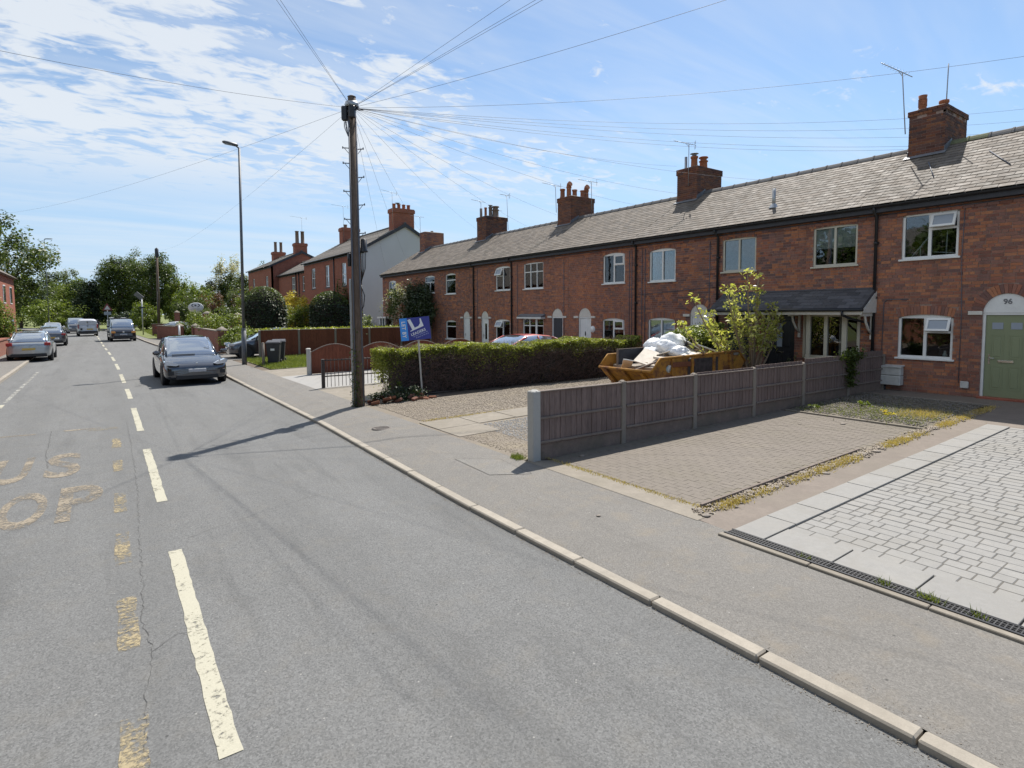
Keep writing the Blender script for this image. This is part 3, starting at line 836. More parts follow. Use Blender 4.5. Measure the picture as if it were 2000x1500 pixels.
mh = MB(); mh.lathe([(0, .004), (.15, .004), (.15, .0055), (.165, .0055), (.165, .002), (.185, .002), (.19, -.01)], n=28)
for a in range(-4, 5): mh.box(-.12, .12, a * .028 - .006, a * .028 + .006, .004, .007)
tag(mh.build('manhole_cover', simple('cast_iron', (.16, .14, .125), .7, .2, .2, 20), None, (4.37, 10.47, .1)), 'small round iron cover set in the footway', 'manhole cover')
# utility patches in footway
poly2 = MB(); poly2.add([(4.32, 7.55, .104), (4.85, 7.1, .104), (4.75, 6.2, .104), (4.27, 6.5, .104)], [(0, 1, 2, 3)])
struct(poly2.build('footway_patch', asphalt('newer_footway_patch', (0.185, 0.176, 0.162), .3, False, 0.5)))

# ------------------------------------------------------------------ road markings (flat sheets 4 mm above the road)
def paint(name, base, wear):
    m = MT(name); f = m.noise(24, 6, 0.75); g = m.noise(2.4, 4, 0.6); h = m.noise(120, 2)
    k = m.math('ADD', m.math('MULTIPLY', f, .6), m.math('MULTIPLY', g, .4))
    a = m.mr(k, wear - .06, wear + .05)
    c = m.mix(m.mr(h, .3, .7), tuple(x * .86 for x in base), base)
    m.col(c).set(rough=.75, spec=.3)
    t = m.n('ShaderNodeBsdfTransparent'); mx = m.n('ShaderNodeMixShader')
    m.l(a, mx.inputs[0]); m.l(m.b.outputs[0], mx.inputs[1]); m.l(t.outputs[0], mx.inputs[2]); m.l(mx.outputs[0], m.out.inputs[0])
    return m.m
M['wpaint'] = paint('white_road_paint', (.45, .425, .335), .585)
M['wpaint2'] = paint('worn_white_road_paint', (.42, .41, .37), .50)
M['ypaint'] = paint('faded_yellow_road_paint', (.36, .295, .18), .49)
M['bpaint'] = paint('faded_buff_lettering_paint', (.29, .245, .185), .515)
cl = thing('centre_line', None, None); cl['kind'] = 'structure'
def dash(root, ya, yb, fx, w, mat, name='line_dash', z=.004, rag=.006):
    m = MB(); n = max(2, int((yb - ya) / .12)); L = []; R = []
    for i in range(n + 1):
        y = ya + (yb - ya) * i / n; x = fx(y)
        L.append((x - w / 2 + random.uniform(-rag, rag), y, z)); R.append((x + w / 2 + random.uniform(-rag, rag), y, z))
    for i in range(n): m.add([L[i], R[i], R[i + 1], L[i + 1]], [(0, 1, 2, 3)])
    return m.build(name, mat, root)
d0 = [(3.24, 6.48), (8.3, 11.74), (13.66, 17.13), (19.09, 21.66), (23.67, 27.21), (29.6, 33.04), (35.2, 38.6), (40.8, 44.0), (46.2, 49.4), (51.8, 55.0), (57.4, 60.6), (63, 66), (68.6, 72), (74.2, 77.4), (-2.0, 1.2), (80, 83)]
for a, b in d0: dash(cl, a, b, xc, .115, M['wpaint'])
bs = thing('bus_stop_marking', None, None); bs['kind'] = 'structure'
for a, b in ((14.25, 14.45),):
    dash(bs, a, b, lambda y: -.05, .5, M['ypaint'], 'box_line')
for a, b in ((12.2, 13.1), (10.35, 11.1), (8.15, 9.05), (6.4, 7.35), (4.72, 5.62), (2.9, 3.9), (1.2, 2.1)):
    dash(bs, a, b, lambda y: .01 + y * .011, .13, M['ypaint'], 'box_line', rag=.012)
for xa in (-.7, -1.75):
    m = MB(); m.add([(xa, 14.56, .004), (xa + .62, 14.5, .004), (xa + .62, 14.62, .004), (xa, 14.68, .004)], [(0, 1, 2, 3)]); m.build('box_line', M['bpaint'], bs)
def letters(txt, x_left, y0, h, adv, w, mat, parent, thick=.03):
    for i, ch in enumerate(txt):
        cu = bpy.data.curves.new('glyph', 'FONT'); cu.body = ch; cu.size = 1.0; cu.offset = thick; cu.resolution_u = 4
        ob = bpy.data.objects.new('glyph', cu); COL.objects.link(ob)
        me = bpy.data.meshes.new_from_object(ob.evaluated_get(bpy.context.evaluated_depsgraph_get()))
        bpy.data.objects.remove(ob); bpy.data.curves.remove(cu)
        xs = [v.co.x for v in me.vertices]; ys = [v.co.y for v in me.vertices]
        sx = w / max(1e-3, max(xs) - min(xs)); sy = h / max(1e-3, max(ys) - min(ys))
        for v in me.vertices: v.co = Vector(((v.co.x - min(xs)) * sx, (v.co.y - min(ys)) * sy, 0))
        me.materials.clear(); me.materials.append(mat)
        link('letter', me, parent, (x_left + i * adv, y0, .005))
letters('BUS', -2.02, 10.45, 1.75, .62, .44, M['bpaint'], bs, .025)
letters('STOP', -2.22, 8.15, 1.6, .565, .46, M['bpaint'], bs, .025)
el = thing('edge_line', None, None); el['kind'] = 'structure'
for a, b in ((19.2, 19.9), (20.4, 22.6), (22.8, 30.6)): dash(el, a, b, lambda y: -2.17, .1, M['wpaint'] if a < 20 else M['wpaint2'])
# tarred crack and old trench line in the near lane
M['crack'] = simple('road_crack', (.085, .083, .080), .95)
def crack(pts, w, z=.003):
    m = MB(); P = []
    for a, b in zip(pts[:-1], pts[1:]):
        n = max(2, int(math.hypot(b[0] - a[0], b[1] - a[1]) / .05))
        for i in range(n): t = i / n; P.append((a[0] + (b[0] - a[0]) * t + random.uniform(-.014, .014), a[1] + (b[1] - a[1]) * t))
    P.append(pts[-1])
    for a, b in zip(P[:-1], P[1:]):
        ww = w * random.uniform(.3, 1.3) / 2
        d = Vector((b[0] - a[0], b[1] - a[1])); nn = Vector((-d.y, d.x)).normalized() * ww
        m.add([(a[0] - nn.x, a[1] - nn.y, z), (a[0] + nn.x, a[1] + nn.y, z), (b[0] + nn.x, b[1] + nn.y, z), (b[0] - nn.x, b[1] - nn.y, z)], [(0, 1, 2, 3)])
    struct(m.build('road_crack', M['crack']))
crack([(.09, 2.9), (.10, 3.5), (.12, 4.1), (.20, 4.6), (.16, 5.0), (.20, 5.9), (.24, 7.2), (.30, 8.9), (.33, 10.4), (.36, 12.5), (.37, 15.0)], .0045)
crack([(.20, 4.6), (.36, 4.75), (.44, 4.72)], .004)
crack([(.62, 6.75), (1.0, 6.95), (1.5, 7.15), (2.2, 7.4)], .004)
crack([(-.9, 14.8), (-.86, 13.5), (-.84, 12.3), (-.75, 11.2)], .007)
crack([(4.3, 7.6), (4.86, 7.13), (4.77, 6.2)], .007, .106)
# ------------------------------------------------------------------ the brick terrace
FX = 16.38                      # street face of the terrace
EX, EZ, RX, RZ = 16.16, 4.99, 19.45, 6.905
SLOPE = math.atan2(RZ - EZ, RX - EX); SLEN = math.hypot(RX - EX, RZ - EZ)
def arch_geo(y0, y1, z1, rise):
    w = (y1 - y0) / 2
    R = (w * w + rise * rise) / (2 * rise)
    return w, R, (y0 + y1) / 2, z1 - R
def excl(op, za, zb):
    """half-open interval of the opening (with its arch ring) that a brick course za..zb must avoid"""
    y0, y1, z0, z1, rise, ring = op
    zs = z1 - rise
    if zb <= z0 + .01: return None
    if za < zs - .02: return (y0, y1)
    w, R, yc, zc = arch_geo(y0, y1, z1, rise)
    zm = (za + zb) / 2; Ro = R + ring
    if zm - zc >= Ro: return None
    amax = math.asin(min(1, w / R)); h = math.sqrt(max(0, Ro * Ro - (zm - zc) ** 2))
    if amax < 1.5: h = min(h, (zm - zc) * math.tan(amax) + .01)
    return (yc - h, yc + h)
CUBE = MB(); CUBE.bbox(-.5, .5, -.5, .5, -.5, .5, .03)
def brickwork(house, ya, yb, z0, z1, ops, individual):
    items = []; z = z0; c = 0
    while z < z1 - .03:
        zb = min(z + .063, z1); spans = [(ya, yb)]
        for op in ops:
            e = excl(op, z, zb)
            if e is None: continue
            ns = []
            for s in spans:
                if e[1] <= s[0] or e[0] >= s[1]: ns.append(s); continue
                if e[0] - s[0] > .03: ns.append((s[0], e[0]))
                if s[1] - e[1] > .03: ns.append((e[1], s[1]))
            spans = ns
        head = c % 4 == 3; L = .1125 if head else .225; off = (.056 if head else (.1125 if c % 2 else 0))
        for s in spans:
            k = math.floor((s[0] - ya - off) / L); y = ya + off + k * L
            while y < s[1] - .02:
                L = .1125 if (head or random.random() < .22) else .225
                a = max(y, s[0] + .003); b = min(y + L - .011, s[1] - .003)
                if b - a > .025: items.append((a, b, z, zb))
                y += L
        z += .0745; c += 1
    vous = []
    for op in ops:
        y0, y1, oz0, oz1, rise, ring = op
        if ring < .05: continue
        w, R, yc, zc = arch_geo(y0, y1, oz1, rise); am = math.asin(min(1, w / R)) if rise < w * .98 else math.pi / 2
        n = max(3, int(round(2 * am * (R + ring * .6) / .074))); da = 2 * am / n
        for i in range(n):
            vous.append((yc, zc, R, ring, -am + i * da + .05 * da, -am + (i + 1) * da - .05 * da))
    items.sort(key=lambda t: FX * FX + t[0] ** 2 + (t[2] - 2.3) ** 2 * 1.0)
    lim = 300 if individual else 0
    um = CUBE.mesh('brick', M['brick']) if lim else None
    rest = MB()
    for n, (a, b, za, zb) in enumerate(items):
        dx = random.uniform(-.0035, .0015); ww = (b - a) + random.uniform(-.004, .001)
        if n < lim:
            o = link('brick', um, house, (FX + .05 + dx, (a + b) / 2, (za + zb) / 2)); o.scale = (.1, ww, zb - za)
        else:
            rest.box(FX + dx, FX + .1, (a + b) / 2 - ww / 2, (a + b) / 2 + ww / 2, za, zb)
    for (yc, zc, R, ring, a0, a1) in vous:
        r0, r1 = R + .002, R + ring; x0 = FX - .004 + random.uniform(-.003, .001); pts = []
        for r, a in ((r0, a0), (r1, a0), (r1, a1), (r0, a1)): pts.append((yc + r * math.sin(a), zc + r * math.cos(a)))
        rest.prism(pts, 0, x0, FX + .1)
    o = rest.build('brickwork', M['brick'], house, fix=True); o['kind'] = 'stuff'
def backing(house, ya, yb, z0, z1, ops):
    ys = sorted({ya, yb, *[v for o in ops for v in o[:2] if ya < v < yb]}); zs = sorted({z0, z1, *[v for o in ops for v in o[2:4] if z0 < v < z1]})
    m = MB()
    for a, b in zip(ys[:-1], ys[1:]):
        for c, d in zip(zs[:-1], zs[1:]):
            my, mz = (a + b) / 2, (c + d) / 2
            if any(o[0] < my < o[1] and o[2] < mz < o[3] for o in ops): continue
            m.box(FX + .009, FX + .20, a, b, c, d)
    for y0, y1, oz0, oz1, rise, ring in ops:
        if rise < .005: continue
        w, R, yc, zc = arch_geo(y0, y1, oz1, rise); am = math.asin(min(1, w / R))
        for sg in (-1, 1):
            pts = [(yc + sg * w, oz1)]
            for i in range(9):
                a = am * (1 - i / 8); pts.append((yc + sg * R * math.sin(a), zc + R * math.cos(a)))
            m.prism(pts, 0, FX + .009, FX + .19)
    m.build('wall', M['mortar'], house, fix=True)

def pane_quad(parent, ya, yb, za, zb, x, mat='glass', name='pane'):
    m = MB(); m.box(x, x + .006, ya, yb, za, zb); return m.build(name, M[mat], parent)
def window(house, y0, y1, z0, z1, rise, style, mat='upvc', inside=None, xr0=None, sill=True):
    """y0<y1 (y1 is the far, left-hand side in the photograph)"""
    X0 = FX + .035 if xr0 is None else xr0; fw = .055; zt = z1 - rise
    f = MB()
    f.box(X0, X0 + .07, y0, y0 + fw, z0, zt); f.box(X0, X0 + .07, y1 - fw, y1, z0, zt); f.box(X0, X0 + .07, y0 + fw, y1 - fw, z0, z0 + fw)
    if rise > .005:
        w, R, yc, zc = arch_geo(y0, y1, z1, rise); am = math.asin(min(1, w / R))
        pts = [(y1, zt - fw * .4), (y0, zt - fw * .4)] + [(yc + R * math.sin(-am + 2 * am * i / 12), zc + R * math.cos(-am + 2 * am * i / 12)) for i in range(13)]
        f.prism(pts, 0, X0, X0 + .07)
        ztop = zt - fw * .4
    else:
        f.box(X0, X0 + .07, y0 + fw, y1 - fw, zt - fw, zt); ztop = zt - fw
    W_ = y1 - y0; ym = (y0 + y1) / 2
    def mull(y, a, b, t=.05): f.box(X0 - .004, X0 + .066, y - t / 2, y + t / 2, a, b)
    def trans(z, a, b, t=.05): f.box(X0 - .002, X0 + .068, a, b, z - t / 2, z + t / 2)
    panes = []; opened = None
    zlo, zhi = z0 + fw, ztop
    if style == 'open_right' or style == 'open_left' or style == 'shut_right':       # one fixed light, toplight over fixed light on the other side
        mull(ym, zlo, zhi, .065); zq = zlo + (zhi - zlo) * .64
        s = (y0 + fw, ym - .0325) if style != 'open_left' else (ym + .0325, y1 - fw)
        t = (ym + .0325, y1 - fw) if style != 'open_left' else (y0 + fw, ym - .0325)
        trans(zq, s[0], s[1]); panes += [(t[0], t[1], zlo, zhi), (s[0], s[1], zlo, zq - .025)]
        if style == 'shut_right': panes.append((s[0], s[1], zq + .025, zhi)); opened = (s[0], s[1], zq, zhi, 0.0)
        else: opened = (s[0], s[1], zq, zhi, .42)
    elif style == 'two': mull(ym, zlo, zhi, .06); panes += [(y0 + fw, ym - .03, zlo, zhi), (ym + .03, y1 - fw, zlo, zhi)]
    elif style == 'top': zq = zlo + (zhi - zlo) * .72; trans(zq, y0 + fw, y1 - fw); panes += [(y0 + fw, y1 - fw, zlo, zq - .025), (y0 + fw, y1 - fw, zq + .025, zhi)]
    elif style == 'toptwo': zq = zlo + (zhi - zlo) * .66; trans(zq, y0 + fw, y1 - fw); mull(ym, zlo, zq, .05); panes += [(y0 + fw, ym - .025, zlo, zq - .025), (ym + .025, y1 - fw, zlo, zq - .025), (y0 + fw, y1 - fw, zq + .025, zhi)]
    elif style == 'six':
        zq = zlo + (zhi - zlo) * .66; a, b = y0 + W_ * .34, y0 + W_ * .66
        trans(zq, y0 + fw, y1 - fw, .04); mull(a, zlo, zhi, .045); mull(b, zlo, zhi, .045)
        for p, q in ((y0 + fw, a - .022), (a + .022, b - .022), (b + .022, y1 - fw)): panes += [(p, q, zlo, zq - .02), (p, q, zq + .02, zhi)]
    elif style == 'bay3':
        a, b = y0 + W_ * .36, y0 + W_ * .68; zq = zlo + (zhi - zlo) * .70
        mull(a, zlo, zhi, .12); mull(b, zlo, zhi, .06); trans(zq, y0 + fw, a - .06, .045); trans(zq, b + .03, y1 - fw, .045); trans(zq, a + .06, b - .03, .045)
        for p, q in ((y0 + fw, a - .06), (a + .06, b - .03), (b + .03, y1 - fw)): panes += [(p, q, zlo, zq - .02), (p, q, zq + .02, zhi)]
    wo_ = f.build('window', M[mat], house, fix=False)
    for p in panes: pane_quad(wo_, p[0], p[1], p[2], p[3], X0 + .03)
    if opened:
        a, b, c, d, ang = opened; h = d - c
        q = MB(); T = Matrix.Translation((X0 - .012, 0, d)) @ Matrix.Rotation(ang, 4, 'Y') @ Matrix.Translation((0, 0, -h))
        # frame of the top-hung sash
        for (p0, p1, r0, r1) in ((a, a + .05, 0, h), (b - .05, b, 0, h), (a + .05, b - .05, 0, .05), (a + .05, b - .05, h - .05, h)):
            q.box(-.02, .03, p0, p1, r0, r1, M=T)
        so_ = q.build('sash', M[mat], wo_)
        g = MB(); g.box(.0, .006, a + .05, b - .05, .05, h - .05, M=T); g.build('pane', M['obscured'] if ang > 0 else M['glass'], wo_)
    if sill:
        s = MB(); s.bbox(FX - .055, X0 + .02, y0 - .05, y1 + .05, z0 - .045, z0 + .002, .008); s.build('sill', M[mat], wo_)
    if inside:
        kind = inside
        m = MB(); xx = X0 + .16 if kind not in ('curtains', 'drapes') else X0 + .105
        if kind == 'curtains':
            for (a, b) in ((y0 + .03, y0 + W_ * .36), (y1 - W_ * .36, y1 - .03)):
                n = 22; r = []
                for i in range(n + 1):
                    y = a + (b - a) * i / n; xo = .02 * math.sin(i * 1.9) + .008 * math.sin(i * .7)
                    r.append([(xx + xo, y, z0), (xx + xo, y, z1)])
                for p, q in zip(r[:-1], r[1:]): m.add([p[0], q[0], q[1], p[1]], [(0, 1, 2, 3)])
            m.build('curtain', M['curtain'], wo_)
        elif kind == 'drapes':
            n = 48; r = []
            for i in range(n + 1):
                y = y0 + .03 + (W_ - .06) * i / n; xo = .02 * math.sin(i * 1.7) + .01 * math.sin(i * .6)
                r.append([(xx + xo, y, z0), (xx + xo, y, z1)])
            for p, q in zip(r[:-1], r[1:]): m.add([p[0], q[0], q[1], p[1]], [(0, 1, 2, 3)])
            m.build('curtain', M['curtain'], wo_)
        elif kind == 'halfblind':
            m.box(xx - .11, xx - .105, y0 + .04, y1 - .04, z0 + (z1 - z0) * .45, z1); m.build('blind', M['blind'], wo_)
        elif kind == 'blindlow':
            m.box(xx - .11, xx - .105, y0 + .04, y1 - .04, z0 + (z1 - z0) * .06, z1)
            m.build('blind', M['curtain'], wo_)
        elif kind == 'clutter':
            T = Matrix.Translation((xx + .05, 0, 0))
            m.ring([(xx, y1 - .12, z0 + .02), (xx + .05, ym + .02, z0 + .62)], .018, 6); m.ring([(xx, y0 + .06, z0 + .08), (xx, ym, z0 + .16)], .016, 6)
            m.ring([(xx + .02, y0 + .30, z0 + .05), (xx + .02, y0 + .29, z0 + .62)], .015, 6)
            m.ring([(xx + .05, y0 + .12, z0 + .1), (xx + .05, y0 + .10, z0 + .7)], .01, 6); m.ring([(xx + .02, ym + .25, z0 + .02), (xx + .02, ym + .25, z0 + .3)], .012, 6)
            m.build('drying_rack', M['upvc'], wo_)
        elif kind == 'vase':
            m.lathe([(0, 0), (.04, .01), (.055, .06), (.03, .12), (.025, .16)], (xx, y0 + .2, z0 + .03), 12); m.build('ornament', M['whitepaint'], wo_)
    return wo_
def arched_door(house, y0, y1, z0, zd, mat, style='six', number=None, impost=True, full=False, knock=None):
    """door leaf zd high under a semicircular panel"""
    X0 = FX + .05; w = (y1 - y0) / 2; yc = (y0 + y1) / 2
    f = MB(); fr = .05
    f.box(X0 - .02, X0 + .06, y0 - .0, y0 + fr, z0, zd); f.box(X0 - .02, X0 + .06, y1 - fr, y1, z0, zd); f.box(X0 - .018, X0 + .06, y0 + fr, y1 - fr, zd - .05, zd - .002)
    dfr = f.build('door_frame', M['whitepaint'], house)
    t = MB(); pts = [(yc - w, zd), ] + [(yc - w * math.cos(math.pi * i / 20), zd + w * math.sin(math.pi * i / 20)) for i in range(21)]
    t.prism(pts, 0, X0 - .03, X0 + .05); ty = t.build('arch_panel', M['stonepaint'] if number is None else M['whitepaint'], dfr, fix=True)
    if number:
        cu = bpy.data.curves.new('number', 'FONT'); cu.body = number; cu.size = .16; cu.align_x = 'CENTER'; cu.extrude = .003; cu.offset = .003
        ob = bpy.data.objects.new('number', cu); COL.objects.link(ob)
        me = bpy.data.meshes.new_from_object(ob.evaluated_get(bpy.context.evaluated_depsgraph_get())); bpy.data.objects.remove(ob)
        me.materials.clear(); me.materials.append(M['lead'])
        o = link('house_number', me, dfr, (X0 - .036, yc, zd + w * .46)); o.rotation_euler = (math.pi / 2, 0, -math.pi / 2)
    leaf_ = MB(); a, b = y0 + fr + .004, y1 - fr - .004; zt = zd - .055; zl = z0 + .03
    leaf_.box(X0 + .01, X0 + .05, a, b, zl, zt)
    H = zt - zl; W_ = b - a
    def raised(p0, p1, q0, q1):
        ya, yb, za, zb = a + W_ * p0, a + W_ * p1, zl + H * q0, zl + H * q1
        leaf_.box(X0 + .004, X0 + .02, ya, yb, za, za + .018); leaf_.box(X0 + .004, X0 + .02, ya, yb, zb - .018, zb)
        leaf_.box(X0 + .004, X0 + .02, ya, ya + .018, za + .018, zb - .018); leaf_.box(X0 + .004, X0 + .02, yb - .018, yb, za + .018, zb - .018)
        leaf_.bbox(X0 + .003, X0 + .02, ya + .05, yb - .05, za + .05, zb - .05, .012)
    if style == 'six':
        for p in ((.13, .44), (.56, .87)): raised(*p, .09, .38); raised(*p, .47, .76)
    elif style == 'two': raised(.16, .84, .08, .40)
    elif style == 'plank':
        for i in range(6): leaf_.bbox(X0 + .002, X0 + .02, a + W_ * i / 6 + .004, a + W_ * (i + 1) / 6 - .004, zl, zt, .004)
    dl = leaf_.build('door', M[mat], house)
    if style == 'six':
        for p in ((.15, .41), (.59, .85)):
            g = MB(); g.box(X0 + .002, X0 + .008, a + W_ * p[0], a + W_ * p[1], zl + H * .83, zl + H * .91); g.build('pane', M['obscured'], dl)
    if style == 'glazed':
        g = MB(); g.box(X0 + .002, X0 + .008, a + W_ * .3, a + W_ * .62, zl + H * .35, zl + H * .85); g.build('pane', M['glass'], dl)
    if style in ('six', 'two', 'black'):
        g = MB(); g.bbox(X0 - .012, X0 + .01, yc - .14, yc + .14, zl + H * .425, zl + H * .455, .005); g.build('letter_plate', M['chrome'], dl)
    h = MB(); h.ring([(X0 - .03, b - .08, zl + H * .475), (X0 - .03, b - .18, zl + H * .475)], .009, 7); h.ring([(X0 - .03, b - .08, zl + H * .475), (X0 + .01, b - .08, zl + H * .475)], .009, 7); h.box(X0 - .0, X0 + .008, b - .095, b - .065, zl + H * .40, zl + H * .52); h.build('handle', M['chrome'], dl)
    if knock: 
        g = MB(); g.lathe([(0, .02), (.03, .018), (.03, 0)], n=10, M=Matrix.Translation((X0, yc, zl + H * .62)) @ Matrix.Rotation(-math.pi / 2, 4, 'Y')); g.ring([(X0 - .01, yc, zl + H * .58), (X0 - .01, yc, zl + H * .68)], .02, 6); g.build('knocker', M['black'], dl)
    s = MB(); s.bbox(FX - .10, X0 + .06, y0 - .03, y1 + .03, z0 - .10, z0 + .028, .01); s.build('door_step', M['redbrickpaint'], house)
    if impost:
        for (p, q) in ((y0 - .27, y0 - .006), (y1 + .006, y1 + .27)):
            s = MB(); s.bbox(FX - .045, FX + .05, p, q, zd - .05, zd + .04, .008); s.build('impost', M['stonepaint'], house)
    return dl

slate_bm = MB(); slate_bm.bbox(0, .40, -.147, .147, 0, .009, .003)
SLATE_ME = slate_bm.mesh('slate', M['slate'])
def slates(house, ya, yb, individual):
    rest = MB(); cnt = 0; nrow = int(SLEN / .205) + 1
    ca, sa = math.cos(SLOPE), math.sin(SLOPE); tilt = .020 / .40
    cands = []
    for k in range(nrow):
        s = k * .205 - .03; y = ya - (.15 if k % 2 else 0)
        while y < yb:
            a = max(y, ya); b = min(y + .30, yb)
            if b - a > .04: cands.append((k, s, a, b))
            y += .30
    for (k, s, a, b) in cands:
        L = min(.40, SLEN - s); yc = (a + b) / 2; w = (b - a) / .30
        x = EX + s * ca - .019 * sa; z = EZ + s * sa + .019 * ca
        T = Matrix.Translation((x, yc, z)) @ Matrix.Rotation(-SLOPE + tilt + random.uniform(-.006, .006), 4, 'Y') @ Matrix.Rotation(random.uniform(-.008, .008), 4, 'Z') @ Matrix.Diagonal((L / .40, w, 1, 1))
        if individual and cnt < 300 and w > .4:
            o = link('slate', SLATE_ME, house); o.matrix_world = T; cnt += 1
        else:
            rest.bbox(0, .40, -.147, .147, 0, .009, .003, M=T)
    if rest.v: o = rest.build('slate_rows', M['slate'], house); o['kind'] = 'stuff'
def roof(house, ya, yb, individual, moss=False):
    m = MB(); m.add([(EX, ya, EZ - .01), (EX, yb, EZ - .01), (RX, yb, RZ - .01), (RX, ya, RZ - .01), (22.74, ya, EZ - .01), (22.74, yb, EZ - .01)], [(0, 1, 2, 3), (3, 2, 5, 4)])
    m.build('roof', M['slatedark'], house)
    slates(house, ya, yb, individual)
    n = max(1, int((yb - ya) / .45)); L = (yb - ya) / n
    for i in range(n):
        q = MB(); a = ya + i * L
        prof = [(-.14, -.09), (-.10, -.03), (-.05, .03), (0, .055), (.05, .03), (.10, -.03), (.14, -.09), (.125, -.09), (.09, -.04), (.0, .035), (-.09, -.04), (-.125, -.09)]
        q.prism([(px_, pz_) for px_, pz_ in prof], 1, 0, L - .012); q.prism([(px_ * 1.12, pz_ * 1.12 + .008) for px_, pz_ in prof], 1, L - .055, L - .008)
        o = q.build('ridge_tile', M['ridgemoss'] if moss and i > n * .6 else M['ridge'], house, (RX, a, RZ + .05 + random.uniform(-.006, .006)))
    g = MB(); pr = [(.055 * math.cos(t), .055 * math.sin(t)) for t in [math.pi + math.pi * i / 8 for i in range(9)]] + [(.048, 0), (-.048, 0)]
    g.prism([(EX - .02 + p, EZ - .035 + q) for p, q in pr], 1, ya, yb); g.build('gutter', M['gutter'], house, fix=True)
    fb = MB(); fb.box(EX + .02, EX + .045, ya, yb, EZ - .20, EZ - .01); fb.box(EX + .045, FX + .05, ya, yb, EZ - .20, EZ - .18); fb.build('fascia', M['fascia'], house)
    # corbelled course under the eaves
    c = MB(); y = ya
    while y < yb - .02:
        c.box(FX - .022, FX + .05, y, min(y + .216, yb), 4.655, 4.72); y += .225
    oc = c.build('string_course', M['brick'], house); oc['kind'] = 'stuff'
    cb = MB(); cb.ring([(FX - .03, ya, 4.735), (FX - .03, (ya + yb) / 2, 4.73), (FX - .03, yb, 4.735)], .011, 5); cb.build('cable', M['cable'], house)
def downpipe(house, y, z0=.3, z1=4.9, r=.038):
    m = MB(); m.ring([(EX - .02, y, EZ - .06), (EX - .02, y, EZ - .14), (FX - .055, y, EZ - .30), (FX - .055, y, z0)], r, 10)
    for z in (1.2, 2.6, 4.0): m.ring([(FX - .055, y, z), (FX - .055, y, z + .07)], r + .010, 10); m.box(FX - .03, FX + .01, y - .06, y + .06, z + .01, z + .06)
    m.build('downpipe', M['gutter'], house)
def pot(parent, x, y, z, h, r, kind='plain', mat='terracotta'):
    m = MB()
    if kind == 'plain': pr = [(r * 1.15, 0), (r * 1.15, .05), (r, .07), (r * .92, h - .08), (r * 1.12, h - .07), (r * 1.12, h), (r * .8, h), (r * .75, h - .1)]
    elif kind == 'cap': pr = [(r * 1.2, 0), (r * 1.2, .05), (r, .07), (r * .92, h * .62), (r * 1.15, h * .64), (r * 1.15, h * .70), (r * .8, h * .72), (r * .8, h * .9), (r * 1.2, h * .92), (r * 1.1, h), (0, h)]
    elif kind == 'tube': pr = [(r, 0), (r, h), (r * .8, h), (r * .78, h - .1)]
    elif kind == 'louvre':
        pr = [(r * 1.1, 0), (r, .05)]
        for i in range(6): a = .1 + (h - .2) * i / 6; pr += [(r * .95, a), (r * 1.12, a + .02), (r * .95, a + .05)]
        pr += [(r * 1.1, h), (r * .75, h), (r * .7, h - .1)]
    m.lathe(pr, (x, y, z), 14)
    o = m.build('chimney_pot', M[mat], parent)
    if kind == 'hood':
        pass
    return o
def cowl(parent, x, y, z, r=.1):
    m = MB(); m.lathe([(r * .7, 0), (r * .7, .06)], (x, y, z), 10); m.lathe([(0, .13), (r * 1.2, .09), (r * 1.3, .08), (0, .085)], (x, y, z), 12); m.build('cowl', M['lead'], parent)
def hood(parent, x, y, z, r=.12):
    m = MB(); m.ring([(x, y + .0, z - .02), (x, y, z + .06), (x - .02, y - .05, z + .13), (x - .02, y - .14, z + .17)], [r * .9, r, r * 1.05, r * 1.1], 12); m.build('cowl', M['terracotta'], parent)
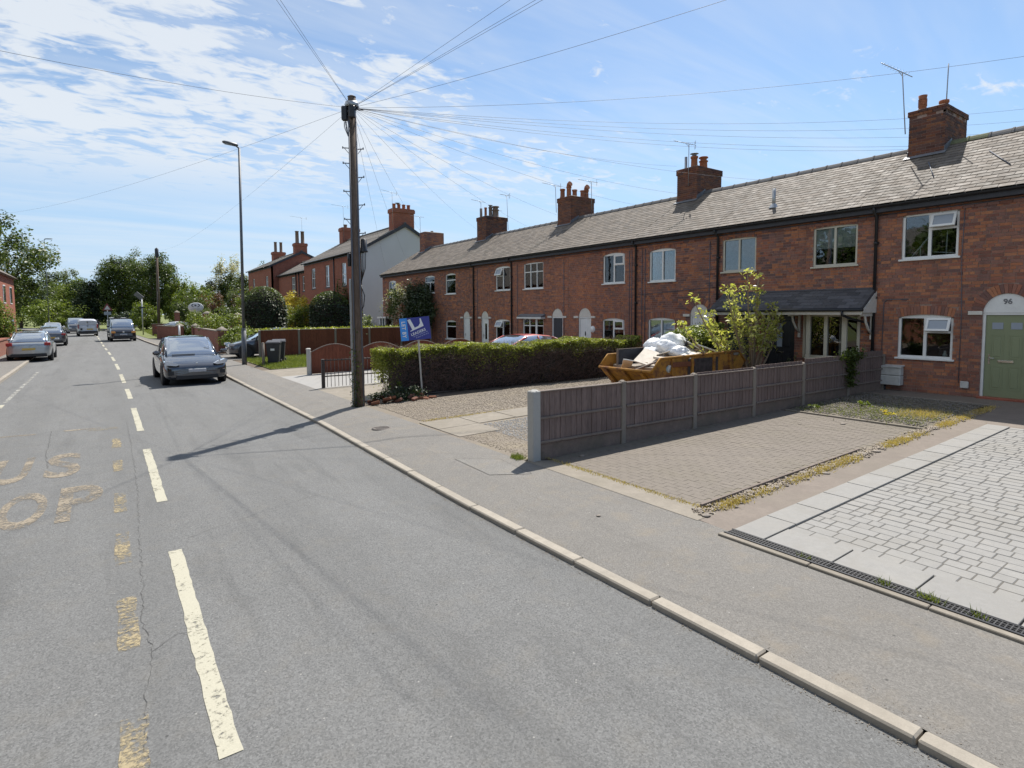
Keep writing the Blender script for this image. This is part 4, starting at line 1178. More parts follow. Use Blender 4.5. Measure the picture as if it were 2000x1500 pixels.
def chimney(house, ya, yb, xa, xb, zb, zt, mat='brickdark', name='chimney', crown=True):
    """brick stack: real bricks bonded round a mortar core, projecting top courses"""
    m = MB(); z = zb; c = 0
    while z < zt - .02:
        top = crown and z > zt - .24
        o_ = .03 if top else 0.0
        x0, x1, y0, y1 = xa - o_, xb + o_, ya - o_, yb + o_
        L = .225
        for side in range(4):
            (u0, u1) = (y0, y1) if side < 2 else (x0, x1)
            u = u0 - (.1125 if (c + side // 2) % 2 else 0)
            while u < u1 - .02:
                a = max(u, u0); b = min(u + .215, u1); u += L
                if b - a < .03: continue
                j = random.uniform(-.003, .003)
                if side == 0: m.box(x0 + j, x0 + .06, a, b, z, z + .065)
                elif side == 1: m.box(x1 - .06, x1 + j, a, b, z, z + .065)
                elif side == 2: m.box(a, b, y0 + j, y0 + .06, z, z + .065)
                else: m.box(a, b, y1 - .06, y1 + j, z, z + .065)
        z += .0745; c += 1
    ch = m.build(name, M[mat], house)
    k = MB(); k.box(xa + .008, xb - .008, ya + .008, yb - .008, zb - .05, z - .01)
    if crown: k.box(xa + .0, xb, ya, yb, z - .24, z - .012)
    k.build('mortar_core', M['mortar'], ch)
    f = MB(); f.lathe([(0, .05), (.2, .035), (.36, .01)], ((xa + xb) / 2, (ya + yb) / 2, z), 4, M=None)
    k2 = MB(); k2.add([(xa, ya, z), (xb, ya, z), (xb, yb, z), (xa, yb, z), (xa + .15, ya + .15, z + .05), (xb - .15, ya + .15, z + .05), (xb - .15, yb - .15, z + .05), (xa + .15, yb - .15, z + .05)], [(0, 1, 5, 4), (1, 2, 6, 5), (2, 3, 7, 6), (3, 0, 4, 7), (4, 5, 6, 7)])
    k2.build('flaunching', M['conc'], ch)
    # lead apron on the street slope
    l = MB(); zz = EZ + (xa - EX) * math.tan(SLOPE)
    l.box(-.20, .0, ya - .06, yb + .06, .028, .036, M=Matrix.Translation((xa, 0, zz + .02)) @ Matrix.Rotation(-SLOPE, 4, 'Y'))
    for yy in (ya - .012, yb + .002):
        xr_ = min(xb, RX)
        l.prism([(xa - .05, zz - .02), (xr_, EZ + (xr_ - EX) * math.tan(SLOPE) + .0), (xr_, EZ + (xr_ - EX) * math.tan(SLOPE) + .17), (xa - .02, zz + .17)], 1, yy, yy + .010)
    l.build('flashing', M['lead'], ch)
    return ch

def house(name, label, ya, yb, wins, doors, individual=False, extra_ops=(), moss=False, pipes=(), plinth=True):
    h = thing(name, label, 'house', (0, 0, 0), 0)
    ops = [(w['y'][0], w['y'][1], w['z'][0], w['z'][1], w.get('rise', .075), .0 if w.get('noarch') else .215) for w in wins if not w.get('noop')]
    for d in doors:
        w = (d['y'][1] - d['y'][0]) / 2; ops.append((d['y'][0], d['y'][1], d['z'][0], d['z'][1] + w, w * .999, .215 if d.get('arch', True) else 0))
    ops += list(extra_ops)
    brickwork(h, ya + .002, yb - .002, .22, 4.84, ops, individual)
    backing(h, ya + .001, yb - .001, .05, 4.85, ops)
    for w in wins:
        window(h, w['y'][0], w['y'][1], w['z'][0], w['z'][1], w.get('rise', .075) if w.get('style') != 'flat' else 0, w['s'], w.get('m', 'upvc'), w.get('i'))
    for d in doors:
        arched_door(h, d['y'][0], d['y'][1], d['z'][0], d['z'][1], d['m'], d.get('s', 'six'), d.get('n'), d.get('impost', True), knock=d.get('k'))
    roof(h, ya + .001, yb - .001, individual, moss)
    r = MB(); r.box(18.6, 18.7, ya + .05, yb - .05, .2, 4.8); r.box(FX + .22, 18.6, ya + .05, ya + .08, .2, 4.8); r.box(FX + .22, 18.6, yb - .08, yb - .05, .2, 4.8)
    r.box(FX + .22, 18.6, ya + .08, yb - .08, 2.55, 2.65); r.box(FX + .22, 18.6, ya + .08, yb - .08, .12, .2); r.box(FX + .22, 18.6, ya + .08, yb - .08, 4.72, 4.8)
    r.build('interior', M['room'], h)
    for y in pipes: downpipe(h, y)
    return h
W_ = lambda y, z, s, **k: dict(y=y, z=z, s=s, **k)
zup = (3.50, 4.60); zlo = (1.05, 2.12)
# off the right of the frame, next to number 96
h98 = house('terraced_house', 'red brick terraced house at the far right beyond the sage green door', -4.3, 2.35 + .0, [W_((-.6, .6), (3.57, 4.70), 'shut_right'), W_((-2.9, -1.7), (1.10, 2.18), 'two')], [dict(y=(-.3, .52), z=(.30, 2.26), m='whitepaint')], pipes=(-1.2,))
h96 = house('terraced_house', 'red brick terraced house with sage green front door numbered 96', 2.35, 6.65,
            [W_((4.88, 6.05), (3.57, 4.72), 'open_right', i='clutter', rise=.085), W_((4.91, 6.06), (1.13, 2.20), 'open_right', i='vase', rise=.07)],
            [dict(y=(3.50, 4.36), z=(.30, 2.24), m='greendoor', n='96')], True, moss=True, pipes=(6.62,))
h94 = house('terraced_house', 'terraced house with cream window frames and a long slate porch roof behind the fence', 6.65, 11.31,
            [W_((7.09, 8.25), (3.53, 4.62), 'two', m='cream', i='halfblind', rise=.03, style='flat'), W_((9.98, 11.14), (3.56, 4.60), 'two', m='cream', i='blindlow', rise=.03, style='flat')],
            [], True, extra_ops=[(8.72, 9.64, .28, 2.22, .001, 0), (7.0, 8.45, .95, 2.22, .001, 0), (10.1, 10.9, .8, 2.2, .001, 0)], pipes=(11.28,))
h92 = house('terraced_house', 'terraced house behind the yellow skip with a white arched doorway', 11.31, 14.8,
            [W_((13.0, 14.16), (3.39, 4.55), 'two', i='drapes'), W_((13.01, 14.2), (.98, 2.09), 'two', i='halfblind')],
            [dict(y=(11.62, 12.36), z=(.30, 2.18), m='whitepaint', s='plank')], True, pipes=(14.78,))
h90 = house('terraced_house', 'terraced house behind the hedge with a knocker on its white door', 14.8, 18.6,
            [W_((15.38, 16.54), (3.42, 4.60), 'shut_right', i='curtains'), W_((15.39, 16.56), (1.0, 2.06), 'shut_right', i='curtains')],
            [dict(y=(17.23, 17.98), z=(.30, 2.10), m='whitepaint', s='plank', k=1)], True)
h88 = house('terraced_house', 'terraced house with a dark blue arched door and a six pane upper window', 18.6, 22.5,
            [W_((20.34, 21.8), (3.40, 4.60), 'six', i='drapes', rise=.03), W_((20.34, 21.9), (.95, 2.02), 'bay3', rise=.02, i='curtains')],
            [dict(y=(19.0, 19.73), z=(.30, 2.10), m='navydoor', s='plank')])
h86 = house('terraced_house', 'terraced house with two white top hung windows standing open', 22.5, 26.27,
            [W_((22.92, 24.17), (3.41, 4.60), 'open_left', i='curtains'), W_((22.97, 24.22), (.95, 1.97), 'open_left', i='curtains')],
            [dict(y=(24.88, 25.56), z=(.30, 2.04), m='whitepaint', s='glazed')], pipes=(22.75, 26.24))
h84 = house('terraced_house', 'terraced house with a plain white arched door left of the black downpipe', 26.27, 29.9,
            [W_((28.21, 29.36), (3.38, 4.55), 'top', i='drapes'), W_((28.23, 29.38), (.80, 1.88), 'top', i='curtains')],
            [dict(y=(26.73, 27.4), z=(.30, 2.04), m='whitepaint', s='plank')])
h82 = house('terraced_house', 'terraced house half hidden by the flowering climbing rose', 29.9, 34.1,
            [W_((30.71, 31.96), (3.50, 4.56), 'toptwo', i='curtains')], [dict(y=(32.6, 33.3), z=(.30, 2.04), m='whitepaint', s='plank')])
h80 = house('terraced_house', 'end terraced house with a white bay window beside the grey gable', 34.1, 38.35,
            [W_((36.2, 37.4), (3.36, 4.52), 'shut_right', i='curtains')], [dict(y=(34.9, 35.6), z=(.30, 2.04), m='whitepaint', s='plank')], extra_ops=[(36.95, 38.0, .8, 2.0, .001, 0)])
# end walls of the row
for hh, y0_, y1_ in ((h80, 38.35, 38.45), (h98, -4.4, -4.3)):
    m = MB(); m.prism([(FX, 0), (22.6, 0), (22.6, 4.95), (RX, 6.83), (FX, 4.95)], 1, y0_, y1_); m.build('gable_wall', M['brickfar'], hh, fix=True)
m = MB(); m.box(22.5, 22.6, -4.3, 38.35, 0, 4.9); m.build('rear_wall', M['brickfar'], h98)
# house 94: porch roof, black door, bay, dark side opening
X = FX
pr = MB(); pr.add([(X, 6.78, 2.86), (X, 10.98, 2.84), (15.58, 11.05, 2.33), (15.58, 6.52, 2.34)], [(0, 3, 2, 1)])
po = MB(); po.prism([(X + .0, 2.88), (15.56, 2.36), (15.56, 2.30), (X, 2.80)], 1, 6.60, 11.05); po.prism([(X - .0, 2.91), (X - .06, 2.87), (X - .03, 2.84), (X, 2.86)], 1, 6.60, 11.05)
porch = po.build('porch_roof', M['slatedark'], h94, fix=True)
pl = math.hypot(.82, .52); pa = math.atan2(.52, .82)
for k in range(6):
    y = 6.60 - (.15 if k % 2 else 0); q = MB()
    while y < 11.04:
        a = max(y, 6.60); b = min(y + .294, 11.05)
        if b - a > .03: q.bbox(0, .24, a, b, 0, .008, .003, M=Matrix.Translation((15.56 + k * .155 * math.cos(pa), 0, 2.37 + k * .155 * math.sin(pa))) @ Matrix.Rotation(-pa + .05, 4, 'Y'))
        y += .30
    q.build('slate_course', M['slatedark'], porch)
q = MB(); q.bbox(15.60, 15.64, 6.60, 11.05, 2.20, 2.31, .006); q.box(15.64, X, 6.62, 11.02, 2.245, 2.27); q.build('porch_fascia', M['stonepaint'], porch)
q = MB(); q.prism([(X, 2.25), (X, 2.80), (15.62, 2.31), (15.62, 2.25)], 1, 6.575, 6.60); q.prism([(X, 2.25), (X, 2.80), (15.62, 2.31), (15.62, 2.25)], 1, 11.05, 11.075); q.build('porch_cheek', M['stonepaint'], porch, fix=True)
q = MB(); q.ring([(15.55, 6.55, 2.33), (15.55, 11.08, 2.33)], .045, 8); q.build('porch_gutter', M['gutter'], porch)
q = MB(); q.ring([(15.55, 7.05, 2.31), (15.55, 7.05, 2.2), (15.8, 6.95, 2.1), (16.28, 6.72, 1.98), (16.30, 6.70, 1.7)], .032, 8); q.build('porch_downpipe', M['gutter'], porch)
for y in (6.66, 8.56):
    q = MB(); q.box(X - .07, X, y - .03, y + .03, 1.55, 2.24); q.box(15.75, X - .07, y - .03, y + .03, 2.16, 2.24)
    q.ring([(X - .06, y, 1.70), (X - .25, y, 1.84), (X - .40, y, 2.02), (X - .45, y, 2.17)], .03, 6); q.build('porch_bracket', M['stonepaint'], porch)
q = MB(); q.box(X + .04, X + .09, 8.77, 9.59, .33, 2.17); 
for (a, b, c, d) in ((.12, .42, .1, .42), (.58, .88, .1, .42), (.12, .36, .5, .92), (.64, .88, .5, .92)):
    q.bbox(X + .025, X + .05, 8.77 + .82 * a, 8.77 + .82 * b, .33 + 1.84 * c, .33 + 1.84 * d, .012)
bd = q.build('door', M['black'], h94)
q = MB(); q.box(X + .02, X + .03, 9.10, 9.26, 1.25, 1.95); q.build('pane', M['obscured'], bd)
q = MB(); q.bbox(X + .015, X + .04, 9.05, 9.31, 1.06, 1.11, .005); q.ring([(X, 9.5, 1.2), (X, 9.42, 1.2)], .01, 6); q.ring([(X, 9.5, 1.2), (X + .04, 9.5, 1.2)], .01, 6); q.build('letter_plate', M['chrome'], bd)
q = MB(); q.box(X + .02, X + .12, 8.72, 8.77, .3, 2.22); q.box(X + .02, X + .12, 9.59, 9.64, .3, 2.22); q.box(X + .02, X + .12, 8.77, 9.59, 2.17, 2.22); q.build('door_frame', M['black'], h94)
# projecting bay with three lights
q = MB(); bx = X - .26; zb0, zb1 = 1.02, 2.20
cor = [(X - .0, 8.42), (bx, 8.20), (bx, 7.20), (X - .0, 6.98)]
def bar(m, p, r=.035, a=zb0, b=zb1): m.box(p[0] - r, p[0] + r, p[1] - r, p[1] + r, a, b)
for p in cor: bar(q, p)
bar(q, (bx, 7.70), .045); bar(q, (bx, 8.16), .04); bar(q, (bx, 7.24), .04)
for (p, r) in zip(cor[:-1], cor[1:]):
    for z in (zb0 + .02, zb1 - .02): q.ring([(p[0], p[1], z), (r[0], r[1], z)], .04, 4)
bay = q.build('bay_window', M['cream'], h94)
for (p, r) in zip(cor[:-1], cor[1:]):
    g = MB(); g.add([(p[0] + .01, p[1], zb0), (r[0] + .01, r[1], zb0), (r[0] + .01, r[1], zb1), (p[0] + .01, p[1], zb1)], [(0, 1, 2, 3)]); g.build('pane', M['glass'], bay)
g = MB(); n = 40
for i in range(n):
    y = 7.25 + .9 * i / n; g.add([(X - .05 + .02 * math.sin(i * 1.8), y, 1.05), (X - .05 + .02 * math.sin((i + 1) * 1.8), y + .9 / n, 1.05), (X - .05 + .02 * math.sin((i + 1) * 1.8), y + .9 / n, 2.15), (X - .05 + .02 * math.sin(i * 1.8), y, 2.15)], [(0, 1, 2, 3)]) if i < 9 else None
g.build('curtain', M['curtain'], bay)
q = MB(); q.prism([(X, 8.48), (bx - .07, 8.24), (bx - .07, 7.16), (X, 6.92)], 2, .97, 1.02); q.build('bay_sill', M['cream'], bay, fix=True)
q = MB(); q.prism([(X, 8.42), (bx + .02, 8.20), (bx + .02, 7.20), (X, 6.98)], 2, .1, .97); q.build('bay_wall', M['brickfar'], h94, fix=True)
q = MB(); q.box(X + .03, X + .08, 10.1, 10.9, .3, 2.2); q.build('side_door', M['black'], h94)
# vent pipe on the roof of 94
v = MB(); zv = EZ + (17.0 - EX) * math.tan(SLOPE); v.ring([(17.0, 9.8, zv - .02), (17.0, 9.8, zv + .58)], .05, 12); v.lathe([(.15, -.02), (.09, .08), (.055, .12)], (17.0, 9.8, zv), 12)
v.build('vent_pipe', M['metal'], h94)
# stays on the roof of 96
s_ = MB()
for (ya, yb) in ((6.2, 5.7), (4.9, 4.2)):
    za = EZ + (18.3 - EX) * math.tan(SLOPE) + .05; zb_ = EZ + (17.2 - EX) * math.tan(SLOPE) + .05; s_.ring([(18.3, ya, za), (17.2, yb, zb_)], .012, 5)
s_.build('roof_stay', M['cable'], h96)
# meter boxes, vents, pipes on 96
mb_ = MB(); mb_.bbox(X - .21, X, 5.90, 6.40, .42, .66, .015); mb_.bbox(X - .20, X, 5.90, 6.40, .665, .90, .02); mb_.prism([(X - .23, .895), (X, .93), (X, .90), (X - .23, .87)], 1, 5.88, 6.42)
mb_.build('meter_box', M['meter'], h96, fix=True)
q = MB(); q.ring([(X - .06, 6.3, .42), (X - .06, 6.3, .22)], .03, 8); q.build('meter_pipe', M['gutter'], h96)
q = MB(); q.bbox(X - .05, X, 4.56, 4.72, .48, .64, .01); q.build('vent_cover', M['meter'], h96)
q = MB(); q.ring([(X - .012, 4.76, .6), (X - .012, 4.76, 2.2), (X - .012, 4.80, 3.5), (X - .012, 4.78, 4.7)], .008, 5)
q.ring([(X - .015, 6.42, 1.0), (X - .015, 6.40, 2.50), (X - .015, 6.34, 2.58), (X - .015, 5.85, 2.58)], .010, 5); q.build('cable', M['cable'], h96)
for hh, ylist in ((h92, (11.6, 14.35, 14.5)), (h90, (15.0, 15.12)), (h88, (18.9, 22.3)), (h86, (25.9,))):
    q = MB()
    for y in ylist: q.ring([(X - .014, y, .9), (X - .014, y + .01, 2.6), (X - .014, y, 4.6)], .012, 5)
    q.build('cable', M['cable'], hh)
q = MB(); q.ring([(X - .014, 14.7, 2.95), (X - .014, 13, 3.02), (X - .014, 11.4, 3.1)], .008, 5); q.build('cable', M['cable'], h92)
q = MB(); q.lathe([(0, .05), (.12, .045), (.14, 0)], n=12, M=Matrix.Translation((X, 17.12, 1.6)) @ Matrix.Rotation(-math.pi / 2, 4, 'Y')); q.build('wall_light', M['upvc'], h90)
# canopy over the window of 88
q = MB(); q.prism([(X, 2.24), (X - .25, 2.12), (X - .25, 2.08), (X, 2.08)], 1, 20.2, 22.05); q.build('window_hood', M['lead'], h88, fix=True); q = MB(); q.box(X - .26, X, 20.2, 22.05, 2.02, 2.078); q.build('hood_board', M['upvc'], h88)
# small bay of the end house
q = MB()
for p in ((X, 36.9), (X - .45, 37.1), (X - .45, 37.95), (X, 38.15), (X - .45, 37.52)): bar(q, p, .045, .8, 1.95)
q.box(X - .55, X + .0, 36.8, 38.25, 1.95, 2.06); q.box(X - .5, X, 36.9, 38.15, .76, .82); q.box(X - .45, X, 37, 38.05, .1, .76); b80 = q.build('bay_window', M['upvc'], h80)
g = MB(); g.box(X - .44, X - .43, 37.1, 37.95, .82, 1.95); g.build('pane', M['glass'], b80)
q = MB(); q.bbox(X - .03, X, 35.75, 36.05, 3.55, 3.9, .01); q.build('alarm_box', M['cream'], h80)
# chimneys (stack > core, pots)
c1 = chimney(h96, 6.06, 6.93, 18.95, 20.6, 6.2, 7.93)
pot(c1, 19.25, 6.72, 7.95, .42, .10, 'louvre'); pot(c1, 19.6, 6.32, 7.95, .24, .11, 'plain')
c2 = chimney(h92, 14.05, 15.0, 18.95, 20.5, 6.2, 7.88)
pot(c2, 19.2, 14.78, 7.9, .52, .055, 'tube', 'alu'); p_ = pot(c2, 19.35, 14.5, 7.9, .5, .13, 'plain'); cowl(c2, 19.35, 14.5, 8.42, .13); pot(c2, 19.8, 14.4, 7.9, .52, .155, 'cap')
c3 = chimney(h88, 21.35, 22.35, 18.95, 20.5, 6.2, 7.97)
for (xx, yy, hh_, k_) in ((19.1, 22.15, .45, 'plain'), (19.3, 21.9, .55, 'plain'), (19.55, 21.75, .40, 'plain'), (19.95, 21.6, .38, 'plain'), (20.15, 21.55, .42, 'plain')): pot(c3, xx, yy, 7.99, hh_, .12, k_)
hood(c3, 19.3, 21.9, 8.5, .12); hood(c3, 20.15, 21.55, 8.38, .12)
c4 = chimney(h84, 28.95, 29.95, 18.95, 20.5, 6.2, 8.05)
for (xx, yy, hh_, r_, k_, mt) in ((19.1, 29.7, .55, .08, 'tube', 'buffpot'), (19.3, 29.5, .6, .08, 'plain', 'terracotta'), (19.55, 29.35, .62, .11, 'plain', 'buffpot'), (19.85, 29.25, .68, .20, 'cap', 'buffpot')): pot(c4, xx, yy, 8.05, hh_, r_, k_, mt)
cowl(c4, 19.55, 29.35, 8.7, .12)
c5 = chimney(h80, 36.9, 37.65, 18.95, 20.5, 6.1, 8.05, 'brick', crown=False)
pot(c5, 19.7, 37.2, 8.05, .12, .09, 'plain', 'buffpot')
def aerial(label, x, y, z0, h, yaw=0.0, kind='yagi', tilt=(0, 0), L=.75, pitch=.25):
    t = thing('television_aerial', label, 'aerial', (x, y, z0))
    m = MB(); top = (tilt[0] * h, tilt[1] * h, h); m.ring([(0, 0, 0), top], .014, 6); m.build('mast', M['alu'], t)
    if kind == 'rod': return t
    m = MB(); d = Vector((math.cos(yaw), math.sin(yaw), pitch)).normalized(); s = Vector((-math.sin(yaw), math.cos(yaw), 0)); T = Vector(top)
    m.ring([T - d * L * .35, T + d * L * .75], .011, 5); m.ring([T - Vector((0, 0, .10)), T + d * .12 + Vector((0, 0, -.02))], .008, 5)
    for i in range(9):
        p = T + d * L * (-.15 + .1 * i); w = .13 - .006 * i; m.ring([p - s * w, p + s * w], .005, 4)
    if kind == 'yagi':
        for q in (-.09, .09):
            p = T - d * L * .30
            for w in (-.05, .05, .0): m.ring([p - s * .14 + Vector((0, 0, q + w)), p + s * .14 + Vector((0, 0, q + w))], .006, 4)
            m.ring([p + Vector((0, 0, q - .05)), p + Vector((0, 0, q + .05))], .008, 4)
    m.build('boom', M['alu'], t); return t
YL = 2.25
aerial('leaning television aerial on the street side of the nearest chimney', 18.85, 6.98, 7.3, 1.75, 2.5, 'log', (-.0, .075), .9, .45)
aerial('bare metal mast rising from the pot of the nearest chimney', 19.55, 6.25, 8.0, 1.15, 0, 'rod', (-.02, -.02))
aerial('television aerial in front of the second chimney', 18.9, 14.42, 7.2, 1.6, 2.4, 'yagi', (0, 0), .8, .25)
aerial('left hand television aerial on the five pot chimney', 18.9, 22.4, 7.3, 1.35, 2.5, 'yagi', (0, .05), .9, .22)
aerial('right hand television aerial on the five pot chimney', 20.1, 21.1, 7.2, 1.55, 2.4, 'yagi', (0, .02), .9, .2)
aerial('thin television aerial at the left of the four pot chimney', 18.9, 29.4, 7.6, 1.35, 2.5, 'log', (0, 0), .8, .22)
aerial('tall leaning aerial right of the four pot chimney', 20.4, 28.7, 7.3, 2.1, 2.9, 'yagi', (.02, .09), .6, .1)
aerial('short aerial behind the four pot chimney', 20.3, 29.6, 8.0, .6, 2.5, 'log', (0, 0), .7, .22)
aerial('thin aerial on the plain square chimney at the row end', 18.9, 37.45, 7.6, 1.55, 2.5, 'log', (0, 0), .9, .15)
# ------------------------------------------------------------------ close board fence between the drives
FP = [(5.24, 6.74), (7.06, 6.67), (8.88, 6.60), (10.70, 6.53), (12.52, 6.47), (14.50, 6.41), (16.30, 6.36)]
fence = thing('board_fence', 'weathered brown close board fence with concrete posts between the brick drive and the skip', 'fence', (0, 0, 0))
for i, (x, y) in enumerate(FP):
    m = MB(); g = gz(x); s = .075 if i == 0 else .052; top = 1.18 if i == 0 else 1.195
    m.bbox(x - s, x + s, y - s, y + s, g - .15, top - .02, .012); m.lathe([(s * 1.0, 0), (s * .7, .015), (0, .02)], (x, y, top - .02), 4)
    m.build('post', M['postnew'] if i == 0 else M['post'], fence)
for i in range(6):
    (xa, ya), (xb, yb) = FP[i], FP[i + 1]
    L = math.hypot(xb - xa, yb - ya) - .11; T = Matrix.Translation((xa, ya, 0)) @ Matrix.Rotation(math.atan2(yb - ya, xb - xa), 4, 'Z') @ Matrix.Translation((.055, 0, 0))
    g0 = gz((xa + xb) / 2); zb = g0 + .22; zt = 1.135
    q = MB(); q.bbox(0, L, -.022, .022, g0 - .10, zb, .006, M=T); q.build('gravel_board', M['gboard'], fence)
    p = MB()
    for z in (zb + .02, (zb + zt) / 2 - .01): p.bbox(0, L, -.062, -.034, z, z + .035, .005, M=T)
    pan = p.build('fence_panel', M['fencecap'], fence)
    q = MB(); q.bbox(-.0, L, -.06, .03, zt, zt + .022, .005, M=T); q.build('capping_rail', M['fencecap'], pan)
    n = 16; w = L / n
    if i == 0: bm_ = MB(); bm_.prism([(0, -.012), (w * 1.12, -.004), (w * 1.12, .006), (0, .006)], 2, 0, zt - zb); BME = bm_.mesh('board', M['fence'])
    for k in range(n):
        o = link('board', BME, pan); o.matrix_world = T @ Matrix.Translation((k * w, -.02 + random.uniform(-.003, .003), zb)) @ Matrix.Rotation(random.uniform(-.006, .006), 4, 'Y') @ Matrix.Diagonal((w / (1.71 / 16) * 1.0, 1, 1 - random.uniform(0, .006), 1))
# ------------------------------------------------------------------ red stained fences further along
def scallop(name, label, P0, P1, n, zb, zl, zh, mat, posts=True, bw=.12, arch=True, individual=True):
    r = thing(name, label, 'fence', (0, 0, 0)); L = math.hypot(P1[0] - P0[0], P1[1] - P0[1]); T0 = Matrix.Translation((P0[0], P0[1], 0)) @ Matrix.Rotation(math.atan2(P1[1] - P0[1], P1[0] - P0[0]), 4, 'Z')
    pl = L / n
    for i in range(n + 1):
        if posts:
            m = MB(); m.bbox(i * pl - .05, i * pl + .05, -.05, .05, zb, zl + .03, .01, M=T0); m.lathe([(.065, 0), (.03, .03), (0, .035)], (0, 0, 0), 4, M=T0 @ Matrix.Translation((i * pl, 0, zl + .03))); m.build('post', M['post'], r)
    for i in range(n):
        k = int((pl - .1) / bw); w = (pl - .1) / k; bar_ = MB(); top = []
        for j in range(k):
            t = (j + .5) / k; z = zl + (zh - zl) * math.sin(math.pi * t) if arch else zh
            m = MB(); m.bbox(i * pl + .05 + j * w + .002, i * pl + .05 + (j + 1) * w - .002, -.012, .008, zb + .04, z, .003, M=T0)
            if individual: m.build('board', M[mat], r)
            else:
                bar_.v += [tuple(Vector(v)) for v in []]
                base = len(bar_.v); bar_.v += m.v; bar_.f += [tuple(a + base for a in f) for f in m.f]; bar_.mi += m.mi; bar_.sm += m.sm
        if not individual:
            o = bar_.build('board_run', M[mat], r); o['kind'] = 'stuff'
        pts = []
        for j in range(13):
            t = j / 12; z = zl + (zh - zl) * math.sin(math.pi * t) if arch else zh
            pts.append(T0 @ Vector((i * pl + .05 + t * (pl - .1), 0, z)))
        c = MB(); c.ring(pts, .022, 5); c.ring([T0 @ Vector((i * pl + .05, .02, zb + .3)), T0 @ Vector(((i + 1) * pl - .05, .02, zb + .3))], .03, 4); c.build('rail', M['fencecap'], r)
    return r
scallop('arched_fence', 'low reddish brown fence with four arched panels behind the black railings', (6.12, 21.1), (13.4, 21.3), 4, .1, .93, 1.20, 'fencered', bw=.13)
scallop('straight_fence', 'red stained fence with pale concrete posts below the two dark yew bushes', (6.40, 30.4), (15.9, 30.4), 5, .15, 1.47, 1.50, 'fencered', bw=.13, arch=False, individual=False)
# ------------------------------------------------------------------ railings
rl = thing('iron_railing', 'low peeling black iron railing on posts between the telegraph pole and the arched fence', 'railing', (0, 0, 0))
def rail_y(x): return 17.17 - (x - 5.36) * .05
for x in (5.36, 7.19, 9.0, 10.8):
    q = MB(); y = rail_y(x); q.bbox(x - .045, x + .045, y - .045, y + .045, gz(x) - .1, .97, .008); q.build('post', M['redrail'], rl)
for (xa, xb) in ((5.36, 7.19), (7.19, 9.0), (9.0, 10.8)):
    for z in (.93, .45): 
        q = MB(); q.ring([(xa, rail_y(xa), z), (xb, rail_y(xb), z)], .020, 6); q.build('rail', M['redrail'], rl)
x = 5.48
while x < 10.7:
    q = MB(); y = rail_y(x); q.ring([(x, y, gz(x) + .02), (x, y, .98)], .009, 5); q.lathe([(0, .985), (.018, .97), (0, .955)], (x, y, 0), 6); q.build('bar', M['redrail'], rl); x += .113
# ------------------------------------------------------------------ hedge
def hy(x): return 14.05 - (x - 6.2) * .125 + .07 * math.sin(x * 3.1) * math.sin(x * 1.3 + .5) + .04 * math.sin(x * 7.7)
hedge = thing('privet_hedge', 'long clipped privet hedge, green on top and bare brown below, beside the gravel drive', 'hedge', (0, 0, 0))
m = MB(); nx = 60; rings = []
for i in range(nx + 1):
    x = 6.5 + (14.6 - 6.5) * i / nx; y = hy(x); g = gz(x) - .05
    j = lambda a=.05: random.uniform(-a, a)
    rings.append([(x, y + .14 + j(), g), (x, y + .10 + j(), .6 + j()), (x, y + .12 + j(), 1.05 + j()), (x, y + .35 + j(), 1.28 + j(.03)), (x, y + .8 + j(), 1.26 + j(.03)), (x, y + .95 + j(), .6), (x, y + .9, g)])
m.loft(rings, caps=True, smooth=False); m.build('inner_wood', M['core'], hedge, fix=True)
HY = np.vectorize(hy)
n = 26000
x = 6.0 + 8.7 * rng.uniform(0, 1, n); hyv = HY(x); topz = 1.39 + .06 * np.sin(x * 1.7) + .045 * np.sin(x * 5.3 + np.sin(x * 2)) + .03 * np.sin(x * 11.3) + .02 * np.maximum(0, x - 11)
face = rng.uniform(0, 1, n)
y = np.where(face < .55, hyv + rng.uniform(-.02, 1.0, n), hyv + np.abs(rng.normal(0, .05, n)) - .10 * rng.uniform(0, 1, n) ** 3)
depth = np.abs(rng.normal(0, .28, n)) + .03 * rng.uniform(0, 1, n)
lowpatch = .20 + .24 * np.clip(np.sin(x * 2.1 + 1) + np.sin(x * 5.3) * .8 + np.sin(x * 0.9) * .6, 0, 2)
z = np.where(face < .55, topz - np.abs(rng.normal(0, .045, n)), topz - depth * lowpatch * 2.0)
z = np.where(z < .35, topz - .1 * rng.uniform(0, 1, n), z)
leafmesh('leaves', np.stack([x, y, z], 1), .055, M['lf_hedge'], hedge, aspect=.6)
n = 1500; x = 6.1 + 8.5 * rng.uniform(0, 1, n); hyv = HY(x)
z = .2 + 1.1 * rng.uniform(0, 1, n) ** .8; y = hyv + rng.uniform(-.03, .12, n)
leafmesh('sparse_leaves', np.stack([x, y, z], 1), .045, M['lf_dark'], hedge)
# left end of the hedge
n = 3500; t = rng.uniform(0, 1, n); y = 14.05 + 1.0 * rng.uniform(0, 1, n); z = 1.36 - np.abs(rng.normal(0, .35, n)); k = z > .3
P = np.stack([6.05 + rng.uniform(-.05, .18, n), y, z], 1)[k]
leafmesh('end_leaves', P, .055, M['lf_hedge'], hedge, aspect=.6)
def twigs(name, parent, n, f, r=.004, mat='twig'):
    m = MB()
    for i in range(n):
        a, b = f(); m.ring([a, b], [r, r * .5], 3, caps=False, smooth=False)
    o = m.build(name, M[mat], parent); return o
def ht():
    x = random.uniform(6.1, 14.5); y = hy(x) + random.uniform(-.02, .15); z = random.uniform(.15, 1.25); d = Vector((random.gauss(0, .13), -random.uniform(0, .09), random.uniform(-.04, .2)))
    a = Vector((x, y, z)); return a, a + d
tw = twigs('bare_twigs', hedge, 6500, ht, .0065)
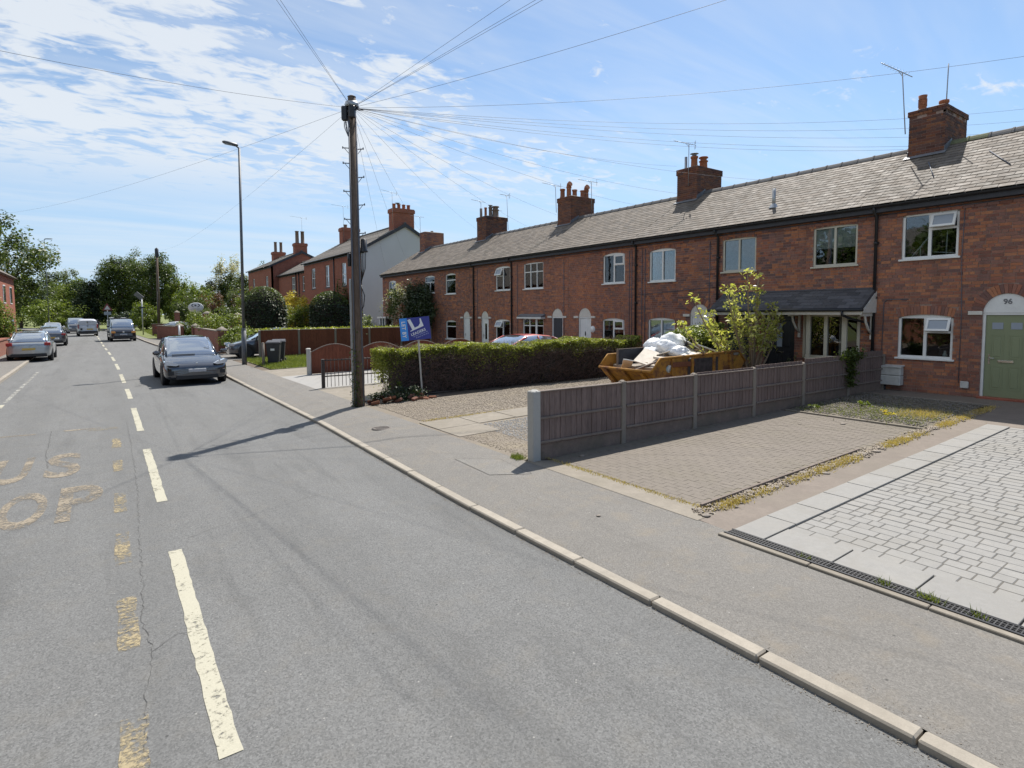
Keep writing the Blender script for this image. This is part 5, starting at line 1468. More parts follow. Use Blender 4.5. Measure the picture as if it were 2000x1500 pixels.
def ht2():
    x = random.uniform(6.1, 8.2); a = Vector((x, hy(x) + random.uniform(.05, .9), .12)); return a, a + Vector((random.gauss(0, .18), random.gauss(0, .1), random.uniform(.4, .9)))
twigs('bare_stems', hedge, 90, ht2, .011)
def feather(): 
    x = random.uniform(6.0, 14.4); a = Vector((x, hy(x) + random.uniform(.05, .9), 1.38)); return a, a + Vector((random.gauss(0, .03), random.gauss(0, .03), random.uniform(.03, .13)))
twigs('shoots', hedge, 1300, feather, .003, 'barkpale')
# rubble, weeds and bare ground at the foot of the pole
rb = thing('rubble_pile', 'low heap of broken brick and roots beside the foot of the telegraph pole', 'rubble', (0, 0, 0))
for i in range(26):
    q = MB(); q.bbox(-.10, .10, -.05, .05, 0, .065, .012); o = q.build('brick', M['brickdark'], rb, (random.uniform(5.3, 6.9), random.uniform(13.05, 13.5), .06 + random.uniform(0, .16))); o.rotation_euler = (random.uniform(-.5, .5), random.uniform(-.5, .5), random.uniform(0, 3))
P, o_ = blob_points(1500, (6.1, 13.35, .28), (.75, .22, .22), 26, .4)
leafmesh('ivy', P, .06, M['lf_dark'], rb)
def weed(name, label, x, y, r, h, n, mat, cat='weeds', ls=.05, group=None):
    t = thing(name, label, cat, (x, y, gz(x)), 0, group)
    P, out = blob_points(n, (0, 0, h * .5), (r, r, h * .5), max(6, n // 30), .35)
    P[:, 2] = np.maximum(P[:, 2], .01); leafmesh('leaves', P, ls, M[mat], t); return t
weed('sapling', 'small leafy sapling at the left end of the hedge behind the pole', 6.35, 14.2, .22, .55, 260, 'lf_fresh', 'plant', .07)
def blades(name, label, pts, h, mat, cat='grass', kind=None, w=.006, parent=None):
    n = len(pts); a = rng.uniform(0, 6.28, n); hh = h * rng.uniform(.4, 1.2, n); lean = rng.normal(0, .45, (n, 2)) * hh[:, None]
    ca, sa = np.cos(a) * w, np.sin(a) * w; Z0 = np.zeros(n)
    V = np.stack([pts + np.stack([ca, sa, Z0], 1), pts - np.stack([ca, sa, Z0], 1), pts + np.stack([lean[:, 0], lean[:, 1], hh], 1)], 1).reshape(-1, 3)
    me = bpy.data.meshes.new(name); me.vertices.add(3 * n); me.vertices.foreach_set('co', V.astype(np.float32).ravel()); me.loops.add(3 * n); me.loops.foreach_set('vertex_index', np.arange(3 * n, dtype=np.int32))
    me.polygons.add(n); me.polygons.foreach_set('loop_start', np.arange(0, 3 * n, 3, dtype=np.int32)); me.polygons.foreach_set('loop_total', np.full(n, 3, dtype=np.int32)); me.materials.append(M[mat]); me.update()
    o = link(name, me, parent); tag(o, label, cat, None, kind); return o
def pts_strip(n, x0, x1, fy, sd_, dz=.008, clump=22):
    cx = rng.uniform(x0, x1, clump); wts = rng.uniform(.2, 1, clump); idx = rng.choice(clump, n, p=wts / wts.sum())
    x = cx[idx] + rng.normal(0, .16, n); y = fy + rng.normal(0, sd_, n); return np.stack([x, y, GZ(x) + dz], 1)
blades('dry_grass', None, pts_strip(6500, 5.3, 15.0, 3.80, .05), .045, 'drygrass', None, 'stuff', .006)
P = np.stack([rng.normal(13.2, .32, 1500), rng.normal(4.35, .22, 1500), np.full(1500, gz(13))], 1); blades('dry_grass', None, P, .10, 'drygrass', None, 'stuff')
P = np.stack([rng.normal(13.0, .5, 900), rng.normal(5.1, .35, 900), np.full(900, gz(13))], 1); blades('weeds', None, P, .09, 'grass', None, 'stuff')
P = np.stack([rng.uniform(11.9, 15, 3500), rng.uniform(4.0, 6.3, 3500), np.full(3500, gz(13.5))], 1); blades('weeds', None, P, .06, 'grass', None, 'stuff')
for q in range(3):
    weed('weed', ('yellowing weed in the planting bed below the window', 'small green weed in the middle of the planting bed', 'low green weed near the corner of the planting bed')[q], (12.6, 13.3, 12.1)[q], (4.75, 5.5, 6.0)[q], .16, .14, 120, ('lf_yellow', 'lf_fresh', 'lf_fresh')[q])
P = np.stack([rng.normal(5.12, .04, 260), rng.normal(7.0, .06, 260), np.full(260, .1)], 1); blades('grass_tuft', 'bright green grass tuft at the foot of the pale end post of the fence', P, .07, 'grass')
for k, yy in enumerate((2.55, 1.9, 1.62, 1.55, 1.3)):
    P = np.stack([rng.normal(5.07, .012, 26), rng.normal(yy, .03, 26), np.full(26, .1)], 1); o = blades('grass_tuft', ('small grass tuft in the drain grate farthest from the viewer', 'small grass tuft second along the drain grate from its far end', 'grass tuft in the middle of the drain grate, left of its close neighbour', 'grass tuft in the middle of the drain grate, right of its close neighbour', 'small grass tuft in the drain grate nearest the right edge of the picture')[k], P, .08, 'grass'); o['group'] = 'grass tufts in the drain'
P = np.stack([rng.uniform(5.25, 9.6, 1600), 10.47 + rng.normal(0, .05, 1600), np.full(1600, gz(7))], 1); blades('dry_grass', None, P, .03, 'drygrass', None, 'stuff', .005)
P = np.stack([rng.uniform(5.12, 5.5, 1000), rng.uniform(3.8, 6.8, 1000), np.full(1000, .105)], 1); P[:, 0] = 5.46 + rng.normal(0, .03, 1000); blades('dry_grass', None, P, .025, 'drygrass', None, 'stuff', .005)
n = 26000; x = rng.uniform(5.5, 15.5, n); y = rng.uniform(24.2, 30.3, n); blades('lawn_grass', None, np.stack([x, y, GZ(x) + .01], 1), .13, 'grass', None, 'stuff', .014)
# ivy over the fence
iv = thing('climbing_ivy', 'ivy hanging over the fence in front of the cream bay window', 'climber', (14.6, 6.38, 0))
P = np.concatenate([np.stack([rng.normal(0, .28, 500), rng.normal(-.03, .06, 500), rng.normal(1.25, .07, 500)], 1), np.stack([rng.normal(-.12, .12, 420), rng.normal(-.08, .03, 420), rng.uniform(.5, 1.25, 420)], 1)])
leafmesh('leaves', P, .075, M['lf_tree'], iv)
# ------------------------------------------------------------------ shrub tree and round bush in front of 94
sh = thing('garden_tree', 'small many stemmed tree with glossy yellow green leaves behind the skip', 'tree', (14.85, 9.1, .28))
m = MB(); leafP = []
tips = [(-3.1, .45, 1.75), (-2.7, .3, 2.35), (-1.6, -.1, 2.6), (-1.0, .1, 2.45), (-.5, -.1, 3.1), (-.7, .25, 2.7), (.1, -.1, 3.0), (.5, .1, 2.6), (.85, -.15, 2.2), (1.25, -.25, 1.75), (-2.4, -.1, 1.55), (-1.9, .3, 1.75), (1.0, .2, 1.5), (.1, -.5, 1.7), (-.9, -.5, 1.8), (.5, -.45, 2.0), (-.4, .4, 2.0), (-2.0, .2, 2.0), (-1.1, .0, 2.1), (1.35, -.3, 2.15)]
for tx, ty, tz in tips:
    a = Vector((random.uniform(-.12, .12), random.uniform(-.1, .1), 0)); b = Vector((tx * .86, ty * .86, tz)); mid = a.lerp(b, .5) + Vector((tx * .12, 0, -.10 * abs(tx)))
    pts = []
    for i in range(9):
        t = i / 8; p = a * (1 - t) ** 2 + mid * 2 * t * (1 - t) + b * t * t; pts.append(p)
        if t > .45 and p.z > .95:
            for k in range(int(8 + 12 * t)):
                d = Vector((random.gauss(0, 1), random.gauss(0, 1), random.gauss(0, .8))).normalized() * random.uniform(.03, .20); leafP.append(tuple(p + d))
    m.ring(pts, [.035 * (1 - i / 10) + .004 for i in range(9)], 6)
    for q in range(3):
        t = random.uniform(.45, .9); p = pts[int(t * 8)]; e = p + Vector((random.uniform(-.4, .4), random.uniform(-.3, .3), random.uniform(.15, .45)))
        m.ring([p, e], [.010, .004], 5)
        for k in range(11): leafP.append(tuple(p.lerp(e, random.uniform(.3, 1.1)) + Vector((random.gauss(0, .05), random.gauss(0, .05), random.gauss(0, .05)))))
m.build('stem', M['barkpale'], sh)
leafmesh('leaves', np.array(leafP), .118, M['lf_shrub'], sh, aspect=.45, upb=.2)
rbz = thing('round_bush', 'dense rounded dark bush beside the white arched doorway behind the skip', 'bush', (14.6, 10.75, .3))
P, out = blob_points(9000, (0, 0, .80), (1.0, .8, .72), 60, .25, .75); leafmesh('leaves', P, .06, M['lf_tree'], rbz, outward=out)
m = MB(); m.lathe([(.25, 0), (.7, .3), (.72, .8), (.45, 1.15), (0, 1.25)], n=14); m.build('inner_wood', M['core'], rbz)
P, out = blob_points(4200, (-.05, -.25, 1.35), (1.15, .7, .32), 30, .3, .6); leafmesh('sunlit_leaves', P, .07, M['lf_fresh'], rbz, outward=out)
weed('potted_plant', 'small pale green plant showing above the fence beside the black door', 15.9, 8.55, .2, 1.0, 260, 'lf_grey', 'plant', .07)
# ------------------------------------------------------------------ skip and its load
def skip_mat():
    m = MT('rusty_yellow_skip_paint'); f = m.noise(3.2, 6, .7); g = m.noise(11, 5, .7); s = m.noise(2.0, 4, .6, sc=(1, 1, .25))
    c = m.mix(m.mr(f, .46, .60), (.42, .205, .035), (.17, .075, .035)); c = m.mix(m.mr(g, .56, .70, 0, .8), c, (.10, .05, .03)); c = m.mix(m.mr(s, .58, .72, 0, .7), c, (.16, .075, .04))
    c = m.mix(m.mr(g, .30, .22, 0, .6), c, (.60, .36, .10))
    m.col(c).set(rough=.72, spec=.35).bump(g, .15, .003); return m.m
M['skip'] = skip_mat(); M['skipdark'] = simple('skip_black_panel', (.055, .045, .043), .8, 0, .6, 7)
skp = thing('skip', 'rusty yellow builders skip full of scrap behind the brown fence', 'skip', (0, 0, 0))
YN, YF = 9.0, 10.72; gsk = gz(12.3)
side_prof = [(11.15, gsk + .05), (10.50, .90), (10.80, 1.19), (14.02, 1.235), (14.34, .94), (13.62, gsk + .05)]
for nm, ya, yb in (('side_panel', YN, YN + .025), ('side_panel', YF - .025, YF)):
    q = MB(); q.prism(side_prof, 1, ya, yb); q.build(nm, M['skip'], skp, fix=True)
q = MB(); q.prism([(11.15, gsk + .05), (10.50, .90), (10.53, .91), (11.18, gsk + .07)], 1, YN + .025, YF - .025); q.build('end_panel', M['skip'], skp, fix=True)
q = MB(); q.prism([(13.62, gsk + .05), (14.34, .94), (14.02, 1.235), (14.0, 1.22), (14.31, .94), (13.6, gsk + .07)], 1, YN + .025, YF - .025); q.build('end_panel', M['skip'], skp, fix=True)
q = MB(); q.box(11.15, 13.62, YN + .02, YF - .02, gsk + .03, gsk + .06); q.build('floor', M['skip'], skp)
q = MB()
for yy in (YN - .01, YF + .01):
    q.ring([(10.50, yy, .90), (10.80, yy, 1.20), (14.02, yy, 1.245), (14.34, yy, .95)], .028, 6)
q.ring([(10.49, YN, .90), (10.49, YF, .90)], .035, 6); q.ring([(14.34, YN, .95), (14.34, YF, .95)], .03, 6); q.build('rim', M['skip'], skp)
for yy, sg in ((YN, -1), (YF, 1)):
    for xx in (11.25, 12.0, 12.9, 13.6):
        q = MB(); q.box(xx - .04, xx + .04, min(yy, yy + sg * .05), max(yy, yy + sg * .05), gsk + .1, 1.18); q.build('rib', M['skip'], skp)
for yy in (YN + .25, YN + .85, YN + 1.45):
    q = MB(); q.prism([(11.12, gsk + .06), (10.50, .86), (10.44, .86), (11.06, gsk + .03)], 1, yy, yy + .09); q.build('rib', M['skip'], skp, fix=True)
q = MB(); q.box(11.85, 13.1, YN - .012, YN - .002, .62, 1.13); q.build('black_panel', M['skipdark'], skp)
q = MB(); q.lathe([(.085, 0), (.085, .01), (0, .012)], n=18, M=Matrix.Translation((11.12, YN - .002, .93)) @ Matrix.Rotation(math.pi / 2, 4, 'X')); q.build('sticker', simple('pale_round_sticker', (.35, .42, .42), .6, 0, .3, 20), skp)
q = MB(); q.box(13.78, 14.0, YN - .02, YN - .01, 1.14, 1.2); q.build('sticker', M['conc'], skp)
for yy in (YN - .07, YF + .07):
    for xx in (11.3, 13.5): q = MB(); q.ring([(xx, yy - .05, .75), (xx, yy + .05, .75)], .035, 8); q.build('lifting_lug', M['skip'], skp)
ds = thing('scrap_door', 'grey board standing upright inside the far side of the skip', 'board', (10.95, 10.5, .6)); q = MB(); q.box(0, 1.7, -.01, .02, 0, .74); q.build('board_face', M['fascia'], ds); q = MB(); q.box(-.03, .0, -.02, .03, -.1, .76); q.box(0, 1.7, -.015, .025, .74, .755); q.build('board_edge', M['fencecap'], ds)
def scrap(label, x, y, z, w, d, h, rot, mat, cat='board'):
    q = MB(); q.bbox(-w / 2, w / 2, -d / 2, d / 2, -h / 2, h / 2, .006); o = q.build('scrap_' + cat, M[mat], None, (x, y, z)); o.rotation_euler = rot; tag(o, label, cat, 'scrap in the skip'); return o
scrap('big white scrap board leaning in the skip left of the plastic bags', 11.3, 9.75, 1.15, .75, .55, .03, (.3, -.38, .3), 'ply')
scrap('cream scrap board lying across the near side of the skip', 11.75, 9.35, 1.13, .95, .55, .06, (.08, .03, .05), 'ply')
scrap('brown painted board under the cream board in the skip', 11.65, 9.2, 1.02, .9, .5, .12, (.0, .02, .05), 'brickdark')
scrap('pale brick coloured block at the street end of the skip', 11.35, 9.18, .92, .55, .3, .18, (.1, .1, .2), 'plaster', 'block')
scrap('narrow white board standing against the street end of the skip', 10.85, 10.1, .95, .6, .25, .03, (.2, .6, .9), 'plaster')
scrap('long thin timber across the middle of the skip', 11.7, 10.0, 1.12, 1.5, .09, .05, (.1, -.12, .5), 'scrapwood', 'timber')
scrap('white board sloping down the right of the plastic bags', 13.0, 9.8, 1.40, .95, .5, .03, (.25, .38, .1), 'plaster')
scrap('buff cardboard sheet under the sloping white board', 12.7, 9.55, 1.28, .8, .5, .03, (.5, .25, -.1), 'ply')
scrap('black strip sticking up beside the plastic bags', 12.55, 9.6, 1.42, .035, .04, .34, (.2, .25, 0), 'black', 'strip')
for lab_, args in (('small white offcut lying against the near rim of the skip', (12.1, 9.15, 1.22, .45, .3, .03, (.3, -.15, .2), 'plaster')),
                   ('short grey batten poking out at the street end of the skip', (10.95, 9.55, .98, .6, .05, .04, (.1, -.35, -.5), 'fencecap')),
                   ('torn cream sheet between the bags and the scrap boards', (11.7, 9.65, 1.24, .4, .35, .02, (-.3, .2, .8), 'ply')),
                   ('brown batten lying across the right end of the skip', (13.35, 9.7, 1.25, 1.1, .06, .05, (0, .08, .35), 'scrapwood')),
                   ('white trim leaning down the right side of the heap', (13.2, 9.4, 1.33, .9, .05, .03, (0, .28, -.1), 'upvc'))):
    scrap(lab_, *args)
q = MB(); q.box(10.9, 14.0, YN + .1, YF - .1, .6, .95); o = q.build('rubble_fill', M['rubble'], None); tag(o, 'mixed rubble filling the bottom of the skip', 'rubble')
M['bag'] = MT('white_plastic_bag').col((.80, .81, .83)).set(rough=.35, spec=.5).m
def bag(label, x, y, z, r, seed):
    import bmesh
    bm = bmesh.new(); bmesh.ops.create_icosphere(bm, subdivisions=4, radius=1); rr = random.Random(seed); c = [(Vector((rr.gauss(0, 1), rr.gauss(0, 1), rr.gauss(0, 1))).normalized(), rr.uniform(.16, .55), rr.uniform(-.20, .24)) for _ in range(60)]
    for v in bm.verts:
        n_ = v.co.normalized(); d = 1
        for (cc, w, a) in c: d += a * math.exp(-((n_ - cc).length / w) ** 2 * 2.5)
        d += .05 * abs(math.sin(n_.x * 11 + n_.z * 9 + seed)) + .05 * abs(math.sin(n_.y * 13 - n_.z * 8)) + .03 * math.sin(n_.z * 27 + n_.x * 12)
        v.co = n_ * d
    me = bpy.data.meshes.new('plastic_bag'); bm.to_mesh(me); bm.free(); me.materials.append(M['bag']); me.polygons.foreach_set('use_smooth', [True] * len(me.polygons))
    o = link('plastic_bag', me, None, (x, y, z)); o.scale = r; tag(o, label, 'bag', 'white plastic bags in the skip')
bag('large crumpled white plastic bag at the top of the load in the skip', 12.35, 9.95, 1.45, (.33, .28, .27), 1)
bag('white plastic bag leaning between the largest one and the scrap boards', 12.0, 9.8, 1.38, (.24, .24, .2), 7)
bag('half empty white plastic bag at the right foot of the heap', 12.9, 10.1, 1.32, (.26, .22, .14), 8)
bag('white plastic bag at the peak of the heap right of the largest one', 12.66, 9.95, 1.53, (.20, .2, .16), 2)
bag('white plastic bag with a red mark in the middle of the skip load', 12.15, 9.5, 1.27, (.30, .22, .15), 3)
bag('small white plastic bag at the left of the bag heap', 11.85, 10.15, 1.24, (.26, .2, .14), 4)
bag('white plastic bag behind the largest one in the skip', 12.1, 10.3, 1.40, (.26, .2, .2), 5)
# ------------------------------------------------------------------ telegraph pole, lamp columns
PX_, PY_ = 5.0, 13.29
pole = thing('telegraph_pole', 'tall brown timber telegraph pole with junction boxes at the footway edge', 'pole', (PX_, PY_, .1))
q = MB(); q.ring([(0, 0, -.3), (.0, 0, 3.0), (-.0, 0, 7.27)], [.132, .112, .09], 14); q.lathe([(.1, 7.27), (.04, 7.30), (0, 7.31)], n=12); q.build('pole', M['poletimber'], pole)
for z, sg in ((6.1, -1), (6.07, 1), (5.75, -1), (5.42, 1), (5.1, -1), (4.78, 1), (4.45, -1), (4.12, 1)):
    q = MB(); u = Vector((.81, -.58, 0)) * sg; b_ = u * .10; q.ring([b_ + Vector((0, 0, z)), b_ + u * .14 + Vector((0, 0, z + .01))], .012, 5); q.ring([b_ + Vector((0, 0, z - .12)), b_ + u * .10 + Vector((0, 0, z))], .007, 5); q.box(-.01, .01, -.01, .01, 0, .05, M=Matrix.Translation(b_ + u * .14 + Vector((0, 0, z - .01)))); q.build('step_iron', M['cable'], pole)
u = Vector((.81, -.58, 0)); w_ = Vector((.58, .81, 0))
RZm = Matrix.Rotation(math.atan2(-.58, .81), 4, 'Z')
for (a, s, z0, z1, r0) in ((-.165, -.02, 6.72, 7.05, .075), (.04, -.13, 6.75, 7.02, .075)):
    q = MB(); q.bbox(a - .07, a + .07, s - .06, s + .06, z0, z1, .02, M=RZm); q.build('junction_box', M['black'], pole)
q = MB()
for i in range(9): 
    a = Vector((random.uniform(-.2, -.05), random.uniform(-.08, .02), 6.7)); q.ring([RZm @ a, RZm @ (a + Vector((random.uniform(-.03, .05), 0, -.12))), RZm @ (Vector((-.09, -.06, 6.35)))], .006, 4, caps=False)
for i in range(8):
    a = random.uniform(0, 6.28); q.ring([(0, 0, 6.98 + i * .015), (.17 * math.cos(a), .17 * math.sin(a), 7.03 + i * .01)], .008, 4)
for i in range(6): q.ring([RZm @ Vector((.09, 0, 7.0)), RZm @ Vector((.12 + i * .03, random.uniform(-.05, .05), 6.98 + random.uniform(-.03, .03)))], .014, 5)
q.build('cable_loops', M['cable'], pole)
q = MB(); q.lathe([(0, 7.16), (.15, 7.14), (.16, 7.05), (.14, 7.03)], n=14); q.build('ring_head', M['metal'], pole)
q = MB(); q.bbox(-.165, -.10, -.045, .045, 0, 3.05, .012, M=RZm); q.build('cable_guard', M['metal'], pole)
q = MB(); q.ring([RZm @ Vector((.11, -.05, 0)), RZm @ Vector((.10, -.05, 3.6)), RZm @ Vector((.10, -.05, 6.7))], .022, 6); q.ring([RZm @ Vector((-.05, -.13, 0)), RZm @ Vector((-.05, -.12, 6.7))], .018, 6); q.build('riser_cable', M['cable'], pole)
q = MB(); q.lathe([(.0, .32), (.07, .30), (.078, .05), (.09, .03), (.09, 0), (0, 0)], (0, 0, 3.68), 12, M=Matrix.Translation(u * .20)); q.box(-.0, .2, -.02, .02, 3.66, 3.70, M=RZm)
for dx in (-.04, .0, .04): q.ring([u * (.20 + dx) + Vector((0, 0, 3.68)), u * (.19 + dx * .8) + Vector((0, 0, 3.3)), u * .11 + Vector((0, 0, 2.95))], .010, 5)
q.ring([u * .11 + Vector((0, 0, 2.9)), u * .19 + Vector((0, 0, 2.65)), u * .16 + Vector((0, 0, 2.4)), u * .10 + Vector((0, 0, 2.3))], .012, 5); q.build('splice_dome', M['black'], pole)
q = MB(); q.lathe([(0, .32), (.05, .3), (.05, 0), (0, 0)], (0, 0, 3.35), 10, M=Matrix.Translation(u * -.15)); q.build('small_joint', M['black'], pole)
P = np.stack([rng.normal(-.10, .07, 420), rng.normal(-.10, .05, 420), np.abs(rng.normal(0, .75, 420))], 1); P[:, 2] = np.where(P[:, 2] > 2.2, 1.0, P[:, 2]); leafmesh('ivy', P, .055, M['lf_tree'], pole)
def lamp_col(label, x, y, h, head=.78, z0=.1, d=(-1, 0), k=1.0):
    t = thing('lamp_column', label, 'street lamp', (x, y, z0)); q = MB(); q.ring([(0, 0, -.2), (0, 0, 1.5)], .105 * k, 12); q.lathe([(.105 * k, 1.5), (.065 * k, 1.62)], n=12); q.ring([(0, 0, 1.6), (0, 0, h - .12)], [.068 * k, .048 * k], 12); q.build('column', M['lamppost'], t)
    q = MB(); q.ring([(0, 0, h - .14), (d[0] * .12, d[1] * .12, h - .06)], .035, 8); A = math.atan2(d[1], d[0]); T = Matrix.Translation((0, 0, h)) @ Matrix.Rotation(A, 4, 'Z') @ Matrix.Rotation(-.06, 4, 'Y')
    rr = [];
    for (a, w, b, c) in ((.04, .05, -.05, .0), (.12, .10, -.07, .03), (.4, .13, -.06, .04), (head - .06, .11, -.04, .035), (head, .05, -.02, .02)): rr.append([T @ Vector(p) for p in ((a, -w, b), (a, -w * .8, c), (a, w * .8, c), (a, w, b))])
    q.loft(rr); q.build('lantern', M['lamppost'], t, fix=True)
    q = MB(); q.box(.3, head - .1, -.09, .09, -.075, -.058, M=T); q.build('lens', M['obscured'], t); return t
lamp_col('tall grey street lamp beside the bins and the parked dark car', 5.11, 27.4, 9.52, .66)
for o_ in [o for o in COL.objects if o.get('label', '').startswith('tall grey street lamp')]: o_.rotation_euler = (0, .013, 0)
lamp_col('distant thin street lamp in front of the dark trees at the bend', 3.04, 110, 10.5, .9, 0)
lc = lamp_col('far street lamp behind the trees at the left edge', -5.6, 100, 12.6, .9, 0, (1, 0), .8)
# second telegraph pole down the street
p2 = thing('telegraph_pole', 'distant dark telegraph pole standing before the trees', 'pole', (6.55, 92, .1)); q = MB(); q.ring([(0, 0, -.2), (.15, 0, 11.0)], [.2, .13], 10); q.build('pole', M['bark'], p2); q = MB(); q.lathe([(0, 11.3), (.22, 11.1), (.24, 10.2), (.14, 9.9)], (.15, 0, 0), 10); q.ring([(-.1, -.1, 0), (.0, -.1, 5.5)], .06, 6); q.build('junction_box', M['fascia'], p2)
# telephone wires
TOP = Vector((5.0, 13.29, 7.12))
def wire(label, a, b, sag=.35, r=.0034, cat='wire'):
    a = Vector(a); b = Vector(b); m = MB(); n = 22; m.ring([a.lerp(b, i / n) - Vector((0, 0, sag * 4 * (i / n) * (1 - i / n))) for i in range(n + 1)], r, 4, caps=False)
    o = m.build('telephone_wire', M['cable'], None); tag(o, label, cat, 'telephone wires'); return o
wire('first of the two wires running up over the road at the top left', (5.0, 13.29, 7.12), (1.00, 7.71, 7.41), 0.00)
wire('second of the two wires running up over the road at the top left', (5.0, 13.29, 7.12), (1.04, 7.50, 7.33), 0.00)
wire('wire running from the near pole to the left edge over the clouds', (5.0, 13.29, 7.12), (-1.62, 11.37, 6.22), 0.10)
wire('wire sloping down to the left edge past the lamp head', (5.0, 13.29, 7.12), (-6.48, 62.34, 10.51), 0.50)
wire('wire dropping from the near pole to the distant pole', (5.0, 13.29, 7.12), (6.70, 92.00, 11.00), 0.90)
wire('steepest of the three wires fanning up to the right from the pole', (5.0, 13.29, 7.12), (5.40, 5.61, 7.09), 0.00)
wire('middle of the three wires fanning up to the right from the pole', (5.0, 13.29, 7.12), (5.66, 5.12, 6.96), 0.00)
wire('lowest of the three wires fanning up to the right from the pole', (5.0, 13.29, 7.12), (5.70, 4.94, 6.90), 0.00)
wire('long wire rising to the top edge right of the three fanned wires', (5.0, 13.29, 7.12), (8.24, 3.02, 6.83), 0.10)
wire('long sagging wire crossing the sky above the nearest chimney', (5.0, 13.29, 7.12), (17.65, 2.36, 7.87), 0.35)
wire('highest of the three wires passing behind the nearest chimney', (5.0, 13.29, 7.12), (24.95, 5.22, 8.77), 0.45)
wire('middle of the three wires passing behind the nearest chimney', (5.0, 13.29, 7.12), (24.95, 5.20, 8.38), 0.45)
wire('lowest of the three wires passing behind the nearest chimney', (5.0, 13.29, 7.12), (24.95, 5.19, 8.03), 0.45)
wire('upper wire meeting the nearest chimney below its aerial', (5.0, 13.29, 7.12), (19.20, 6.98, 7.02), 0.30)
wire('lower wire meeting the roof left of the nearest chimney', (5.0, 13.29, 7.12), (19.40, 7.21, 7.01), 0.35)
wire('wire ending at the ridge between the first and second chimneys', (5.0, 13.29, 7.12), (19.40, 11.81, 7.00), 0.25)
wire('wire reaching the left side of the second chimney', (5.0, 13.29, 7.12), (19.00, 15.06, 8.09), 0.25)
wire('wire to the ridge right of the five pot chimney', (5.0, 13.29, 7.12), (19.20, 15.21, 7.07), 0.25)
wire('wire to the ridge left of the second chimney', (5.0, 13.29, 7.12), (19.40, 17.63, 7.01), 0.25)
wire('wire ending at the five pot chimney', (5.0, 13.29, 7.12), (19.00, 22.46, 7.20), 0.20)
wire('wire to the ridge right of the four pot chimney', (5.0, 13.29, 7.12), (19.40, 25.47, 7.04), 0.20)
wire('wire ending at the four pot chimney', (5.0, 13.29, 7.12), (19.00, 30.12, 7.43), 0.20)
wire('wire going to the plain square chimney at the row end', (5.0, 13.29, 7.12), (19.20, 37.64, 7.94), 0.20)
wire('wire to the verge of the grey gable wall', (5.0, 13.29, 7.12), (16.90, 35.89, 6.14), 0.10)
wire('steep wire down to the front of the end terraced house', (5.0, 13.29, 7.12), (16.50, 38.24, 5.60), 0.10)
# ------------------------------------------------------------------ letting board
M['signblue'] = MT('navy_sign_print').col((.04, .05, .30)).set(rough=.45).m; M['signcyan'] = MT('bright_blue_sign_print').col((.06, .33, .90)).set(rough=.45).m; M['signwhite'] = MT('white_sign_print').col((.85, .87, .90)).set(rough=.5).m
M['signpale'] = MT('pale_blue_sign_print').col((.30, .33, .58)).set(rough=.5).m
sg = thing('letting_board', 'blue letting board on a white stake in front of the hedge', 'sign', (6.97, 13.86, .12)); sg.rotation_euler = (0, D2R(-3.0), math.atan2(-.50, .86))
q = MB(); q.bbox(-.022, .022, -.022, .022, -.1, 2.10, .004); q.build('stake', M['whitepost'], sg)
W2, z0, z1 = .395, 1.50, 2.10
q = MB(); q.box(-W2, W2, -.045, -.024, z0, z1); pn = q.build('panel', M['signblue'], sg); pn.rotation_euler = (0, D2R(-2), 0)
q = MB(); q.box(-W2, -W2 + .20, -.048, -.0455, z0, z1); q.build('side_strip', M['signcyan'], pn)
def sign_text(body, x, z, size, mat, parent, rot=0.0, off=.0, y=-.050, sx=1.0):
    cu = bpy.data.curves.new('text', 'FONT'); cu.body = body; cu.size = size; cu.align_x = 'CENTER'; cu.align_y = 'CENTER'; cu.offset = off; cu.space_character = 1.08
    ob = bpy.data.objects.new('text', cu); COL.objects.link(ob); me = bpy.data.meshes.new_from_object(ob.evaluated_get(bpy.context.evaluated_depsgraph_get())); bpy.data.objects.remove(ob)
    me.materials.clear(); me.materials.append(M[mat]); o = link('lettering', me, parent, (x, y, z)); o.rotation_euler = (math.pi / 2, rot, 0); o.scale = (sx, 1, 1); return o
sign_text('LET BY', -W2 + .095, (z0 + z1) / 2, .135, 'signwhite', pn, math.pi / 2, .004)
A = -D2R(17)
T = Matrix.Translation((.03, 0, 1.86)) @ Matrix.Rotation(A, 4, 'Y')
q = MB(); q.prism([(-.15, .24), (-.07, .24), (-.045, -.02), (.06, -.015), (.13, .04), (.165, .16), (.195, .16), (.19, -.065), (-.19, -.075), (-.19, -.06), (-.125, -.045)], 1, -.050, -.0465, M=T); q.build('emblem', M['signwhite'], pn, fix=True)
sign_text('LEADERS', .075, 1.70, .098, 'signwhite', pn, A, .002)
q = MB()
for r, (a, b) in enumerate((((-.17, .22), (-.10, .24)))):
    x = a
    while x < b: L = random.uniform(.012, .03); q.box(x, x + L, -.0485, -.047, -.012, .014, M=Matrix.Translation((.10, 0, 1.635 - r * .055)) @ Matrix.Rotation(A, 4, 'Y')); x += L + random.choice([.006, .006, .02])
q.build('small_print', M['signpale'], pn)
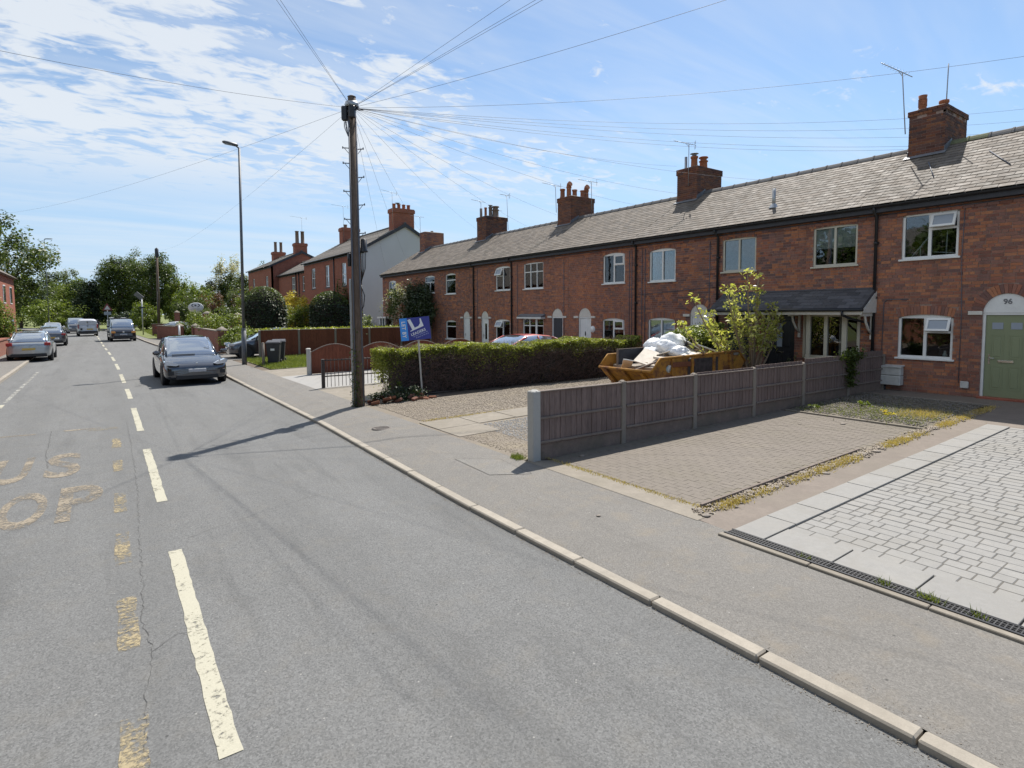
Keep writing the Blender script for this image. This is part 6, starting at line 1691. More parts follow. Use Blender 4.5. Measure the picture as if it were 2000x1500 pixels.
# ------------------------------------------------------------------ bins, bollards
def bin_(label, x, y, rz=0.0, num=True):
    t = thing('wheelie_bin', label, 'bin', (x, y, gz(x)), rz, 'wheelie bins by the lamp'); q = MB(); rr = []
    for (z, w, d) in ((.10, .21, .24), (.5, .245, .29), (.92, .28, .34)): rr.append([(-w, -d, z), (w, -d, z), (w, d, z), (-w, d, z)])
    q.loft(rr, smooth=False); q.box(-.30, .30, -.37, .37, .92, .955); q.build('body', M['fascia'], t, fix=True)
    q = MB(); rr = [[(-.30, -.38, .955), (.30, -.38, .955), (.30, .38, .985), (-.30, .38, .985)], [(-.27, -.34, 1.0), (.27, -.34, 1.0), (.27, .36, 1.05), (-.27, .36, 1.05)]]; q.loft(rr, smooth=False); q.ring([(-.25, .42, 1.0), (.25, .42, 1.0)], .02, 6); q.build('lid', M['fascia'], t, fix=True)
    for sx in (-.26, .26): q = MB(); q.ring([(sx - .03, .27, .10), (sx + .03, .27, .10)], .10, 14); q.build('wheel', M['tyre'], t)
    if num: q = MB(); q.box(-.10, .06, -.315, -.300, .62, .72, M=Matrix.Rotation(.0, 4, 'X')); q.build('label_plate', M['whitepaint'], t)
bin_('dark wheelie bin with a white label beside the street lamp', 6.15, 26.5, -.35)
bin_('dark wheelie bin half hidden behind the labelled bin', 6.55, 27.3, -.3, False)
q = MB(); q.ring([(5.62, 26.1, .0), (5.62, 26.1, 1.05)], .06, 10); q.lathe([(.065, 0), (.05, .05), (0, .06)], (5.62, 26.1, 1.05), 10); tag(q.build('bollard', M['post']), 'short pale concrete bollard at the left of the bins', 'bollard')
q = MB(); q.bbox(5.98, 6.10, 20.9, 21.04, 0, 1.06, .015); q.lathe([(.10, 0), (.05, .03), (0, .035)], (6.04, 20.97, 1.06), 4); tag(q.build('gate_post', M['postnew']), 'pale square concrete post at the street end of the arched fence', 'post')
q = MB(); q.box(5.7, 6.5, 20.9, 20.94, 1.08, 1.10)
# ------------------------------------------------------------------ vehicles
def wheel(parent, x, y, r, w, side):
    """side -1/+1: outer face direction along x"""
    T = Matrix.Translation((x, y, r)) @ Matrix.Rotation(math.pi / 2 * side, 4, 'Y')
    q = MB(); q.lathe([(r * .66, -w / 2), (r * .92, -w / 2), (r, -w * .32), (r, w * .32), (r * .92, w / 2), (r * .66, w / 2), (r * .62, w * .2)], n=26, M=T); t = q.build('wheel', M['tyre'], parent)
    q = MB(); q.lathe([(r * .66, w * .46), (r * .60, w * .30), (r * .56, w * .12), (0, w * .08)], n=26, M=T)
    for k in range(5):
        a = 2 * math.pi * k / 5; R_ = T @ Matrix.Rotation(a, 4, 'Z'); q.box(.03, r * .62, -.035, .035, w * .26, w * .38, M=R_)
    q.lathe([(0, w * .42), (.05, w * .40), (.055, w * .3)], n=12, M=T); q.build('rim', M['rim'], t)
def ringpts(y, hw, zb, zs, hwt, zt, tuck=.86):
    half = [(0, zb), (hw * tuck, zb), (hw * .97, zb + .07), (hw, zb + (zs - zb) * .35), (hw * 1.0, zs - (zs - zb) * .22), (hw * .975, zs), (hwt + (hw - hwt) * .35, zt - (zt - zs) * .25), (hwt, zt - .012), (hwt * .62, zt), (0, zt + .004)]
    r = [(x, y, z) for x, z in half] + [(-x, y, z) for x, z in half[-2:0:-1]]
    return r
def car(name, label, cat, loc, rz, P, group=None):
    """P: L,W,H, body stations, greenhouse stations; front of the car is at -y"""
    t = thing(name, label, cat, loc, rz, group); L, W, H = P['L'], P['W'], P['H']; paint_ = M[P['paint']]; hw = W / 2
    q = MB(); q.loft([ringpts(y * L - L / 2, hw * a, zb, zs, hw * b, zt) for (y, a, zb, zs, b, zt) in P['body']]); body = q.build('body', paint_, t, fix=True)
    md = body.modifiers.new('smooth', 'SUBSURF'); md.levels = 1; md.render_levels = 1
    G = P['green']; rr = []
    for (y, a, zb, b, zt) in G:
        Y = y * L - L / 2; h = max(zt - zb, .001)
        half = [(0, zb - .02), (hw * a, zb - .02), (hw * a, zb), (hw * (a * .5 + b * .5) * 1.01, zb + h * .55), (hw * b, zb + h * .9), (hw * b * .85, zb + h * .985), (hw * b * .45, zb + h), (0, zb + h * 1.0)]
        rr.append([(x, Y, z) for x, z in half] + [(-x, Y, z) for x, z in half[-2:0:-1]])
    q = MB(); q.loft(rr); gr = q.build('window_glass', M[P.get('glass', 'carglass')], t, fix=True)
    # roof skin and pillars, just proud of the glass
    q = MB(); rf = []
    ra, rb = P['roof']
    for i, (y, a, zb, b, zt) in enumerate(G):
        if i < ra or i > rb: continue
        Y = y * L - L / 2; rf.append([(hw * b * 1.015, Y, zt - (zt - zb) * .13), (hw * b * .86, Y, zt - .002), (hw * b * .45, Y, zt + .012), (0, Y, zt + .014), (-hw * b * .45, Y, zt + .012), (-hw * b * .86, Y, zt - .002), (-hw * b * 1.015, Y, zt - (zt - zb) * .13)])
    q.loft(rf, closed=False, caps=False); q.build('roof', paint_ if not P.get('blackroof') else M['carglass'], t)
    q = MB()
    def gpt(i, s, f):
        (y, a, zb, b, zt) = G[i]; return Vector((s * hw * (a + (b - a) * f) * 1.01, y * L - L / 2, zb + (zt - zb) * f))
    for s in (-1, 1):
        for (i0, i1) in P['pillars']:
            if i0 == i1: q.ring([gpt(i0, s, 0), gpt(i0, s, .55), gpt(i0, s, .9)], .028, 5)
            else: q.ring([gpt(i0, s, .0), gpt(i0, s, .0).lerp(gpt(i1, s, .9), .5) + Vector((s * .004, 0, .01)), gpt(i1, s, .9)], .030, 6)
    q.build('pillar', paint_, t)
    if P.get('panelvan'):
        for s in (-1, 1):
            q = MB(); y0, y1 = P['panelvan']; q.box(min(s * hw * .90, s * hw * .94), max(s * hw * .90, s * hw * .94), y0 * L - L / 2, y1 * L - L / 2, P['belt'], H - .12); q.build('side_panel', paint_, t)
    r = P['r']
    for yy in P['axles']:
        for s in (-1, 1):
            q = MB(); q.ring([(s * (hw - .12), yy * L - L / 2, r * 1.02), (s * (hw + .004), yy * L - L / 2, r * 1.02)], r * 1.14, 26, smooth=True); q.build('wheel_arch', M['trim'], t)
            wheel(t, s * (hw - .10), yy * L - L / 2, r, .22, s)
    yf = -L / 2
    for nm, mat, boxes in P['bits']:
        for bx in boxes:
            q = MB()
            if len(bx) == 6: x0, x1, y0, y1, z0, z1 = bx; q.bbox(x0, x1, yf + y0, yf + y1, z0, z1, .012)
            else: q.prism([(a, b) for a, b in bx[0]], 1, yf + bx[1], yf + bx[2], M=bx[3] if len(bx) > 3 else None)
            q.build(nm, M[mat], t, fix=len(bx) != 6)
    for s in (-1, 1):
        q = MB(); my, mz = P['mirror']; q.bbox(min(s * (hw - .02), s * (hw + .19)), max(s * (hw - .02), s * (hw + .19)), yf + my, yf + my + .10, mz, mz + .13, .04); q.ring([(s * (hw * .86), yf + my + .08, mz - .02), (s * (hw + .05), yf + my + .06, mz + .04)], .02, 6); q.build('mirror', paint_ if not P.get('blackmirror') else M['trim'], t)
    return t
def headlamps(P, pts, y0, y1): return [([(s * a, b) for a, b in (pts if s > 0 else pts)], y0, y1) for s in (-1, 1)]
hatch_body = [(.0, .74, .30, .50, .60, .58), (.012, .90, .20, .62, .74, .66), (.05, .97, .18, .68, .80, .74), (.13, 1.0, .17, .74, .82, .84), (.26, 1.0, .17, .84, .84, .95), (.33, 1.0, .17, .88, .86, .99), (.5, 1.0, .17, .90, .90, .96), (.75, 1.0, .17, .92, .90, .98), (.92, .98, .20, .90, .84, 1.0), (.985, .92, .26, .84, .78, .95), (1.0, .80, .34, .70, .66, .84)]
tes = dict(L=4.75, W=1.90, H=1.56, paint='tesla', body=hatch_body,
    green=[(.245, .80, .93, .74, .935), (.30, .84, .95, .74, 1.08), (.40, .88, .96, .70, 1.40), (.48, .89, .96, .68, 1.53), (.60, .89, .96, .67, 1.56), (.75, .88, .97, .65, 1.49), (.88, .84, .98, .62, 1.27), (.96, .78, .97, .60, .99)],
    roof=(3, 5), pillars=((0, 3), (4, 4), (7, 5)), r=.345, axles=(.185, .80), mirror=(1.30, .97), blackroof=True,
    bits=[('headlamp', 'headlamp', [([(.50, .70), (.60, .66), (.88, .70), (.93, .80), (.86, .84)], .02, .36), ([(-.50, .70), (-.60, .66), (-.88, .70), (-.93, .80), (-.86, .84)], .02, .36)]),
          ('lower_grille', 'trim', [(-.62, .62, -.012, .10, .21, .33)]), ('fog_recess', 'trim', [(.66, .84, .02, .12, .36, .50), (-.84, -.66, .02, .12, .36, .50)]),
          ('number_plate', 'plate', [(-.26, .26, -.03, .0, .44, .55)]), ('badge', 'chrome', [(-.03, .03, .04, .08, .71, .75)]), ('wiper', 'trim', [(-.6, .1, 1.16, 1.19, .955, .975)])])
car('electric_car', 'dark metallic grey electric hatchback driving towards the viewer', 'car', (2.52, 23.75, 0), D2R(.6), tes)
van_body = [(.0, .84, .28, .62, .70, .80), (.02, .95, .22, .78, .84, .98), (.07, .985, .20, .86, .86, 1.10), (.17, 1.0, .20, .98, .88, 1.24), (.24, 1.0, .20, 1.06, .92, 1.30), (.5, 1.0, .20, 1.1, .94, 1.30), (.9, 1.0, .22, 1.1, .94, 1.30), (.985, .98, .28, 1.1, .92, 1.28), (1.0, .92, .36, 1.0, .88, 1.2)]
van = dict(L=4.9, W=1.90, H=1.98, paint='navyvan', body=van_body,
    green=[(.155, .86, 1.20, .84, 1.205), (.22, .90, 1.24, .80, 1.52), (.30, .93, 1.26, .80, 1.84), (.38, .94, 1.26, .80, 1.96), (.7, .94, 1.26, .80, 1.98), (.96, .93, 1.26, .80, 1.94), (.995, .90, 1.26, .80, 1.80)],
    roof=(3, 6), pillars=((0, 3), (3, 3), (6, 6)), r=.34, axles=(.18, .80), mirror=(1.05, 1.25), panelvan=(.55, .97), belt=1.2,
    bits=[('headlamp', 'amber', [(.58, .88, -.02, .2, .74, .88), (-.88, -.58, -.02, .2, .74, .88)]), ('grille', 'trim', [(-.55, .55, -.02, .08, .76, .86), (-.7, .7, -.03, .08, .34, .52)]), ('badge', 'chrome', [(-.07, .07, -.03, -.01, .78, .90)]),
          ('number_plate', 'plate', [(-.26, .26, -.045, -.02, .56, .67)]), ('roof_bar', 'trim', [(-.72, .72, 2.2, 2.25, 2.0, 2.03)]), ('roof_load', 'whitepaint', [(-.75, -.5, 2.0, 4.2, 2.0, 2.08), (.1, .4, 2.1, 4.0, 2.0, 2.06)])])
car('black_van', 'black van with lit amber headlamps approaching behind the grey car', 'van', (1.52, 62.5, 0), D2R(2.5), van)
import copy
wv = dict(van, paint='whitevan', glass='whitevan', W=1.80, H=1.86)
wv['green'] = [(y, a, zb, b, zt if i < 1 else zt - .10) for i, (y, a, zb, b, zt) in enumerate(van['green'])]
wv['roof'] = (3, 6)
wv['bits'] = [('rear_window', 'carglass', []), ('tail_lamp', 'redlamp', [(.80, .88, 4.86, 4.94, .85, 1.30), (-.88, -.80, 4.86, 4.94, .85, 1.30)]), ('number_plate', 'yplate', [(-.45, .08, 4.92, 4.95, .72, .84)]),
              ('badge', 'trim', [(-.05, .09, 4.90, 4.93, 1.50, 1.58), (.48, .66, 4.92, 4.95, .68, .90)]), ('handle', 'trim', [(-.06, .1, 4.92, 4.95, 1.10, 1.15)]), ('bumper', 'trim', [(-.86, .86, 4.82, 5.0, .36, .58)]), ('door_seam', 'trim', [(-.008, .008, 4.915, 4.925, .6, 1.7)])]
wv['mirror'] = (1.05, 1.22)
car('white_van', 'small white van driving away with a yellow number plate', 'van', (-1.22, 80.0, 0), math.pi + D2R(3), wv)
sal = dict(tes, paint='silver', L=4.3, W=1.80, H=1.46, blackroof=False)
sal['green'] = [(y, a, zb, b, zt * .96 if zt > 1 else zt) for (y, a, zb, b, zt) in tes['green']]
rear = [('tail_lamp', 'redlamp', [(.62, .86, 4.10, 4.30, .80, .95), (-.86, -.62, 4.10, 4.30, .80, .95)]), ('number_plate', 'yplate', [(-.26, .26, 4.29, 4.33, .58, .69)]), ('bumper', 'trim', [(-.7, .7, 4.22, 4.34, .26, .40)]), ('headlamp', 'headlamp', [(.60, .86, .02, .25, .64, .76), (-.86, -.60, .02, .25, .64, .76)])]
sal['bits'] = rear; sal['mirror'] = (1.2, .95)
car('silver_car', 'silver hatchback parked half on the left footway nearest the viewer', 'car', (-2.95, 39.4, .02), D2R(180), sal, 'cars parked on the left')
dk = dict(sal, paint='darkgrey'); car('dark_car', 'dark grey car parked behind the silver hatchback on the left', 'car', (-3.05, 57.0, .02), D2R(181), dk, 'cars parked on the left')
car('silver_car', 'pale car parked far down the left kerb beside the white van', 'car', (-4.3, 82, .02), D2R(183), dict(sal, paint='bluewhite'), 'cars parked on the left')
suv = dict(van, paint='darkgrey', L=4.5, H=1.8); suv['bits'] = rear; car('dark_suv', 'tall dark vehicle driving ahead of the white van', 'car', (-2.55, 93, 0), D2R(6), suv)
dk2 = dict(sal, paint='darkgrey', W=1.78); car('dark_car', 'dark car parked nose out beside the street lamp', 'car', (7.3, 31.9, .1), D2R(-92), dict(dk2, bits=[('headlamp', 'headlamp', [(.60, .86, -.0, .25, .64, .76), (-.86, -.60, .0, .25, .64, .76)]), ('number_plate', 'plate', [(-.26, .26, -.03, .0, .44, .55)])]))
rc = dict(sal, paint='redcar', H=1.36); rc['green'] = [(y, a, zb, b, zt * .95 if zt > 1.1 else zt) for (y, a, zb, b, zt) in sal['green']]
car('red_car', 'red car parked behind the clipped hedge with only its roof in view', 'car', (11.7, 16.0, .14), D2R(-88), rc)
car('white_car', 'white and blue car parked behind the low brick wall by the oval sign', 'car', (6.9, 67.5, .1), D2R(60), dict(sal, paint='bluewhite', L=4.1))
# cyclist far down the road
def person(name, label, loc, rz, edges, rad, mats):
    me = bpy.data.meshes.new(name); vs, es = edges; me.from_pydata(vs, es, []); o = link(name, me, None, loc); o.rotation_euler = (0, 0, rz)
    md = o.modifiers.new('skin', 'SKIN'); 
    for i, r in enumerate(rad): me.skin_vertices[0].data[i].radius = (r, r)
    me.skin_vertices[0].data[0].use_root = True
    o.modifiers.new('sub', 'SUBSURF').levels = 1; me.materials.append(mats); tag(o, label, 'person'); return o
vs = [(0, 0, .95), (0, -.12, 1.2), (0, -.25, 1.42), (0, -.28, 1.52), (0, -.32, 1.66), (0, -.33, 1.76), (.19, -.24, 1.40), (.26, -.42, 1.2), (.24, -.62, 1.1), (-.19, -.24, 1.40), (-.26, -.42, 1.2), (-.24, -.62, 1.1), (.10, -.02, .9), (.13, -.36, .66), (.11, -.22, .25), (.11, -.34, .2), (-.10, -.02, .9), (-.13, -.30, .55), (-.11, -.12, .12), (-.11, -.24, .08)]
es = [(0, 1), (1, 2), (2, 3), (3, 4), (4, 5), (2, 6), (6, 7), (7, 8), (2, 9), (9, 10), (10, 11), (0, 12), (12, 13), (13, 14), (14, 15), (0, 16), (16, 17), (17, 18), (18, 19)]
ra = [.13, .14, .15, .06, .09, .08, .07, .055, .04, .07, .055, .04, .10, .07, .05, .045, .10, .07, .05, .045]
M['darkcloth'] = simple('dark_jacket_cloth', (.035, .03, .04), .9, 0, .3, 8)
person('person', 'distant cyclist in dark clothing leaning over the handlebars right of the white van', (-.25, 88, 0), D2R(0), (vs, es), ra, M['darkcloth'])
bk = thing('bicycle', 'bicycle under the distant cyclist', 'bicycle', (-.25, 88, 0))
for yy in (-.62, .42):
    q = MB(); q.lathe([(.31, -.02), (.34, 0), (.31, .02), (.30, 0), (.31, -.02)], n=22, M=Matrix.Translation((0, yy, .34)) @ Matrix.Rotation(math.pi / 2, 4, 'Y')); q.build('wheel', M['tyre'], bk)
q = MB(); 
for a, b in (((0, .42, .34), (0, -.05, .30)), ((0, -.05, .30), (0, .05, .85)), ((0, .05, .85), (0, -.5, .9)), ((0, -.05, .3), (0, -.5, .82)), ((0, -.62, .34), (0, -.5, 1.05)), ((0, .42, .34), (0, .05, .85)), ((-.24, -.6, 1.08), (.24, -.6, 1.08)), ((0, -.5, 1.05), (0, -.6, 1.08))): q.ring([a, b], .016, 5)
q.build('frame', M['trim'], bk); q = MB(); q.bbox(-.07, .07, -.05, .18, .87, .93, .02); q.build('saddle', M['trim'], bk)
# ------------------------------------------------------------------ larger houses beyond the terrace
def sash(parent, X, y0, y1, z0, z1, mat='upvc', arch=True, rows=2, cols=1, lintel='terr'):
    f = MB(); xx = X - .012
    f.box(xx, xx + .05, y0, y0 + .07, z0, z1); f.box(xx, xx + .05, y1 - .07, y1, z0, z1); f.box(xx, xx + .05, y0 + .07, y1 - .07, z0, z0 + .09); f.box(xx, xx + .05, y0 + .07, y1 - .07, z1 - .09, z1)
    zm = (z0 + z1) / 2; f.box(xx, xx + .045, y0 + .07, y1 - .07, zm - .035, zm + .035)
    for c in range(1, cols + 1):
        y = y0 + (y1 - y0) * c / (cols + 1); f.box(xx, xx + .04, y - .02, y + .02, z0 + .09, z1 - .09)
    w = f.build('window', M[mat], parent); g = MB(); g.box(xx + .03, xx + .036, y0 + .05, y1 - .05, z0 + .05, z1 - .05); g.build('pane', M['carglass'], w)
    s = MB(); s.bbox(X - .10, X + .02, y0 - .08, y1 + .08, z0 - .12, z0 - .002, .01); s.build('sill', M['slatedark'], parent)
def wall_with_holes(parent, X, ya, yb, z0, z1, ops, mat, th=.25):
    ys = sorted({ya, yb, *[v for o in ops for v in o[:2]]}); zs = sorted({z0, z1, *[v for o in ops for v in o[2:4]]}); m = MB()
    for a, b in zip(ys[:-1], ys[1:]):
        for c, d in zip(zs[:-1], zs[1:]):
            if any(o[0] < (a + b) / 2 < o[1] and o[2] < (c + d) / 2 < o[3] for o in ops): continue
            m.box(X, X + th, a, b, c, d)
    return m.build('front_wall', M[mat], parent)
def big_house(label, X, ya, yb, depth, ze, zr, xr_, wins, gable='brickfar', wall='brickfar', pipes=(), verge='fascia', over=.25):
    h = thing('house', label, 'house', (0, 0, 0)); xb = X + depth; ops = [(w[0], w[1], w[2], w[3]) for w in wins]
    wall_with_holes(h, X, ya, yb, 0, ze, ops, wall)
    for w in wins: sash(h, X + .08, *w)
    for yy, nm, mt in ((ya, 'gable_wall', gable), (yb - .2, 'gable_wall', 'brickfar')):
        m = MB(); m.prism([(X + .001, 0), (xb, 0), (xb, ze), (xr_, zr - .12), (X + .001, ze)], 1, yy, yy + .2); m.build(nm, M[mt], h, fix=True)
    m = MB(); sl_ = (zr - ze) / (xr_ - X); xo = X - over; m.prism([(xo, ze - over * sl_), (xr_, zr), (xb + over, ze - over * (zr - ze) / (xb - xr_)), (xb + over, ze - over * .6 - .12), (xr_, zr - .15), (xo, ze - over * sl_ - .1)], 1, ya - .12, yb + .1); rf = m.build('roof', M['slatefar'], h, fix=True)
    m = MB()
    for k in range(14):   # visible slate courses
        t = k / 14; a = (xo + (xr_ - xo) * t, ze - over * sl_ + (zr - ze + over * sl_) * t + .006); m.box(0, .30, ya - .12, yb + .1, 0, .018, M=Matrix.Translation((a[0], 0, a[1])) @ Matrix.Rotation(-math.atan(sl_) + .05, 4, 'Y'))
    m.build('slate_course', M['slatefar'], rf)
    m = MB(); m.ring([(xo, ya - .1, ze - over * sl_ - .04), (xo, yb + .1, ze - over * sl_ - .04)], .07, 7); m.box(X - .04, X - .002, ya, yb, ze - .35, ze - .08); m.build('gutter', M['gutter'], h)
    m = MB(); m.prism([(xo, ze - over * sl_ + .02), (xr_, zr + .02), (xb + over, ze - over * (zr - ze) / (xb - xr_) + .02), (xb + over, ze - over * .6 - .25), (xr_, zr - .28), (xo, ze - over * sl_ - .22)], 1, ya - .16, ya - .122); m.build('barge_board', M[verge], h, fix=True)
    m = MB(); m.ring([(xr_, ya - .1, zr + .03), (xr_, yb + .1, zr + .03)], .09, 7); m.build('ridge', M['ridge'], rf)
    for y in pipes: m = MB(); m.ring([(X - .07, y, ze - .2), (X - .07, y, .2)], .05, 7); m.build('downpipe', M['gutter'], h)
    return h
wh = big_house('large red brick house with a pale blue grey gable end and tall sash windows', 17.0, 44.6, 59.6, 8.2, 7.42, 9.75, 21.1, [(56.0, 57.2, 4.73, 6.66, 'upvc', True, 2, 1), (51.8, 52.95, 4.71, 6.67, 'upvc', True, 2, 2), (47.5, 48.6, 4.67, 6.58, 'upvc', True, 2, 1)], gable='render', pipes=(50.4,))
def stack(h, x0, x1, y0, y1, zb, zt, pots, ph=.5, pr_=.16, mt='terracotta'):
    m = MB(); m.box(x0, x1, y0, y1, zb, zt - .35); m.box(x0 - .07, x1 + .07, y0 - .07, y1 + .07, zt - .35, zt - .08); m.box(x0 - .03, x1 + .03, y0 - .03, y1 + .03, zt - .08, zt); c = m.build('chimney', M['brickfar'], h)
    for i in range(pots): pot(c, x0 + (x1 - x0) * (i + .6) / (pots + .2), (y0 + y1) / 2, zt, ph, pr_, 'plain', mt)
    return c
ch_ = stack(wh, 20.15, 22.0, 44.7, 45.7, 8.8, 11.0, 4, .42, .14); cowl(ch_, 20.75, 45.2, 11.42, .18)
stack(wh, 20.6, 22.4, 58.3, 59.3, 8.8, 11.1, 2, .35, .18, 'buffpot')
lk = big_house('lower red brick link house between the two taller ones', 17.8, 59.85, 73.0, 6.5, 6.95, 8.55, 20.6, [(66.0, 67.4, 4.7, 6.4, 'upvc', True, 2, 2), (62.0, 63.2, 4.7, 6.3, 'upvc', True, 2, 1)], pipes=(65.4, 64.3))
h4 = big_house('far red brick house with tall chimney pots at both ends', 17.0, 73.3, 86.2, 7.8, 8.2, 10.0, 20.7, [(82.3, 83.4, 5.6, 6.95, 'upvc', True, 2, 1), (74.9, 76.1, 5.55, 6.95, 'upvc', True, 2, 2)])
stack(h4, 19.95, 21.4, 73.4, 74.4, 9.2, 11.0, 2, 1.5, .22, 'buffpot'); stack(h4, 20.0, 21.6, 84.5, 85.6, 9.2, 10.9, 2, 1.4, .2, 'buffpot')
aerial('television aerial above the chimney of the far house', 21.0, 74.0, 11.0, 3.2, 2.6, 'yagi', (0, 0), 1.9, .15)
aerial('television aerial on the rear chimney of the large house', 20.7, 58.2, 9.8, 3.4, 2.6, 'yagi', (0, 0), 1.6, .15)
aerial('television aerial beside the four pots of the grey gabled house', 20.0, 44.6, 9.6, 2.6, 2.6, 'yagi', (0, 0), 1.2, .25)
bg_ = big_house('brown roofed bungalow behind the far shrubs', 22, 96, 112, 9, 4.2, 8.2, 26, [], wall='render', verge='stonepaint'); bg_.children[0].name
for (yy, xx) in ((98.5, 25.5), (108, 25.5)):
    stack(bg_, xx, xx + .9, yy, yy + .8, 7.4, 9.3, 1, .4, .18)
# houses across the street at the far left
lh = thing('house', 'red brick house half hidden at the left edge of the street', 'house', (0, 0, 0))
m = MB(); m.box(-14, -5.4, 48, 60, 0, 5.4); m.build('wall', M['brickfar'], lh)
m = MB(); m.prism([(-14.3, 5.2), (-5.1, 5.2), (-9.7, 8.4)], 1, 47.7, 60.3); m.build('roof', M['slatefar'], lh, fix=True)
for y0 in (49.5, 53.2, 56.9):
    for z0 in (.9, 3.2):
        m = MB(); m.box(-5.42, -5.37, y0, y0 + 1.3, z0, z0 + 1.3); w = m.build('window', M['upvc'], lh); m = MB(); m.box(-5.372, -5.362, y0 + .08, y0 + .62, z0 + .08, z0 + 1.22); m.box(-5.372, -5.362, y0 + .68, y0 + 1.22, z0 + .08, z0 + 1.22); m.build('pane', M['carglass'], w)
lw = MB(); lw.box(-4.75, -4.5, 24, 62, 0, .95); lw.box(-4.8, -4.45, 24, 62, .95, 1.02); tag(lw.build('garden_wall', M['brickwall']), 'low brick garden wall along the left footway', 'wall')
# brick walls and piers on the right beyond the lamp
def bwall(label, x0, y0, x1, y1, h, t=.22, cap=True, piers=()):
    r = thing('garden_wall', label, 'wall', (x0, y0, 0), 0); L = math.hypot(x1 - x0, y1 - y0); T = Matrix.Rotation(math.atan2(y1 - y0, x1 - x0), 4, 'Z')
    q = MB(); q.box(0, L, -t / 2, t / 2, 0, h, M=T); q.build('wall', M['brickwall'], r)
    if cap: q = MB(); q.box(-.02, L + .02, -t / 2 - .03, t / 2 + .03, h, h + .06, M=T); q.build('coping', M['conc'], r)
    for (s, ph) in piers:
        q = MB(); q.box(s - .24, s + .24, -.24, .24, 0, ph, M=T); p = q.build('pier', M['brickwall'], r); q = MB(); q.lathe([(.40, 0), (.38, .06), (.05, .22), (0, .23)], n=4, M=T @ Matrix.Translation((s, 0, ph)) @ Matrix.Rotation(math.pi / 4, 4, 'Z')); q.build('cap', M['conc'], p)
bwall('tall red brick wall behind the grey car with a sunken end', 5.7, 36.5, 5.9, 50.0, 1.30, piers=((.2, 1.38), (13.0, 1.4)))
bwall('low mottled brick wall with piers left of the oval sign', 4.35, 62.5, 5.6, 56.0, 1.25, piers=((6.2, 1.32),))
bwall('brick pier pair among the hedges right of the oval sign', 7.3, 55, 9.6, 53.0, 1.3, piers=((.2, 2.35), (2.9, 2.2)))
bwall('brick wall with a pier behind the white and blue car', 4.4, 70.5, 8.6, 70.0, 1.3, piers=((2.3, 2.5), (4.0, 2.3)))
# signs down the street
ov = thing('oval_sign', 'white oval sign with dark crescents on a post among the far shrubs', 'sign', (7.42, 61.5, 0)); ov.rotation_euler = (0, 0, -.45)
q = MB(); q.ring([(0, .05, 0), (0, .05, 2.6)], .05, 8); q.build('post', M['fascia'], ov)
q = MB(); q.lathe([(0, .03), (.66, .03), (.69, 0), (.66, -.03), (0, -.03)], n=32, M=Matrix.Translation((0, 0, 2.95)) @ Matrix.Diagonal((1, 1, .68, 1)) @ Matrix.Rotation(math.pi / 2, 4, 'X')); q.build('board', M['whitepaint'], ov)
q = MB()
for s in (-1, 1):
    pts = [Vector((s * (.12 + .22 * math.cos(a)), -.035, 3.15 + .13 * math.sin(a))) for a in [(-1.5 + 3.0 * i / 10) for i in range(11)]]; q.ring(pts, [.01 + .03 * math.sin(math.pi * i / 10) for i in range(11)], 5)
q.box(-.09, -.03, -.04, -.03, 3.07, 3.24); q.box(.0, .06, -.04, -.03, 3.07, 3.24); q.box(-.09, .06, -.04, -.03, 3.13, 3.17); q.build('emblem', M['fascia'], ov)
q = MB(); q.box(-.33, .33, -.037, -.032, 2.86, 2.875); q.box(-.42, .42, -.037, -.032, 2.78, 2.80); q.box(-.25, .25, -.037, -.032, 2.70, 2.715); q.build('small_print', M['alu'], ov)
sp = thing('solar_sign', 'slanted solar panel on a tall post by the grass verge', 'sign', (3.78, 74, .1)); q = MB(); q.ring([(0, 0, 0), (0, 0, 4.0)], .06, 8); q.build('post', M['metal'], sp)
q = MB(); q.box(-.42, .42, -.02, .02, -.26, .26, M=Matrix.Translation((-.25, 0, 4.25)) @ Matrix.Rotation(.75, 4, 'Y') @ Matrix.Rotation(.5, 4, 'X')); q.build('solar_panel', M['lead'], sp); q = MB(); q.box(-.3, .3, -.06, .06, 2.9, 3.05); q.build('sign_head', M['fascia'], sp)
wsn = thing('warning_sign', 'red bordered triangular warning sign with a white plate by the far bend', 'sign', (.95, 101, 0)); q = MB(); q.ring([(0, 0, 0), (0, 0, 3.6)], .05, 6); q.build('post', M['metal'], wsn)
q = MB(); q.prism([(-.62, 2.95), (.62, 2.95), (0, 4.0)], 1, -.08, -.05); q.build('red_border', simple('shaded_sign_red', (.22, .04, .035), .6), wsn); q = MB(); q.prism([(-.36, 3.08), (.36, 3.08), (0, 3.68)], 1, -.095, -.081); q.build('face', M['stonepaint'], wsn); q = MB(); q.box(-.42, .42, -.08, -.05, 2.3, 2.75); q.build('plate', M['alu'], wsn)  # red and white darkened in the colour itself to stand in for shade
q = MB(); q.ring([(5.05, 52, 0), (5.05, 52, 1.45)], .07, 8); tag(q.build('marker_post', M['whitepaint']), 'white marker post in front of the low brick wall', 'post')
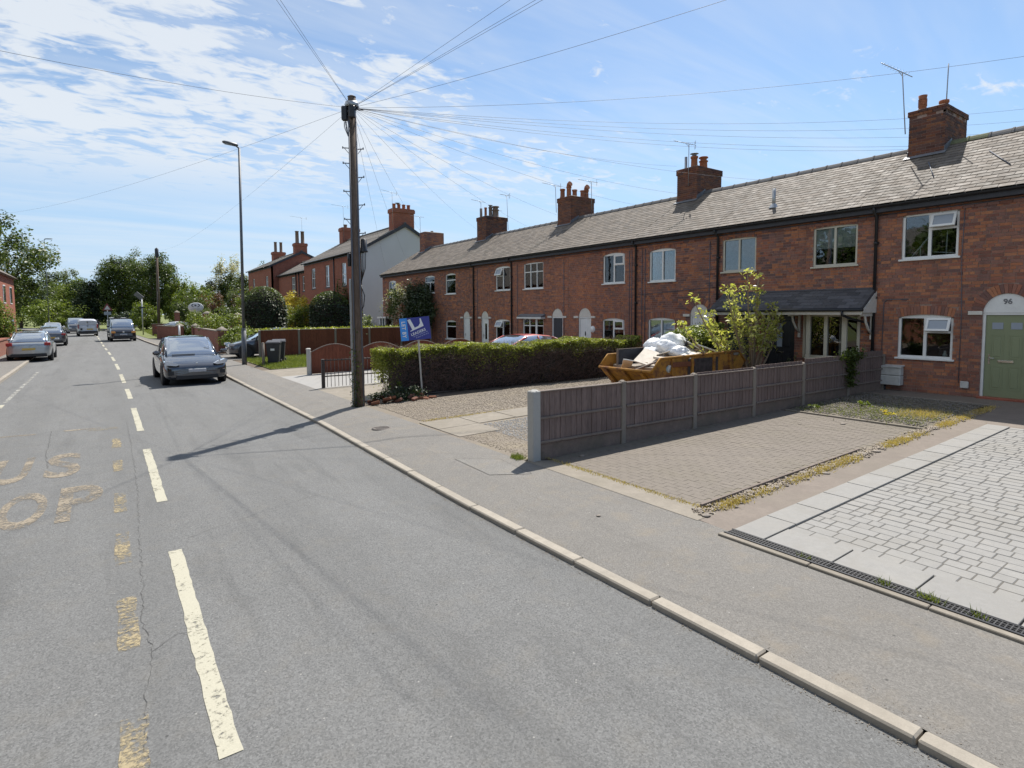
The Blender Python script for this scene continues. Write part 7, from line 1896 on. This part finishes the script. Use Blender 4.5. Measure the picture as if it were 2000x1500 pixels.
# ------------------------------------------------------------------ planting beyond
def dome(label, x, y, r, h, top, dark, n, name='yew_bush'):
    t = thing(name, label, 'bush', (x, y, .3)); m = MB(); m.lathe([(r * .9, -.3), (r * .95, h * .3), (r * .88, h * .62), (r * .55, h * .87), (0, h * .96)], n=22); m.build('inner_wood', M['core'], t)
    a = rng.uniform(0, 6.28, n); zz = rng.uniform(0, 1, n); rr_ = r * np.where(zz < .55, 1.0, np.sqrt(np.maximum(0, 1 - ((zz - .55) / .45) ** 2))) * (1 + rng.normal(0, .035, n)) + .05 * np.sin(a * 7 + zz * 9)
    P = np.stack([rr_ * np.cos(a), rr_ * np.sin(a), zz * h], 1); out = np.stack([np.cos(a), np.sin(a), zz], 1)
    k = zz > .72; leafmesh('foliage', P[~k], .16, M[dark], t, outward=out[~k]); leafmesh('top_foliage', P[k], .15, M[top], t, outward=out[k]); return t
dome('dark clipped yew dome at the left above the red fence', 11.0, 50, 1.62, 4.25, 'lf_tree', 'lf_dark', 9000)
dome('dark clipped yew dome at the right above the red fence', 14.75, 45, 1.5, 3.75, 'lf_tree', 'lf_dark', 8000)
def bush(label, x, y, r, h, mat, n, ls=.14, name='shrub', cat='bush', clumps=40, cs=.34, z0=.2):
    t = thing(name, label, cat, (x, y, z0)); m = MB()
    for i in range(5): limb(m, (0, 0, -.1), (random.uniform(-.5, .5) * r, random.uniform(-.5, .5) * r, h * .7), .05, .02)
    m.build('stem', M['bark'], t); P, out = blob_points(n, (0, 0, h * .5), (r, r, h * .5), clumps, cs, .55); leafmesh('leaves', P, ls, M[mat], t, outward=out); return t
bush('bright golden leaved shrub between the two yew domes', 15.1, 55, 1.6, 4.1, 'lf_yellow', 5200, .17)
bush('green shrub under the golden one', 14.2, 52, 1.5, 2.9, 'lf_fresh', 4200, .15)
bush('pale green shrub at the foot of the grey gable wall', 15.4, 40.2, .95, 2.1, 'lf_fresh', 2200, .12)
bush('grey green shrub left of the end house', 14.4, 36.5, .7, 1.9, 'lf_grey', 1500, .10)
bush('dark creeper on the low wall by the end house', 14.9, 34.6, 1.4, 1.35, 'lf_dark', 2500, .10)
bush('narrow dark shrub beside the grey gable', 16.6, 47.5, .7, 5.2, 'lf_tree', 1500, .16)
cr = thing('climbing_rose', 'large climbing rose with pale blossom on the front of the terrace', 'climber', (15.85, 32.4, .2)); m = MB(); limb(m, (0, 0, -.1), (.2, .3, 2.6), .06, .03, .1); limb(m, (0, .2, -.1), (.1, 1.4, 2.4), .05, .02, .1); m.build('stem', M['bark'], cr)
P, out = blob_points(9000, (.05, -.5, 2.5), (.75, 2.1, 1.7), 60, .34, .4); leafmesh('leaves', P, .13, M['lf_dark'], cr, outward=out)
P, out = blob_points(4200, (-.1, 1.5, 2.45), (.85, 2.1, 1.6), 40, .33, .5); leafmesh('green_leaves', P, .12, M['lf_tree'], cr, outward=out)
P, out = blob_points(900, (-.35, 1.6, 2.6), (.8, 2.0, 1.45), 30, .33, .8); leafmesh('blossom', P, .11, M['lf_blossom'], cr, outward=out)
P = np.stack([rng.uniform(6.4, 15.8, 5000), rng.uniform(30.5, 31.6, 5000), rng.normal(1.47, .05, 5000)], 1); o = leafmesh('low_hedge', P, .12, M['lf_hedge']); tag(o, 'thin bright green growth along the top of the red fence', 'hedge')
bush('leafy creeper hanging over the brick wall beside the dark car', 6.4, 35.6, 1.0, 1.5, 'lf_fresh', 2600, .12)
bush('rounded green bush over the brick wall left of the lamp', 7.3, 46, 1.7, 2.3, 'lf_fresh', 4800, .15)
bush('sprawling hedge below the oval sign', 6.6, 57.5, 1.5, 2.2, 'lf_fresh', 4200, .16)
bush('hedge clump in the gap between the brick piers', 8.8, 60, 1.8, 2.6, 'lf_tree', 4200, .17)
bush('dark hedge inside the garden right of the oval sign', 10.5, 58, 2.2, 2.8, 'lf_tree', 5200, .18)
bush('coppery shrub beyond the oval sign', 10.4, 76, 1.9, 5.0, 'lf_red', 3400, .22)
bush('green thicket behind the oval sign', 8.3, 72, 2.0, 4.3, 'lf_tree', 4500, .22)
bush('coppery shrub in front of the bungalow', 13.8, 70, 1.9, 4.6, 'lf_red', 3400, .2)
bush('tall fresh green shrub left of the yew dome', 12.8, 66, 1.7, 5.0, 'lf_fresh', 4000, .2)
bush('mixed green shrub before the bungalow', 16.0, 84, 2.6, 5.4, 'lf_grey', 4200, .26)
bush('green shrub at the corner of the verge', 10.8, 90, 2.4, 6.6, 'lf_fresh', 4500, .28)
bush('low green bush on the verge behind the solar sign', 5.2, 94, 2.0, 3.8, 'lf_fresh', 3200, .26)
bush('dark bush under the trees left of the verge', 3.2, 98, 2.0, 3.0, 'lf_dark', 3200, .26)
gd = MB(); gd.add([(3.6, 62.5, .12), (7.5, 62.5, .12), (14, 100, .12), (2.2, 100, .12)], [(0, 1, 2, 3)]); struct(gd.build('grass_verge', M['lawn']))
n = 14000; yv = rng.uniform(64, 96, n); xv = 5.4 + rng.uniform(-.9, 2.5, n); blades('verge_grass', None, np.stack([xv, yv, np.full(n, .12)], 1), .22, 'grass', None, 'stuff', .03)
tree('broadleaf_tree', 'dark tall tree rising behind the black van', 2.6, 112, 11.6, 3.4, 'lf_tree', 13000, .34, .35, cs=.26, clumps=90, cz=.56, rz=.46)
tree('broadleaf_tree', 'big rounded tree behind the distant telegraph pole', 7.4, 108, 11.6, 4.4, 'lf_tree', 20000, .30, .4, cs=.22, clumps=140, cz=.55, rz=.48)
tree('willow_tree', 'pale feathery tree top left of the distant pole', 5.4, 116, 12.4, 3.2, 'lf_grey', 9000, .26, .3, cs=.22, clumps=90, cz=.62, rz=.40)
tree('broadleaf_tree', 'lighter green tree right of the distant telegraph pole', 10.6, 104, 8.2, 2.4, 'lf_fresh', 8000, .26, .25, cs=.25, clumps=80, cz=.52, rz=.46)
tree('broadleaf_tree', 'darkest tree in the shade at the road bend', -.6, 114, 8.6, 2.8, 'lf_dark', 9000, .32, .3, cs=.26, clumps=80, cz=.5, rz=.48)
tree('broadleaf_tree', 'fresh green tree left of the dark trees at the bend', -3.2, 122, 8.6, 3.2, 'lf_fresh', 9000, .32, .3, cs=.26, clumps=80, cz=.5, rz=.48)
tree('broadleaf_tree', 'hazy grey green tree right of the big bush at the left edge', -5.6, 136, 10.9, 4.4, 'lf_grey', 11000, .36, .35, cs=.25, clumps=90, cz=.52, rz=.48)
tree('broadleaf_tree', 'far hazy tree at the left edge of the bend', -12, 140, 9.6, 5.0, 'lf_tree', 9000, .38, .35, cs=.25, clumps=90, cz=.5, rz=.48)
bush('light green hedge beside the bend left of the white van', -5.4, 108, 3.6, 4.4, 'lf_fresh', 7000, .28)
bush('green hedge across the end of the road', -1.2, 124, 4.2, 4.6, 'lf_fresh', 6000, .3)
tree('blossom_tree', 'sparse grey pink tree in the gap left of the far houses', 20.2, 120, 13.6, 3.3, 'lf_blossom', 2600, .36, .3, cs=.22, clumps=90, cz=.66, rz=.34)
tree('broadleaf_tree', 'green lower crown beside the sparse blossom tree', 21.0, 118, 10.8, 3.6, 'lf_tree', 7000, .34, .3, cs=.24, clumps=90, cz=.55, rz=.42)
tree('conifer_tree', 'dark conifer left of the sparse blossom tree', 17.4, 122, 9.0, 2.4, 'lf_dark', 5000, .34, .25, cs=.24, clumps=60, cz=.5, rz=.48)
tree('broadleaf_tree', 'small tree between the sparse tree and the far chimneys', 27.5, 125, 12.8, 2.8, 'lf_grey', 2200, .34, .25, cs=.2, clumps=60, cz=.66, rz=.32)
tree('broadleaf_tree', 'mid green tree in front of the dark conifer', 14.6, 112, 6.8, 3.0, 'lf_tree', 7000, .32, .25, cs=.25, clumps=70, cz=.5, rz=.48)
tree('broadleaf_tree', 'big rounded green tree overhanging the left edge of the street', -7.6, 64, 10.2, 4.6, 'lf_tree', 20000, .26, .35, cs=.24, clumps=120, cz=.58, rz=.44)
bush('green garden hedge in front of the house at the left edge', -5.0, 46, .9, 3.3, 'lf_fresh', 5000, .12)
# woodland closing the view
P = []
for i in range(46):
    c = np.array([-95 + i * 4.2 + random.uniform(-1, 1), 176 + random.uniform(-8, 12), 4.4]); p, o_ = blob_points(700, c, (4.5, 4, 5.2 + random.uniform(-1, 1.4)), 12, .4, .5); P.append(p)
o = leafmesh('woodland', np.concatenate(P), .8, M['lf_tree']); o['kind'] = 'stuff'
# houses and trees across the road (behind the left of the frame), seen in the window glass
oh = thing('house', 'rendered house across the road, outside the left of the frame', 'house', (0, 0, 0)); m = MB(); m.box(-20, -11.5, -6, 22, 0, 5.2); m.build('wall', M['brickfar'], oh); m = MB(); m.prism([(-20.4, 5.0), (-11.1, 5.0), (-15.7, 8.2)], 1, -6.4, 22.4); m.build('roof', M['slatefar'], oh, fix=True)
for k_, (yy, hh_) in enumerate(((-2, 8.5), (6, 9.5), (13, 8.0), (20, 9.0))):
    tree('broadleaf_tree', ('first', 'second', 'third', 'fourth')[k_] + ' tree across the road outside the left of the frame, counted from the camera', -11, yy, hh_, 3.6, 'lf_tree', 3500, .45, .3, clumps=60)
P = np.stack([rng.uniform(-9.6, -8.4, 9000), rng.uniform(-8, 26, 9000), rng.uniform(.1, 2.3, 9000)], 1); tag(leafmesh('far_side_hedge', P, .12, M['lf_tree']), 'tall green hedge across the road, outside the left of the frame', 'hedge')
struct(strip('far_side_ground', lambda y: -10.5, lambda y: xl(y) - 1.68, -20, 62, .08, .09, M['soil']))
